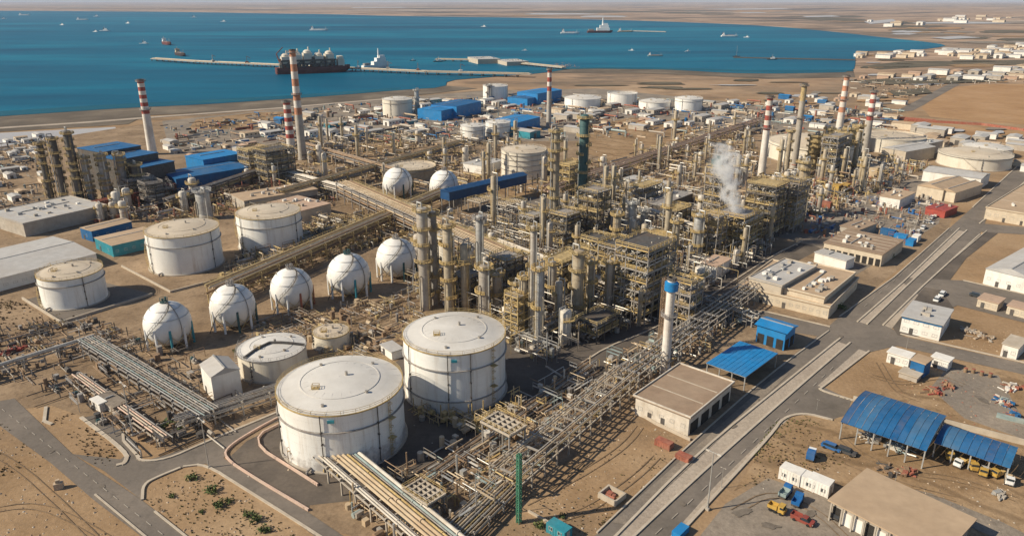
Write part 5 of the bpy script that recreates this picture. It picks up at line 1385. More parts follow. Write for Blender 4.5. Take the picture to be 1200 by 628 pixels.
rack('rusty red pipe rack in front of the dark furnaces at left', p, q, 5, (4, 6), [(l, -2 + i, .34, 'rust_red') for i in range(5) for l in (0, 1)], 8, m='rust_red', group='pipe racks')
p, q = at(818, 356), at(884, 382)
rack('rusty grey frame rack crossing left of the small blue building', p, q, 3.4, (2.6, 4.2), mixpipes(3.4, 1, 3, .08, .16), 4, m='galvanised', group='pipe racks')
p, q = at(640, 235), at(890, 150)
rack('far brown pipe rack on the way to the banded chimneys', p, q, 6, (5, 7.5), mixpipes(6, 2, 5, .2, .4, ('pipe_brown', 'pipe_sand', 'bund_pink', 'steel_grey')), 14, m='ochre_steel', group='pipe racks')
p, q = at(200, 250), at(330, 205)
rack('dark pipe rack between the long blue shed and the low brown buildings', p, q, 6, (5, 7.5), mixpipes(6, 2, 5, .2, .4, ('pipe_brown', 'steel_dark', 'steel_grey', 'ochre_steel')), 10, m='steel_dark', group='pipe racks')
# dark blue covered bridge
p, q = at(522, 250), at(612, 228); d = q - p; L = d.length; a = math.atan2(d.y, d.x)
t = thing('covered_pipe_bridge', 'long dark blue roofed bridge in front of the two far spheres', 'covered bridge', p, a)
b = MB(); b.box(L / 2, 0, 7, L, 7, 4.5)
b.build('enclosure', 'blue_dark', t, smooth=False); b = MB(); b.v = [(-.5, -4, 11.5), (L + .5, -4, 11.5), (L + .5, 4, 11.5), (-.5, 4, 11.5), (-.5, 0, 12.6), (L + .5, 0, 12.6)]; b.f = [(0, 1, 5, 4), (2, 3, 4, 5), (1, 2, 5), (3, 0, 4), (3, 2, 1, 0)]; b.m = [0] * 5
b.build('roof', 'blue_dark', t, smooth=False)
for i in range(8):
    for s in (-1, 1): MB().beam((L * (i + .05) / 7.1, s * 3, 0), (L * (i + .05) / 7.1, s * 3, 7), .35).build('leg', 'steel_grey', t)

# air coolers over the racks
co = proto_cooler(); first = True
for px, py, lab, s in [(590, 497, 'pale air cooler deck behind the second big tank', 1), (497, 578, 'pale grid topped air cooler deck beside the foreground pipe bridge', .85)]:
    c = at(px, py, 9 if first else 5)
    if first: co.location = (*c, 8.6); co.rotation_euler = (0, 0, VA); co['label'] = lab; first = False
    else: dup(co, (*c, 5.0), VA, lab, s)
for i, (px, py) in enumerate([(560, 236), (575, 233), (590, 240), (605, 237), (620, 246)]):
    c = at(px, py, 7); dup(co, (*c, 7), VA, 'far air cooler bank below the dark blue bridge', 1.0)

# ------------------------------------------------------------------ buildings
building('long white shed with grey gabled roof at the left edge', 5, (-78, 309), (-60, 341), (102, 293), 'render_white', 'roof_grey', name='long_shed', cat='shed', gable=1.2, wins=(16, 2), win=(1.6, .8))
building('grey flat roofed hall with dark side in front of the left columns', 6, (0, 247), (27, 263), (117, 239), 'concrete', 'roof_grey', wins=(8, 2), units=9, patches=4, parapet=.3)
building('teal walled shed with tan roof left of the tan roofed tank', 5, (108, 279), (131, 288), (190, 275), 'teal_sheet', 'roof_tan', name='low_shed', cat='shed', wins=(6, 2), gable=.8)
building('narrow dark blue walled shed behind the teal one', 5, (97, 266), (107, 271), (152, 259), 'blue_sheet', 'roof_tan', name='low_shed', cat='shed', wins=(4, 1), gable=.7)
building('low building with pale dusty roof behind the second tan roofed tank', 6, (276, 227), (286, 236), (370, 221), 'concrete', 'roof_tan', wins=(8, 1), units=3)
building('low building with pinkish brown roof right of the second tan roofed tank', 6, (318, 237), (352, 248), (384, 238), 'render_cream', 'roof_pink', wins=(4, 3), units=2)
t_, c_, a_, b_, rz_ = building('white block house with grey hipped roof below the nearest sphere', 7.5, (224, 430), (247, 442), (284, 436), 'render_white', 'roof_grey', name='block_house', gable=1.6, wins=(0, 0), doors=1, over=.25)
building('brown flat roofed building with patched roof by the main road', 5.2, (740, 468), (808, 489), (866, 452), 'render_dirty', 'roof_brown', wins=(5, 5), doors=2, parapet=.35, patches=2, over=.6, units=-1, bays=(4, 0), bay_h=.6)
building('small bright blue walled building with blue roof by the junction', 6, (889, 379), (921, 390), (930, 381), 'blue_bright', 'blue_bright', name='blue_building', gable=.9, wins=(0, 0), over=.7, doors=0, bays=(2, 3), bay_h=.55)
building('large low office podium with tan walls by the road junction', 4.0, (862, 337), (972, 361), (1011, 328), 'render_cream', 'roof_tan', name='office_building', wins=(6, 14), doors=2, parapet=.5)
building('upper office storey with tan roof standing on the right of the podium', 6.2, (918, 339), (966, 350), (1004, 321), 'render_cream', 'roof_tan', name='office_building', wins=(5, 7), units=5, parapet=.4)
building('grey roofed office hall with rooftop equipment on the left of the podium', 7.5, (880, 325), (916, 336), (953, 312), 'concrete_pale', 'roof_grey', name='office_building', wins=(6, 6), units=7, parapet=.3)
building('long workshop with dark brown roof across the road from the upper junction', 5, (967, 284), (1034, 299), (1056, 281), 'render_cream', 'roof_brown', name='workshop', wins=(3, 0), units=2, bays=(0, 9), bay_h=.6, patches=5)
building('small dark roofed shed above the long workshop', 4, (987, 264), (1007, 270), (1023, 261), 'concrete', 'roof_brown', name='small_shed', cat='shed', wins=(2, 2))
building('white canopy roof between the office and the long workshop', 4, (955, 296), (992, 306), (1002, 302), 'render_white', 'roof_grey', name='canopy', cat='canopy', doors=0)
wt = building('white two storey building with blue trim and grey roof beside the cross road', 5.5, (1057, 371), (1104, 381), (1119, 364), 'render_white', 'roof_grey', name='office_building', wins=(3, 4), storeys=2, units=1, band=None, over=.5, win=(1.5, 1))
MB().box(0, 0, 4.75, wt[2] + .16, wt[3] + .16, .55).build('blue_fascia', 'blue_faded', wt[0], smooth=False)
building('white gabled shed at the right edge beside the upper cross road', 6, (1159, 313), (1214, 329), (1250, 298), 'render_white', 'roof_grey', name='gabled_shed', cat='shed', gable=2.2, wins=(3, 5), doors=2)
building('large tan flat roofed building at the right edge above the junction', 5.5, (1157, 243), (1240, 258), (1290, 212), 'render_cream', 'roof_tan', name='warehouse', wins=(4, 9), doors=2, parapet=.4, win=(1.8, 1.4), patches=4, units=2)
building('long brown roofed garage with white doors at the bottom right', 4.2, (971, 591), (1100, 650), (1150, 614), 'concrete', 'roof_tan', name='garage', cat='garage', doors=0, over=.8, units=-1)
GA = KIDS and [o for o in COL.objects if o.get('label', '').startswith('long brown roofed garage')][0]
def garage_doors():
    c, a, b, rz = corners(4.2, (971, 591), (1100, 650), (1150, 614))
    for i in range(9):
        y = b / 2 - (i + .5) * b / 9
        if i in (1, 2, 4, 5): MB().box(-a / 2, y, 0, .3, b / 9 * .72, 3.0).build('roller_door', 'render_white', GA)
        else: MB().box(-a / 2, y, 0, .12, b / 9 * .8, 3.2).build('bay_opening', 'opening_dark', GA)
        MB().box(-a / 2 - .9, b / 2 - i * b / 9 - .2, 0, .3, .3, 4.2).build('post', 'concrete', GA)
garage_doors()
building('white long gabled store behind the low cream stores near the right road', 6, (1083, 200), (1150, 210), (1157, 203), 'render_white', 'roof_grey', name='store', cat='store', gable=1.2, wins=(1, 0))
building('cream gabled store with pale roof near the right road', 6, (1080, 216), (1106, 223), (1128, 211), 'render_cream', 'roof_tan', name='store', cat='store', gable=1.8)
building('cream store joined to the right side of the gabled one', 5.5, (1106, 221), (1120, 226), (1141, 214), 'render_cream', 'roof_tan', name='store', cat='store', gable=1.4)
building('small white flat house left of the cream stores', 5, (1033, 229), (1055, 234), (1068, 225), 'render_white', 'roof_tan', name='store', cat='store', wins=(2, 3))
building('pale grey shed beside the rightmost striped stack', 8, (1041, 172), (1062, 178), (1085, 170), 'concrete_pale', 'roof_grey', name='store', cat='store', gable=1.0)
building('small grey shed right behind the pale grey one', 8, (1078, 166), (1088, 169), (1097, 164), 'concrete_pale', 'roof_grey', name='store', cat='store')
building('bright red canopy by the upper road junction', 3.5, (1086, 243), (1108, 248), (1120, 242), 'stack_red', 'stack_red', name='canopy', cat='canopy', doors=0)
building('small white guard house on the near corner of the cross road', 3.2, (1041, 412), (1066, 420), (1070, 414), 'render_white', 'render_white', name='guard_house', cat='cabin', wins=(1, 3))
building('white cabin right of the blue kiosk on the cross road', 3, (1092, 418), (1112, 424), (1118, 420), 'render_white', 'render_white', name='guard_house', cat='cabin', wins=(1, 3))
building('blue kiosk with tan flat top beside the cross road', 4.5, (1069, 421), (1084, 427), (1090, 420), 'blue_sheet', 'roof_tan', name='kiosk', cat='kiosk')
building('low pale platform roof on the sandy lot below the blue kiosk', 1.5, (1054, 436), (1075, 443), (1081, 437), 'concrete', 'concrete_pale', name='platform_shelter', cat='shelter', doors=0)
building('white house on the sandy strip at the right edge below the wide road', 4, (1176, 402), (1194, 408), (1201, 397), 'render_white', 'concrete_pale', name='house', cat='house', wins=(2, 2))
building('pinkish low cabin in the row beside the right service road', 3, (1146, 350), (1170, 356), (1178, 350), 'render_cream', 'roof_pink', name='cabin', cat='cabin', wins=(2, 3))
building('second pinkish low cabin nearer the right edge', 3, (1181, 358), (1204, 364), (1210, 358), 'render_cream', 'roof_pink', name='cabin', cat='cabin', wins=(2, 3))
building('dark roofed shed behind the silver columns, left of the teal topped structure', 5, (756, 236), (774, 241), (808, 226), 'steel_dark', 'steel_grey', name='low_shed', cat='shed')
building('long white roofed shed beside the dark roofed one', 5, (735, 208), (777, 218), (783, 213), 'render_white', 'roof_grey', name='low_shed', cat='shed', wins=(2, 6))
building('white block house by the rear of the yellow structures', 5, (821, 308), (840, 313), (856, 303), 'render_white', 'roof_pink', name='block_house', wins=(1, 2))
building('white flat house behind the two far spheres', 5, (548, 190), (565, 195), (584, 187), 'render_white', 'roof_grey', name='block_house', wins=(3, 2))
building('small white equipment box on the ground between the beige tank and the second big tank', 2.6, (443, 405), (459, 413), (474, 410), 'render_white', 'roof_grey', name='equipment_box', cat='cabin')
for a in [('long deep blue shed in front of the furnaces', 9, (192, 201), (206, 210), (287, 195), 'blue_sheet', 'blue_sheet'),
          ('blue box building behind the long deep blue shed', 12, (224, 182), (238, 188), (280, 179), 'blue_bright', 'blue_bright'),
          ('dark blue roof over the furnaces, upper left one', 22, (102, 172), (118, 179), (158, 170), 'steel_dark', 'blue_sheet'),
          ('dark blue roof over the furnaces, middle one', 20, (122, 181), (138, 188), (177, 178), 'steel_dark', 'blue_sheet'),
          ('dark blue roof over the furnaces, lowest right one', 16, (150, 190), (166, 197), (196, 188), 'steel_dark', 'blue_sheet'),
          ('blue coastal building with stepped roofs, left block', 9, (497, 126), (517, 130), (532, 124), 'blue_bright', 'blue_bright'),
          ('blue coastal building with stepped roofs, right block', 11, (513, 121), (535, 125), (552, 118), 'blue_bright', 'blue_sheet'),
          ('blue coastal building near the thin red topped chimney', 11, (618, 106), (630, 110), (642, 104), 'blue_bright', 'blue_bright'),
          ('low blue coastal building left of the thin red topped chimney', 7, (600, 113), (618, 116), (630, 112), 'blue_bright', 'blue_sheet'),
          ('cubic blue building in front of the thin red topped chimney', 9, (583, 139), (606, 144), (620, 136), 'blue_bright', 'blue_bright')]:
    lab, h, l, f, r, wm, rm = a
    building(lab, h, l, f, r, wm, rm, name='blue_building', gable=1.0 if h < 12 else 0, wins=(5, 0), win=(2.4, 1.6), doors=0)

# blue roofed shelter on posts
def shelter(label, h, L, F, R_, m):
    c, a, b, rz = corners(h, L, F, R_); busy(c.x, c.y, max(a, b) * .5)
    t = thing('open_shelter', label, 'shelter', c, rz); n = 9
    for j in range(n):
        y0 = -b / 2 + b * j / n + .02; w = b / n - .04; k = MB()
        k.box(0, y0 + w / 2, h + .03 * (j % 2), a, w, .1); k.box(0, y0 + .08, h + .1 + .03 * (j % 2), a, .12, .04); k.build('roof_sheet', m, t, smooth=False)
    for sx in (-1, 1):
        for i in range(4): MB().beam((sx * (a / 2 - .3), -b / 2 + .3 + (b - .6) * i / 3, 0), (sx * (a / 2 - .3), -b / 2 + .3 + (b - .6) * i / 3, h), .28).build('post', 'galvanised', t)
    k = MB()
    for sx in (-1, 1): k.beam((sx * (a / 2 - .3), -b / 2, h - .2), (sx * (a / 2 - .3), b / 2, h - .2), .25)
    for i in range(4): k.beam((-a / 2, -b / 2 + .3 + (b - .6) * i / 3, h - .2), (a / 2, -b / 2 + .3 + (b - .6) * i / 3, h - .2), .22)
    k.build('roof_beam', 'galvanised', t); return t
shelter('flat bright blue roofed open shelter behind the brown roofed building', 4.5, (828, 425), (874, 442), (911, 414), 'blue_bright')
barrel_shed('larger blue barrel roofed shed in the right hand yard', 5.0, (985, 494), (1086, 528), (1110, 490), 1.3, 12, 'blue_sheet', 6)
barrel_shed('smaller blue barrel roofed shed adjoining the larger one, with yellow machines beneath', 4.0, (1094, 519), (1184, 548), (1196, 528), 0.7, 9, 'blue_sheet', 5)

# ------------------------------------------------------------------ right hand yards: cabins, vehicles, scrap
def px_at(px, py): return at(px, py)
container('white portable cabin leftmost of three in the row by the blue lorry', at(927, 562), VA, 'render_white', 4.6, 3.0, 3, 'cabin', 2, 'white cabins in a row', 'portable_cabin')
container('white portable cabin in the middle of the row of three', at(943, 568), VA, 'render_white', 4.6, 3.0, 2.9, 'cabin', 2, 'white cabins in a row', 'portable_cabin')
container('white portable cabin rightmost of the row of three', at(960, 575), VA, 'render_white', 4.6, 3.0, 3.1, 'cabin', 2, 'white cabins in a row', 'portable_cabin')
truck('blue box lorry standing alone left of the large barrel roofed shed', at(950, 537), UA + .2, 'car_white', 'car_blue', 5.2).scale = (.74, .74, .74)
truck('grey blue lorry parked left of the portable cabins', at(920, 580), UA, 'car_blue', 'pipe_teal', 5.6, 'tip').scale = (.74, .74, .74)
truck('blue tipper lorry parked beside the grey blue one', at(934, 590), UA + .1, 'car_blue', 'car_blue', 5.0, 'tip').scale = (.74, .74, .74)
truck('yellow loader lorry at the bottom beside the blue lorries', at(910, 599), VA, 'yellow_plant', 'yellow_plant', 5.0, 'tip').scale = (.74, .74, .74)
car('dull red pickup parked on the grey yard at the bottom', at(940, 611), VA, 'car_red', pick=True)
truck('small dark lorry at the left corner of the brown roofed garage', at(981, 605), UA, 'car_dark', 'car_dark', 5.0, 'tip').scale = (.74, .74, .74)
car('dark car on the apron in front of the pinkish cabins', at(1144, 348), VA, 'car_dark')
car('small blue car near the blue lorry by the large shed', at(974, 526), VA, 'car_blue')
car('brown dusty car just right of the small blue car', at(991, 531), VA, 'car_dark')
for i, (px, py, da, cb, ld, lab) in enumerate([(1112, 537, .3, 'yellow_plant', 'mustard', 'yellow dump truck leftmost under the small barrel roof'), (1124, 546, -.2, 'car_white', 'mustard', 'yellow tipper with white cab second from the left under the small barrel roof'),
        (1139, 549, .5, 'yellow_plant', 'yellow_plant', 'yellow dump truck third from the left under the small barrel roof'), (1152, 556, .1, 'yellow_plant', 'galvanised', 'yellow cabbed lorry with grey body under the small barrel roof'),
        (1168, 558, -.4, 'yellow_plant', 'mustard', 'yellow dump truck second from the right under the small barrel roof'), (1182, 566, .2, 'car_white', 'pipe_sand', 'sand coloured tipper rightmost under the small barrel roof')]):
    t = truck(lab, at(px, py), UA + pi + da, cb, ld, 4.6, 'tip', group='yellow machines under the small barrel roof'); t.scale = (.72, .72, .72)
junk('rusty brown scrap heap in front of the large barrel roofed shed', at(1065, 556), 3.2, ['rust_red', 'pipe_brown'], 30, 3)
junk('low dark scrap line left of the rusty heap', at(1040, 553), 3.5, ['pipe_brown', 'steel_dark'], 24, 4, h=.7)
junk('grey junk stack under the front of the large barrel roof', at(1020, 515), 3.5, ['galvanised', 'cladding', 'pipe_white'], 30, 5)
junk('grey junk stack under the middle of the large barrel roof', at(1050, 526), 4, ['galvanised', 'pipe_teal', 'pipe_white'], 34, 6)
junk('grey slatted pallet pile near the right bottom corner', at(1172, 580), 2.2, ['galvanised', 'concrete'], 16, 7, h=.8)
junk('rust red scrap pile on the grey lot, upper right of the barrel roof', at(1096, 460), 3, ['rust_red', 'pipe_brown', 'stack_red'], 40, 8)
junk('second rust red scrap pile just above the first on the grey lot', at(1112, 453), 2.6, ['rust_red', 'pipe_brown'], 26, 9)
junk('colourful scrap pile with white and blue pieces at the right edge', at(1178, 472), 3.4, ['rust_red', 'pipe_white', 'blue_sheet', 'pipe_teal'], 60, 10)
junk('red and blue junk pile below the colourful one at the right edge', at(1190, 488), 3.0, ['rust_red', 'blue_sheet', 'pipe_brown'], 40, 12)
junk('white junk heap behind the colourful scrap pile', at(1186, 455), 3.4, ['pipe_white', 'rust_red', 'render_white'], 40, 13)
junk('scattered grey rubble on the sandy strip behind the white two storey building', at(1155, 396), 5, ['concrete', 'stone_pale', 'pipe_brown'], 50, 14, h=.6)
junk('second grey rubble scatter on the same sandy strip', at(1135, 388), 4, ['concrete', 'stone_pale', 'steel_grey'], 40, 15, h=.6)
junk('dark red scrap lying in the pipe yard at the left edge', at(15, 413), 5, ['rust_red', 'stack_red', 'steel_dark'], 60, 16, h=1.6)
for i, (px, py) in enumerate([(1131, 436), (1140, 437), (1150, 440), (1160, 442)]):
    t = thing('oil_drum', 'dark brown barrel in the line along the cross road', 'barrel', at(px, py), 0, 'barrels along the cross road')
    MB().cyl((0, 0, 0), (0, 0, 1.3), .5, n=12).build('body', 'pipe_brown', t); MB().cyl((0, 0, 1.3), (0, 0, 1.36), .53, n=12).build('lid', 'rust_red', t)
container('teal and white van like cabin at the bottom of the sandy lot', at(655, 626), VA, 'teal_sheet', 4.6, 2.4, 2.3, 'cabin', 2, None, 'site_cabin')
container('bright blue skip at the bottom beside the main road verge', at(797, 626), UA, 'blue_bright', 3.5, 1.8, 1.4, 'skip', 0, None, 'skip')
container('small rusty roofed hut on the near side of the brown roofed building', at(778, 523), VA, 'rust_red', 4, 2, 1.6, 'hut', 0, None, 'hut')
container('dark red box standing by the kerb below the brown roofed building', at(801, 538), VA, 'rust_red', 3.4, 2, 1.2, 'box', 0, None, 'steel_box')
container('large blue container leftmost in the row by the long workshop', at(1040, 275), VA, 'blue_sheet', 6, 4, 2.4, 'container', 0)
container('bright blue container in the middle of the row by the long workshop', at(1055, 281), VA, 'blue_bright', 5, 3, 2.6, 'container', 0)
container('pale blue container nearest the main road by the long workshop', at(1067, 287), UA, 'blue_bright', 5, 3, 2.6, 'container', 0)
container('white container beside the pale blue one near the main road', at(1073, 282), UA, 'render_white', 5, 2.6, 2.6, 'container', 0)
container('yellow cube cabin in the equipment yard, left of its twin', at(979, 228), UA, 'yellow_plant', 5, 4, 5.5, 'container', 0)
container('yellow cube cabin in the equipment yard, right of its twin', at(989, 227), UA, 'yellow_plant', 5, 4, 5.5, 'container', 0)
container('orange cube cabin beyond the yellow twins', at(1023, 207), UA, 'pipe_sand', 8, 6, 6, 'container', 0)
container('long red container in the equipment yard', at(962, 242), VA, 'rust_red', 10, 3, 3, 'container', 0)
# little walled pit on the sand
t = thing('walled_pit', 'small pale walled pit with rusty plant inside on the sandy lot', 'pit', at(717, 583), VA)
for x, y, sx, sy in ((0, -1.8, 4.6, .4), (0, 1.8, 4.6, .4), (-2.1, 0, .4, 3.2), (2.1, 0, .4, 3.2)): MB().box(x, y, 0, sx, sy, 1.3).build('wall', 'concrete_pale', t, smooth=False)
b = MB(); b.box(-.7, .3, 0, 1.2, 1, 1); b.cyl((.8, -.4, 0), (.8, -.4, 1.5), .4); b.cyl((-1, -.8, .9), (1.2, -.8, .9), .25); b.build('pump', 'rust_red', t)
t = thing('concrete_block', 'pale broken concrete post lying on the sand left of the road', 'concrete block', at(69, 572), .6)
b = MB(); b.prism([(-.9, -.5), (.7, -.7), (1.1, .2), (.2, .8), (-.8, .5)], 0, 1.5); b.prism([(-.4, -.3), (.5, -.3), (.4, .4), (-.3, .3)], 1.5, 2.2); b.build('block', 'stone_pale', t, smooth=False)
t = thing('concrete_ring', 'pale concrete pipe ring leaning near the kerbed yard at left', 'concrete ring', at(137, 494), .8)
b = MB(); b.cyl((-.6, 0, 1.4), (.6, 0, 1.4), 1.5, n=20, caps=False); b.cyl((-.6, 0, 1.4), (.6, 0, 1.4), 1.15, n=20, caps=False); b.build('ring', 'concrete_pale', t)
building('grey flat slab shelter in the kerbed yard at left', 2.2, (118, 463), (133, 478), (146, 470), 'concrete', 'gravel_grey', name='slab_shelter', cat='shelter', doors=0)
building('small white cabin beside the concrete ring', 2.4, (106, 468), (116, 474), (124, 471), 'render_white', 'render_white', name='site_cabin', cat='cabin', wins=(1, 1))
# ------------------------------------------------------------------ lamp posts
LP = [(156, 510, 450, 'lamp post at the kerbed corner in the left yard'), (245, 548, 492, 'lamp post at the bend of the side road'), (115, 471, 442, 'short lamp post behind the small white cabin'),
      (829, 597, 530, 'tall lamp post on the verge of the main road near the bottom'), (1046, 578, 553, 'lamp post on the yard road by the brown roofed garage'), (558, 607, 556, 'lamp post standing before the legs of the main rack'),
      (957, 480, 468, 'lamp post at the mouth of the side street by the main road'), (480, 368, 330, 'lamp post left of the dark twin columns'), (99, 420, 385, 'lamp post at the head of the wide grey rack'),
      (1062, 408, 394, 'lamp post at the junction of main and cross road'), (845, 572, 548, 'lamp post next to the tall one on the main road verge')]
lp = None
for px, yb, yt, lab in LP:
    g = at(px, yb); s = height(g, yt) / 13
    if lp is None: lp = proto_mast(lab); lp.location = (g.x, g.y, 0); lp.rotation_euler = (0, 0, VA); lp.scale = (s, s, s)
    else: dup(lp, (g.x, g.y, 0), VA, lab, s)

# ------------------------------------------------------------------ plant clutter
ZC = [(478, 350), (480, 262), (560, 262), (650, 250), (700, 215), (830, 235), (905, 245), (905, 290), (850, 330), (765, 378), (690, 400), (640, 425), (612, 420), (560, 372)]
ZP = [(255, 330), (285, 300), (365, 262), (480, 245), (492, 295), (450, 285), (395, 300), (330, 325), (270, 345)]
ZF = [(330, 170), (480, 155), (600, 160), (650, 200), (640, 235), (600, 225), (540, 235), (420, 220), (330, 230), (290, 205)]
ZR = [(660, 190), (725, 192), (775, 172), (835, 152), (880, 160), (900, 235), (840, 240), (700, 235), (655, 215)]
ZQ = [(905, 205), (1010, 195), (1075, 185), (1085, 200), (1040, 222), (985, 245), (910, 262)]
ZL = [(-60, 430), (0, 385), (95, 372), (200, 405), (260, 430), (290, 470), (250, 520), (160, 530), (100, 485), (40, 455)]
ZM = [(300, 380), (480, 345), (500, 385), (468, 410), (400, 430), (360, 400), (290, 395)]
ZN = [(480, 545), (560, 500), (640, 450), (720, 420), (770, 400), (850, 352), (880, 372), (800, 430), (740, 460), (590, 580), (520, 640), (440, 640), (400, 590)]
ZW = [(0, 165), (60, 150), (60, 240), (0, 245), (-60, 230)]
ZB = [(200, 215), (330, 200), (400, 235), (330, 262), (270, 250), (200, 262), (100, 262)]
rack_ok = lambda x, y: free(x, y, -1.2)
BR = ['pipe_brown', 'cladding', 'galvanised', 'ochre_steel', 'cladding', 'mustard', 'steel_dark', 'pipe_white']
tangle('pipework_clutter', ZC, 4600, 8, BR + ['cladding', 'steel_grey', 'galvanised', 'galvanised'], seed=1, rmax=.17, label='dense small pipework between the central columns', clear=rack_ok)
tangle('pipework_clutter', ZP, 1100, 3.5, ['pipe_brown', 'ochre_steel', 'pipe_sand', 'cladding', 'mustard', 'steel_dark', 'ochre_steel'], seed=2, rmax=.26, label='brown pipework between the tan roofed tanks and the spheres', clear=rack_ok)
tangle('pipework_clutter', ZF, 1200, 5, ['pipe_brown', 'pipe_sand', 'ochre_steel', 'ochre_steel', 'steel_dark', 'cladding', 'concrete'], seed=3, lmax=18, rmax=.5, label='far brown pipework behind the two far spheres', clear=rack_ok)
tangle('pipework_clutter', ZR, 1000, 5, ['pipe_brown', 'pipe_sand', 'ochre_steel', 'ochre_steel', 'steel_dark', 'cladding', 'pipe_brown', 'concrete'], seed=4, lmax=18, rmax=.5, label='far pipework around the long white roofed shed', clear=rack_ok)
tangle('pipework_clutter', ZQ, 800, 6, ['pipe_brown', 'pipe_white', 'ochre_steel', 'mustard', 'steel_dark', 'cladding', 'rust_red', 'galvanised'], seed=5, lmax=12, rmax=.5, label='pipework at the feet of the right hand towers', clear=rack_ok)
tangle('pipework_clutter', ZL, 430, 2.0, ['pipe_brown', 'pipe_brown', 'steel_dark', 'steel_dark', 'steel_grey', 'cladding'], seed=6, rmax=.2, label='low dark pipework below the nearest sphere', clear=rack_ok)
tangle('pipework_clutter', ZM, 300, 1.6, ['pipe_brown', 'ochre_steel', 'pipe_brown', 'pipe_sand', 'cladding', 'steel_grey'], seed=7, rmax=.2, label='reddish brown pipework in front of the spheres', clear=rack_ok)
tangle('pipework_clutter', ZN, 640, 4.2, ['mustard', 'pipe_sand', 'galvanised', 'pipe_white', 'pipe_teal', 'pipe_brown', 'cladding', 'pipe_sand'], seed=8, rmax=.2, lmax=7, label='yellow and white pipework filling the main rack')
tangle('pipework_clutter', ZB, 700, 6, ['pipe_brown', 'steel_dark', 'ochre_steel', 'steel_grey', 'rust_red'], seed=9, rmax=.4, lmax=14, label='dark pipework around the furnaces and the low brown buildings', clear=rack_ok)
tangle('pipework_clutter', [(480, 400), (515, 385), (470, 425)], 40, 2, ['mustard', 'steel_grey', 'pipe_white'], seed=10, label='small pipework by the second big tank')
tangle('tank_pipework', [(345, 540), (400, 560), (392, 548), (350, 530)], 110, 3.0, ['mustard', 'ochre_steel', 'pipe_sand', 'steel_grey'], seed=12, lmax=4, rmax=.15, label='ochre pipework at the foot of the nearest tank')
tangle('tank_pipework', [(478, 478), (500, 484), (560, 492), (600, 470), (640, 480), (560, 510), (490, 492)], 160, 3.5, ['mustard', 'ochre_steel', 'pipe_sand', 'concrete'], seed=13, lmax=4, rmax=.15, label='ochre pipework at the foot of the second big tank')

pu = proto_pump(); ex = proto_exchanger(); mf = proto_manifold()
va = proto_vessel('tall silver vessel with one yellow platform among the pipework', 'cladding', 'silver vessels in the process units', 13, 1.1)
vb = proto_vessel('slim tan vessel with one yellow platform among the pipework', 'cladding_tan', 'tan vessels in the process units', 17, .9)
vc = proto_vessel('stout white vessel with one yellow platform among the pipework', 'pipe_white', 'white vessels in the process units', 9, 1.5)
USED = set()
def spread(proto, poly, n, r, seed, s0=.85, s1=1.25, zs=None):
    for x, y in scatter(poly, n, r, seed):
        s = rnd.uniform(s0, s1); rz = UA + rnd.choice((0, pi / 2, pi, -pi / 2))
        if proto not in USED: USED.add(proto); proto.location = (x, y, 0); proto.rotation_euler = (0, 0, rz); proto.scale = (s, s, s)
        else: dup(proto, (x, y, 0), rz, sc=s)
for poly, k in ((ZC, 1.0), (ZR, .6), (ZF, .5), (ZQ, .4)):
    spread(vb, poly, int(24 * k), 1.2, 21, .7, 1.5); spread(va, poly, int(20 * k), 1.8, 22, .7, 1.4); spread(vc, poly, int(18 * k), 2.2, 23, .7, 1.3)
    spread(ex, poly, int(34 * k), 2.6, 24, .8, 1.3); spread(pu, poly, int(34 * k), 1.6, 25)
spread(mf, ZP, 9, 3.2, 26, .8, 1.2); spread(mf, ZM, 5, 3, 27, .7, 1.0); spread(mf, ZL, 7, 3, 28, .7, 1); spread(pu, ZL, 10, 1.6, 29); spread(ex, ZP, 8, 2.6, 30); spread(pu, ZP, 12, 1.6, 31); spread(vc, ZB, 8, 2.2, 32, .8, 1.4); spread(ex, ZB, 8, 2.6, 33)

# ------------------------------------------------------------------ far yards: sheds, stores, tanks, houses
SMALL = {}
def proto_small(k, L, W, h, wm, rm, lab, grp, gable=0.9):
    t = thing('store_shed', lab, 'shed', (0, -500, 0), 0, grp)
    MB().box(0, 0, 0, L, W, h).build('wall', wm, t, smooth=False)
    b = MB(); A, B = L / 2 + .3, W / 2 + .3
    b.v = [(-A, -B, h + .01), (A, -B, h + .01), (A, B, h + .01), (-A, B, h + .01), (-A, 0, h + gable), (A, 0, h + gable)]; b.f = [(0, 1, 5, 4), (2, 3, 4, 5), (1, 2, 5), (3, 0, 4), (3, 2, 1, 0)]; b.m = [0] * 5
    b.build('roof', rm, t, smooth=False)
    MB().box(-L / 2, 0, 0, .2, min(3, W * .4), h * .7).build('door', 'steel_dark', t)
    b = MB()
    for i in range(int(L / 4)): b.box(-L / 2 + (i + .5) * 4, -W / 2, h * .45, 1.6, .16, 1.1)
    b.build('window_row', 'glass_dark', t, smooth=False)
    SMALL[k] = t
proto_small('w', 16, 9, 4.5, 'render_white', 'roof_grey', 'white walled store shed in the coastal yards', 'white sheds of the coastal yards')
proto_small('t', 14, 9, 4, 'render_cream', 'roof_tan', 'tan roofed store shed in the coastal yards', 'tan sheds of the coastal yards')
proto_small('b', 13, 8, 5, 'blue_sheet', 'blue_bright', 'small blue shed in the coastal yards', 'blue sheds of the coastal yards')
proto_small('g', 18, 10, 5, 'concrete', 'roof_grey', 'grey roofed store shed in the coastal yards', 'grey sheds of the coastal yards')
proto_small('p', 12, 8, 3.5, 'roof_pink', 'roof_pink', 'pinkish low shed in the coastal yards', 'pinkish sheds of the coastal yards')
proto_small('l', 26, 14, 5.5, 'teal_sheet', 'roof_grey', 'pale roofed hall with teal walls in the coastal yards', 'teal walled halls of the coastal yards')
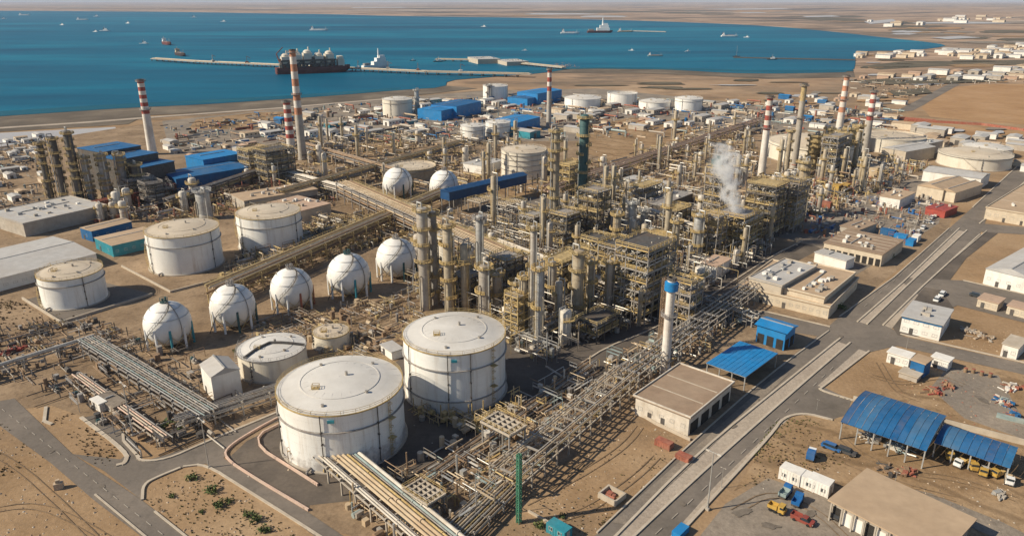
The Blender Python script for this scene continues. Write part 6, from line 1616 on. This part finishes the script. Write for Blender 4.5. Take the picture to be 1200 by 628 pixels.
def yards(poly, n, kinds, seed, s0=.8, s1=1.5, r=7, base=None):
    g = random.Random(seed)
    for x, y in scatter(poly, n, r, seed):
        k = g.choice(kinds); s = g.uniform(s0, s1); rz = (UA if base is None else base) + g.choice((0, pi / 2)); pr = SMALL[k]
        if pr not in USED: USED.add(pr); pr.location = (x, y, 0); pr.rotation_euler = (0, 0, rz); pr.scale = (s, s, s)
        else: dup(pr, (x, y, 0), rz, sc=(s, s, s * g.uniform(.8, 1.2)))
yards([(300, 150), (330, 140), (430, 125), (500, 120), (600, 120), (620, 160), (470, 165), (330, 165), (210, 170)], 66, 'wwwtggwtbwpwl', 41, .4, .95, 5)
yards([(640, 135), (700, 118), (880, 122), (890, 150), (800, 150), (660, 160)], 52, 'wtgggptw', 42, .4, 1.0, 6)
yards([(900, 115), (1000, 112), (1060, 122), (1040, 150), (960, 150), (900, 140)], 34, 'wtpgbtw', 43, .4, 1.0, 6)
yards([(0, 165), (60, 158), (58, 240), (0, 240), (-60, 230)], 26, 'wgtwt', 44, .35, .65, 4)
yards([(190, 165), (300, 165), (320, 195), (290, 192), (200, 182)], 22, 'wpgtg', 45, .35, .75, 4)
yards([(1055, 150), (1200, 165), (1200, 178), (1090, 172)], 16, 'wtgt', 46, .7, 1.2, 8)
yards([(1100, 62), (1200, 56), (1200, 68), (1120, 70)], 42, 'wwtw', 47, .9, 2.0, 14)
yards([(1005, 92), (1200, 82), (1200, 94), (1100, 96)], 30, 'wtgp', 48, .9, 1.6, 12)
yards([(1180, 185), (1240, 185), (1240, 205), (1195, 205)], 4, 'wt', 49, .8, 1.1, 8)
yards([(1000, 27), (1200, 18), (1200, 26), (1040, 32)], 24, 'wt', 50, 2, 4, 40)
yards([(1003, 66), (1060, 62), (1090, 66), (1010, 72)], 14, 'wtt', 51, .9, 1.6, 12)
tangle('yard_clutter', [(190, 150), (420, 122), (620, 112), (890, 122), (1060, 130), (1040, 160), (900, 160), (660, 165), (330, 170), (210, 180)], 1900, 4, ['pipe_white', 'concrete', 'pipe_brown', 'pipe_teal', 'rust_red', 'blue_sheet', 'steel_dark', 'stone_pale'], seed=60, lmin=3, lmax=16, rmax=1.0, label='small stacked goods scattered over the coastal yards')
tangle('yard_clutter', [(1000, 95), (1200, 85), (1200, 97), (1110, 100), (1060, 118), (1000, 112)], 260, 3, ['pipe_white', 'concrete', 'pipe_brown', 'steel_dark', 'stone_pale'], seed=61, lmin=3, lmax=14, rmax=1.0, label='stacked goods on the plain right of the bay')
tangle('yard_clutter', [(905, 262), (985, 245), (1040, 222), (1100, 225), (1105, 250), (1080, 270), (1040, 300), (960, 280)], 330, 2, ['pipe_white', 'concrete', 'pipe_brown', 'steel_grey', 'rust_red', 'stone_pale', 'car_blue'], seed=62, lmin=1, lmax=7, rmax=.4, label='crates and parts lying in the equipment yard', clear=rack_ok)
tangle('yard_clutter', [(-60, 185), (0, 170), (60, 160), (60, 245), (20, 262), (-60, 262)], 260, 3, ['pipe_white', 'concrete', 'pipe_brown', 'steel_dark', 'pipe_teal', 'stone_pale'], seed=63, lmin=2, lmax=12, rmax=.6, label='goods and pipes scattered by the left sheds', clear=rack_ok)

# parked cars along the service road and by offices
cp = car('small parked car in the staff parking rows', at(1043, 296), UA, 'car_white', 'cars parked about the offices')
for i, (px, py) in enumerate([(1048, 292), (1076, 273), (1082, 268), (1088, 262), (1092, 256), (948, 312), (940, 316), (1098, 352), (1104, 346)]): dup(cp, at(px, py), UA if i % 3 else VA)

# ------------------------------------------------------------------ jetties, ships, boats
jetty('long jetty reaching left past the gas ship', [(181, 72), (232, 75.5), (330, 80), (415, 84), (500, 88), (620, 91)], 11, 5, pm='cladding_tan')
jetty('short pier with low sheds right of the tug', [(512, 72), (560, 73), (622, 78), (660, 82)], 9, 4, pm='cladding_tan')
jetty('thin far pier leaving the ship platform', [(735, 37.4), (780, 38.6)], 9, 3, 'cladding', step=80, pm='steel_grey')
jetty('low causeway across the bay at right', [(860, 68.5), (905, 69.5), (1002, 71.5)], 6, 1.2, 'steel_dark', step=60, pm='steel_dark')
JA = math.atan2(-(at(330, 78).y - at(420, 82).y) * -1, at(420, 82).x - at(330, 78).x)
ship('dark hulled gas carrier with white dome tanks moored at the long jetty', 368, 86, 78, JA, 'hull_red', 'gas', superm='tank_cream', scale_h=1.1)
ship('white service ship with tall mast beside the long jetty', 441, 80, 27, JA + .35, 'boat_white', 'service', scale_h=1.2)
ship('red and white cargo ship beyond the jetty head, upper one of the pair', 196, 53, 18, -.9, 'hull_red', 'cargo', scale_h=1.5)
ship('dark cargo ship with sandy deck house off the jetty head, lower of the pair', 212, 66, 20, -.9, 'hull_dark', 'cargo', superm='pipe_sand', scale_h=1.4)
ship('small white motor boat left of the red and white cargo ship', 169, 52, 11, .1, 'boat_white', 'tug', 'boat', 'boat')
ship('dark tug at the head of the short pier', 514, 73, 12, .3, 'hull_dark', 'tug', 'tug', 'tug')
ship('tiny dark launch between the service ship and the short pier', 484, 72, 7, .4, 'hull_dark', 'tug', 'boat', 'boat')
ship('white hulled freighter alone beyond the gas carrier', 374, 36.5, 21, .02, 'boat_white', 'cargo', scale_h=1.1)
ship('white ferry with dark red hull at the end of the far pier', 703, 39, 30, .05, 'hull_red', 'service', scale_h=1.1)
ship('white barge moored left of the ferry', 668, 40, 22, .02, 'boat_white', 'tanker')
ship('long pale barge lying right of the ferry on the far pier', 733, 38, 18, .02, 'pipe_sand', 'tanker')
ship('white freighter pair member lying left near the top, farther one', 97, 24, 14, .02, 'boat_white', 'cargo')
ship('two masted white boat below the freighters at upper left', 123, 37, 12, .05, 'boat_white', 'tug', 'boat', 'boat')
ship('long white ship near the far shore at upper left', 29, 18.6, 13, .02, 'boat_white', 'tanker')
ship('white ship with low hull far right in the open bay', 855, 43.5, 20, .02, 'boat_white', 'tanker')
ship('small pale boat in the bay right of the thin chimney', 768, 66.5, 18, .02, 'pipe_teal', 'tanker', 'boat', 'boat')
ship('dark sailing boat with bare mast in the right of the bay', 863, 67, 9, .02, 'hull_dark', 'sail', 'boat', 'sailing_boat')
ship('dark launch just off the causeway at right', 905, 70.5, 12, .02, 'hull_dark', 'tug', 'boat', 'boat')
sm = None
for px, py in [(113, 20), (73, 30), (150, 28), (227, 21), (262, 26), (4, 23), (567, 32), (875, 44.5), (615, 60), (740, 60), (806, 61), (112, 38)]:
    if sm is None: sm = ship('tiny pale boat lying at anchor on the open water', px, py, 7, .1, 'boat_white', 'tug', 'boat', 'boat', 'small boats at anchor'); d0 = depth(at(px, py))
    else: p = at(px, py); dup(sm, (p.x, p.y, .5), rnd.uniform(-.4, .4), sc=depth(p) / d0)
building('low grey pier shed on the left of the short pier', 8, (552, 67), (560, 70), (585, 69), 'concrete_pale', 'roof_grey', name='pier_shed', cat='shed', wins=(4, 1), win=(4, 3))
building('low grey pier shed on the right of the short pier', 6.5, (585, 70), (594, 73), (618, 72), 'concrete_pale', 'roof_grey', name='pier_shed', cat='shed', wins=(4, 1), win=(4, 3))
junk('reddish ore heap at the root of the short pier', at(660, 79), 34, ['rust_red', 'bund_pink'], 120, 70, 'ore heap', 'ore_heap', 9)

for i, (px, py) in enumerate([(250, 76.5), (290, 78.2), (420, 84.2), (455, 85.6), (490, 87.4), (540, 88.8)]):
    q = at(px, py); t = thing('loading_arm', 'small loading gear standing on the long jetty', 'loading gear', (q.x, q.y, 5), rnd.uniform(0, 3), 'loading gear on the long jetty')
    MB().box(0, 0, 0, 5, 4, 3).build('base', ('concrete', 'rust_red', 'render_white')[i % 3], t); MB().beam((0, 0, 3), (0, 0, 11), .8).build('post', 'steel_grey', t); MB().beam((0, 0, 11), (6, 0, 8), .6).build('arm', 'rust_red', t)
# ------------------------------------------------------------------ plants
def bush(label, p, r, seed, m='leaf_dark', group=None):
    g = random.Random(seed); t = thing('shrub', label, 'shrub', p, 0, group); b = MB()
    for _ in range(170):
        th, ph = g.uniform(0, 2 * pi), g.uniform(-.1, 1) ; q = r * g.uniform(.35, 1.0) * (1 + .3 * sin(3 * th + seed))
        c = Vector((cos(th) * q * cos(ph), sin(th) * q * cos(ph), max(.1, r * .25 + q * sin(ph) * .85))); s = r * g.uniform(.10, .24)
        u = Vector((g.uniform(-1, 1), g.uniform(-1, 1), g.uniform(-.6, 1))).normalized() * s; w = u.orthogonal().normalized() * s * g.uniform(.5, 1); b.c = 0 if g.random() < .6 else 1
        b.face([c - u, c - w * .6, c + u, c + w])
    b.build('foliage', [m, 'leaf_light'], t, smooth=False)
    b = MB()
    for i in range(5): th = i * 1.26; b.cyl((0, 0, 0), (cos(th) * r * .5, sin(th) * r * .5, r * .7), .06 * r, .02 * r, n=5)
    b.build('stem', 'bark', t); return t
BL = ['shrub leftmost on the sandy triangle below the side road', 'bright green shrub on the sandy triangle near the lamp post', 'shrub in the middle of the sandy triangle', 'low shrub below the middle shrub on the sandy triangle', 'green shrub beside the lower service road kerb', 'shrub close to the bottom service road', 'last shrub before the bottom frame edge on the triangle', 'dry shrub at the left rim of the sandy triangle', 'tiny shrub by the roadside kerb of the triangle']
for i, (px, py, r) in enumerate([(225, 561, 1.3), (248, 576, 1.5), (256, 593, 1.4), (268, 588, 1.0), (290, 604, 1.2), (300, 610, 1.4), (309, 622, 1.3), (201, 582, .8), (236, 600, .6)]): bush(BL[i], at(px, py), r, i + 3, group='shrubs on the sandy triangle')
bush('green shrub by the short pale wall at the bottom', at(632, 617), 1.2, 30); bush('weedy green shrub beside the teal van', at(659, 606), .8, 31); bush('dark shrub in the pipe yard below the wide grey rack', at(212, 504), 1.1, 32); bush('dark thorny shrub left of the lamp post at the kerbed corner', at(196, 499), 1.6, 33); bush('shrub by the corner of the low white tank', at(277, 412), 1.1, 34)
bush('tree like dark shrub on the right of the office podium', at(986, 362), 1.8, 35); bush('dark roadside shrub by the long workshop', at(1042, 301), 1.9, 36)

def tufts(name, poly, n, seed, smin, smax, mats, label):
    g = random.Random(seed); pts = P(poly); xs, ys = [p.x for p in pts], [p.y for p in pts]; b = MB(); k = 0
    cl = [(g.uniform(min(xs), max(xs)), g.uniform(min(ys), max(ys)), g.uniform(1.5, 7)) for _ in range(max(6, n // 45))]
    while k < n:
        cx, cy, cr = g.choice(cl); x, y = g.gauss(cx, cr), g.gauss(cy, cr); k += 1
        if not inside(pts, x, y): continue
        s = g.uniform(smin, smax); b.c = g.randrange(len(mats))
        for _ in range(3):
            th = g.uniform(0, 6.28); dx, dy = cos(th) * s, sin(th) * s
            b.face([(x - dx * .5, y - dy * .5, 0), (x + dx * .5, y + dy * .5, 0), (x + dx * .8 + dy * .3, y + dy * .8 - dx * .3, s * .8), (x - dx * .3, y - dy * .3, s)])
    o = b.build(name, mats, smooth=False); kind(o, 'stuff', label)
SANDL = [(-60, 505), (0, 490), (110, 590), (200, 660), (-120, 700)]
TRI = [(172, 586), (172, 570), (188, 560), (212, 551), (238, 548), (284, 575), (370, 640), (230, 640)]
LOT = [(620, 600), (745, 475), (808, 522), (700, 625), (560, 660)]
tufts('dry_scrub', SANDL, 520, 71, .1, .35, ['grass_dry', 'grass_dry', 'bark'], 'dry scrub scattered over the sand at bottom left')
tufts('dry_scrub', TRI, 800, 72, .1, .32, ['grass_dry', 'leaf_light', 'grass_dry'], 'dry scrub on the sandy triangle')
tufts('dry_scrub', LOT, 1000, 73, .1, .3, ['grass_dry', 'bark', 'grass_dry'], 'dry scrub on the sandy lot by the main road')
tufts('grass', [(903, 500), (920, 490), (942, 486), (970, 494), (960, 500), (925, 505), (880, 540), (862, 562)], 1500, 74, .15, .4, ['leaf_light', 'grass_dry'], 'patch of green grass at the side street corner')
tufts('dry_scrub', [(900, 505), (960, 500), (1000, 540), (930, 560), (870, 570)], 800, 75, .12, .4, ['grass_dry', 'bark'], 'dry scrub beside the blue lorry')
tufts('dry_scrub', [(0, 350), (90, 372), (60, 395), (-40, 400)], 500, 76, .2, .6, ['bark', 'grass_dry'], 'dry scrub left of the small walled tank yard')
tufts('dry_scrub', [(105, 490), (150, 530), (120, 552), (60, 492), (80, 484)], 400, 77, .12, .4, ['grass_dry', 'bark'], 'dry scrub on the kerbed island')

def stones(name, poly, n, seed, smax, m, label, clear=None):
    g = random.Random(seed); pts = P(poly); xs, ys = [p.x for p in pts], [p.y for p in pts]; b = MB(); k = 0
    while k < n:
        x, y = g.uniform(min(xs), max(xs)), g.uniform(min(ys), max(ys)); k += 1
        if not inside(pts, x, y) or (clear and not clear(x, y)): continue
        s = smax * g.random() ** 2.5 + .08; b.c = g.randrange(len(m)); q = len(b.v)
        for i in range(5): th = i * 1.257 + g.uniform(-.3, .3); b.v.append((x + cos(th) * s, y + sin(th) * s, 0))
        b.v.append((x + g.uniform(-.3, .3) * s, y + g.uniform(-.3, .3) * s, s * g.uniform(.5, 1)))
        for i in range(5): b.f.append((q + i, q + (i + 1) % 5, q + 5)); b.m.append(b.c)
    o = b.build(name, m, smooth=False); kind(o, 'stuff', label)
stones('rubble', [(-60, 500), (0, 488), (110, 588), (190, 660), (-120, 700)], 1500, 81, .28, ['stone_pale', 'pipe_brown', 'concrete'], 'stones strewn over the sand at bottom left')
stones('rubble', TRI, 500, 82, .35, ['stone_pale', 'pipe_brown'], 'stones on the sandy triangle')
stones('rubble', LOT, 700, 83, .28, ['stone_pale', 'pipe_brown', 'concrete'], 'stones on the sandy lot by the main road')
stones('rubble', [(1000, 470), (1110, 432), (1200, 445), (1220, 520), (1100, 490)], 700, 84, .28, ['stone_pale', 'pipe_brown', 'rust_red'], 'stones and scraps on the right hand lots')
stones('rubble', [(870, 575), (990, 535), (1090, 548), (1190, 568), (1190, 630), (1000, 570)], 700, 85, .28, ['stone_pale', 'pipe_brown', 'concrete'], 'stones in the yard before the barrel roofs')
stones('rubble', [(1080, 395), (1115, 395), (1200, 385), (1200, 420), (1120, 405)], 400, 86, .28, ['stone_pale', 'pipe_brown'], 'stones on the strip by the cross road')
stones('rubble', [(-60, 500), (-160, 190), (0, 172), (190, 145), (880, 125), (1100, 215), (984, 371), (811, 520), (745, 470), (560, 640), (240, 545)], 2400, 87, .5, ['stone_pale', 'pipe_brown', 'steel_dark', 'pipe_brown', 'concrete'], 'small loose things strewn across the works', rack_ok)

# ------------------------------------------------------------------ steam
def steam(pts, g0, label):
    b = MB(); N = 18; rings = []
    for i, (px, py, r) in enumerate(pts):
        z = height(g0, py); d = depth(g0, z); x = (px - CX) / FOC * d
        rings.append(Vector((x - g0.x, 0, z)))
    M = 26
    for i in range(M):
        q = i / (M - 1) * (len(pts) - 1); k = min(int(q), len(pts) - 2); f = q - k
        c = rings[k].lerp(rings[k + 1], f); r = max(.5, (pts[k][2] * (1 - f) + pts[k + 1][2] * f) * 1.7)
        for j in range(N):
            th = 2 * pi * j / N; nn = noise.noise(Vector((cos(th) * 1.2 + i * .35, sin(th) * 1.2, i * .4)))
            rr = r * (1 + .55 * nn); b.v.append((c.x + cos(th) * rr, c.y + sin(th) * rr, c.z))
    for i in range(M - 1):
        for j in range(N): b.f.append((i * N + j, i * N + (j + 1) % N, (i + 1) * N + (j + 1) % N, (i + 1) * N + j)); b.m.append(0)
    b.f.append(tuple(reversed(range(N)))); b.m.append(0); b.f.append(tuple((M - 1) * N + j for j in range(N))); b.m.append(0)
    m = bpy.data.materials.new('steam'); m.use_nodes = True; nt = m.node_tree; nt.nodes.clear()
    out = nt.nodes.new('ShaderNodeOutputMaterial'); pv = nt.nodes.new('ShaderNodeVolumePrincipled'); pv.inputs['Color'].default_value = (1, 1, 1, 1); pv.inputs['Anisotropy'].default_value = .2
    geo = nt.nodes.new('ShaderNodeNewGeometry'); sx = nt.nodes.new('ShaderNodeSeparateXYZ'); z0, z1 = rings[0].z, rings[-1].z
    warp = nt.nodes.new('ShaderNodeTexNoise'); warp.inputs['Scale'].default_value = .16; warp.inputs['Detail'].default_value = 4; nt.links.new(geo.outputs['Position'], warp.inputs['Vector'])
    wv = nt.nodes.new('ShaderNodeVectorMath'); wv.operation = 'MULTIPLY_ADD'; nt.links.new(warp.outputs[1], wv.inputs[0]); wv.inputs[1].default_value = (6, 6, 4); nt.links.new(geo.outputs['Position'], wv.inputs[2]); nt.links.new(wv.outputs[0], sx.inputs[0])
    def M(op, a_, b_, clamp=False):
        k = nt.nodes.new('ShaderNodeMath'); k.operation = op; k.use_clamp = clamp
        for i, v in enumerate((a_, b_)):
            if v is None: continue
            if isinstance(v, (int, float)): k.inputs[i].default_value = v
            else: nt.links.new(v, k.inputs[i])
        return k.outputs[0]
    tz = M('DIVIDE', M('SUBTRACT', sx.outputs[2], z0 + 2.0), z1 - z0, True)
    def curve(vals):
        c = nt.nodes.new('ShaderNodeFloatCurve'); cu = c.mapping.curves[0]
        for i, (u_, v_) in enumerate(vals):
            if i == 0: cu.points[0].location = (u_, v_)
            elif i == len(vals) - 1: cu.points[1 if len(cu.points) == 2 else len(cu.points) - 1].location = (u_, v_)
            else: cu.points.new(u_, v_)
        c.mapping.update(); nt.links.new(tz, c.inputs[1]); return c.outputs[0]
    us = [(k.z - z0) / (z1 - z0) for k in rings]
    ccx = curve([(u_, (k.x + 10) / 20) for u_, k in zip(us, rings)]); crr = curve([(u_, p_[2] / 10 + .03) for u_, p_ in zip(us, pts)])
    dx = M('SUBTRACT', M('SUBTRACT', sx.outputs[0], g0.x + 3), M('SUBTRACT', M('MULTIPLY', ccx, 20), 10)); dy = M('SUBTRACT', sx.outputs[1], g0.y + 3)
    rad = M('SQRT', M('ADD', M('MULTIPLY', dx, dx), M('MULTIPLY', dy, dy)), None)
    q = M('SUBTRACT', 1.0, M('DIVIDE', rad, M('MULTIPLY', crr, 11)), True)
    n = _noise(nt, geo.outputs['Position'], .3, 5, .65)
    dens = M('MULTIPLY', M('MULTIPLY', q, _ramp(nt, n, [(.44, 0.0), (.60, 1.0)])), M('SUBTRACT', 2.0, M('MULTIPLY', tz, 1.75)))
    nt.links.new(M('MULTIPLY', dens, 1.1), pv.inputs['Density']); nt.links.new(pv.outputs[0], out.inputs['Volume'])
    MATS['steam'] = m
    o = b.build('steam_plume', 'steam', None, g0); kind(o, 'stuff', label)
steam([(868, 276, 0), (868, 262, 1.3), (864, 248, 2.5), (859, 236, 3.4), (853, 224, 4.4), (856, 210, 5.4), (847, 196, 6.2), (838, 183, 6.0), (830, 168, 4.6)], at(872, 292), 'white steam plume rising from the yellow vent structure')
steam([(836, 222, 0), (836, 212, 1.5), (839, 202, 2.4), (844, 192, 3.2), (846, 182, 3.6), (846, 174, 3.2), (850, 166, 2.2)], at(836, 268), 'second wisp of white steam rising from the teal box head')
g = at(872, 292); hh = height(g, 268)
tag(MB().cyl((0, 0, 0), (0, 0, hh), 1.0, .8, n=14).build('steam_vent', 'cladding', None, g), 'grey vent pipe from which the white steam rises', 'vent pipe')

# ------------------------------------------------------------------ haze
def haze(density):
    b = MB(); b.box(0, 20000, -2.0, 125000, 85000, 106.5)
    m = bpy.data.materials.new('haze'); m.use_nodes = True; nt = m.node_tree; nt.nodes.clear()
    out = nt.nodes.new('ShaderNodeOutputMaterial'); pv = nt.nodes.new('ShaderNodeVolumePrincipled')
    pv.inputs['Color'].default_value = (.62, .72, .92, 1); pv.inputs['Density'].default_value = density; pv.inputs['Anisotropy'].default_value = .0
    nt.links.new(pv.outputs[0], out.inputs['Volume']); MATS['haze'] = m
    o = b.build('haze', 'haze', smooth=False); kind(o, 'stuff', 'thin blue haze over the bay')
haze(3.2e-5)

# ------------------------------------------------------------------ labels: what stands nearest to each landmark
LM = [(202, 400, 'the nearest gas sphere'), (277, 378, 'the second gas sphere'), (345, 355, 'the middle gas sphere'), (411, 340, 'the fourth gas sphere'), (466, 320, 'the last gas sphere of the row'), (467, 228, 'the far white sphere'),
      (521, 230, 'the far cream sphere'), (408, 520, 'the nearest white tank'), (537, 460, 'the second big tank'), (222, 310, 'the left tan roofed tank'), (320, 285, 'the right tan roofed tank'), (92, 350, 'the walled white tank'), (614, 203, 'the ringed cream tank'),
      (324, 438, 'the low tank with the bent strip'), (179, 181, 'the leftmost banded chimney'), (355, 187, 'the tallest orange chimney'), (643, 149, 'the thin chimney by the blue boxes'), (892, 206, 'the chimney left of the yellow topped one'),
      (930, 197, 'the yellow topped slim chimney'), (982, 160, 'the orange striped chimney at right'), (1013, 178, 'the rightmost chimney'), (779, 434, 'the blue collared stack'), (649, 274, 'the very tall ringed column'), (681, 270, 'the tall dark teal column'),
      (872, 292, 'the steam vent'), (836, 268, 'the teal box head'), (752, 366, 'the tall stepped yellow structure'), (631, 402, 'the bright silver column'), (815, 304, 'the silver column wrapped in yellow'), (739, 284, 'the pale silver columns'),
      (936, 255, 'the yellowish ringed tower'), (979, 192, 'the right hand tower cluster'), (466, 135, 'the cream coastal tank'), (525, 125, 'the stepped blue coastal building'), (602, 140, 'the cubic blue building'), (569, 164, 'the twin short white tanks'),
      (728, 122, 'the flat roofed coastal tank'), (806, 128, 'the rightmost coastal tank'), (682, 125, 'the pale dusty coastal tank'), (240, 205, 'the long deep blue shed'), (241, 256, 'the silver silo'), (600, 235, 'the dark blue bridge'), (720, 340, 'the yellow structure left of the stepped one'),
      (527, 366, 'the yellow railed tan column'), (504, 360, 'the twin grey columns'), (778, 238, 'the dark roofed shed'), (838, 310, 'the white block house'), (985, 228, 'the twin yellow cubes'), (1140, 195, 'the wide cream tank'), (1105, 218, 'the cream gabled store'), (676, 376, 'the broad tan column'),
      (948, 190, 'the very wide pale tank'), (1040, 175, 'the wide flat pale tank'), (590, 497, 'the larger grid topped deck'), (150, 470, 'the wide grey rack'), (15, 413, 'the dark red scrap at the left edge'), (1110, 243, 'the red canopy'), (325, 215, 'the dark ochre structure by the chimney'), (185, 240, 'the dark furnace structure'), (580, 112, 'the pale grey coastal tank')]
def landmark_labels():
    groups = {}
    for o in COL.objects:
        if o.parent is None and o.get('group') and o.get('category') in ('shed', 'vessel', 'heat exchanger', 'pump', 'process drum', 'valve manifold', 'air cooler'): groups.setdefault(o['group'], []).append(o)
    for gname, obs in groups.items():
        short = ' '.join(obs[0]['label'].split()[:6]); done = set()
        for w in (' on', ' among', ' in', ' with', ' of', ' and', ' beside', ' the', ' one'):
            while short.endswith(w): short = short[:-len(w)]
        for px, py, ph in LM:
            p = at(px, py); best = min(obs, key=lambda o: (o.location.xy - p).length)
            if (best.location.xy - p).length < 0.14 * p.length and best.name not in done:
                done.add(best.name); best['label'] = ' '.join((short + ', closest to ' + ph).split()[:16])
landmark_labels()
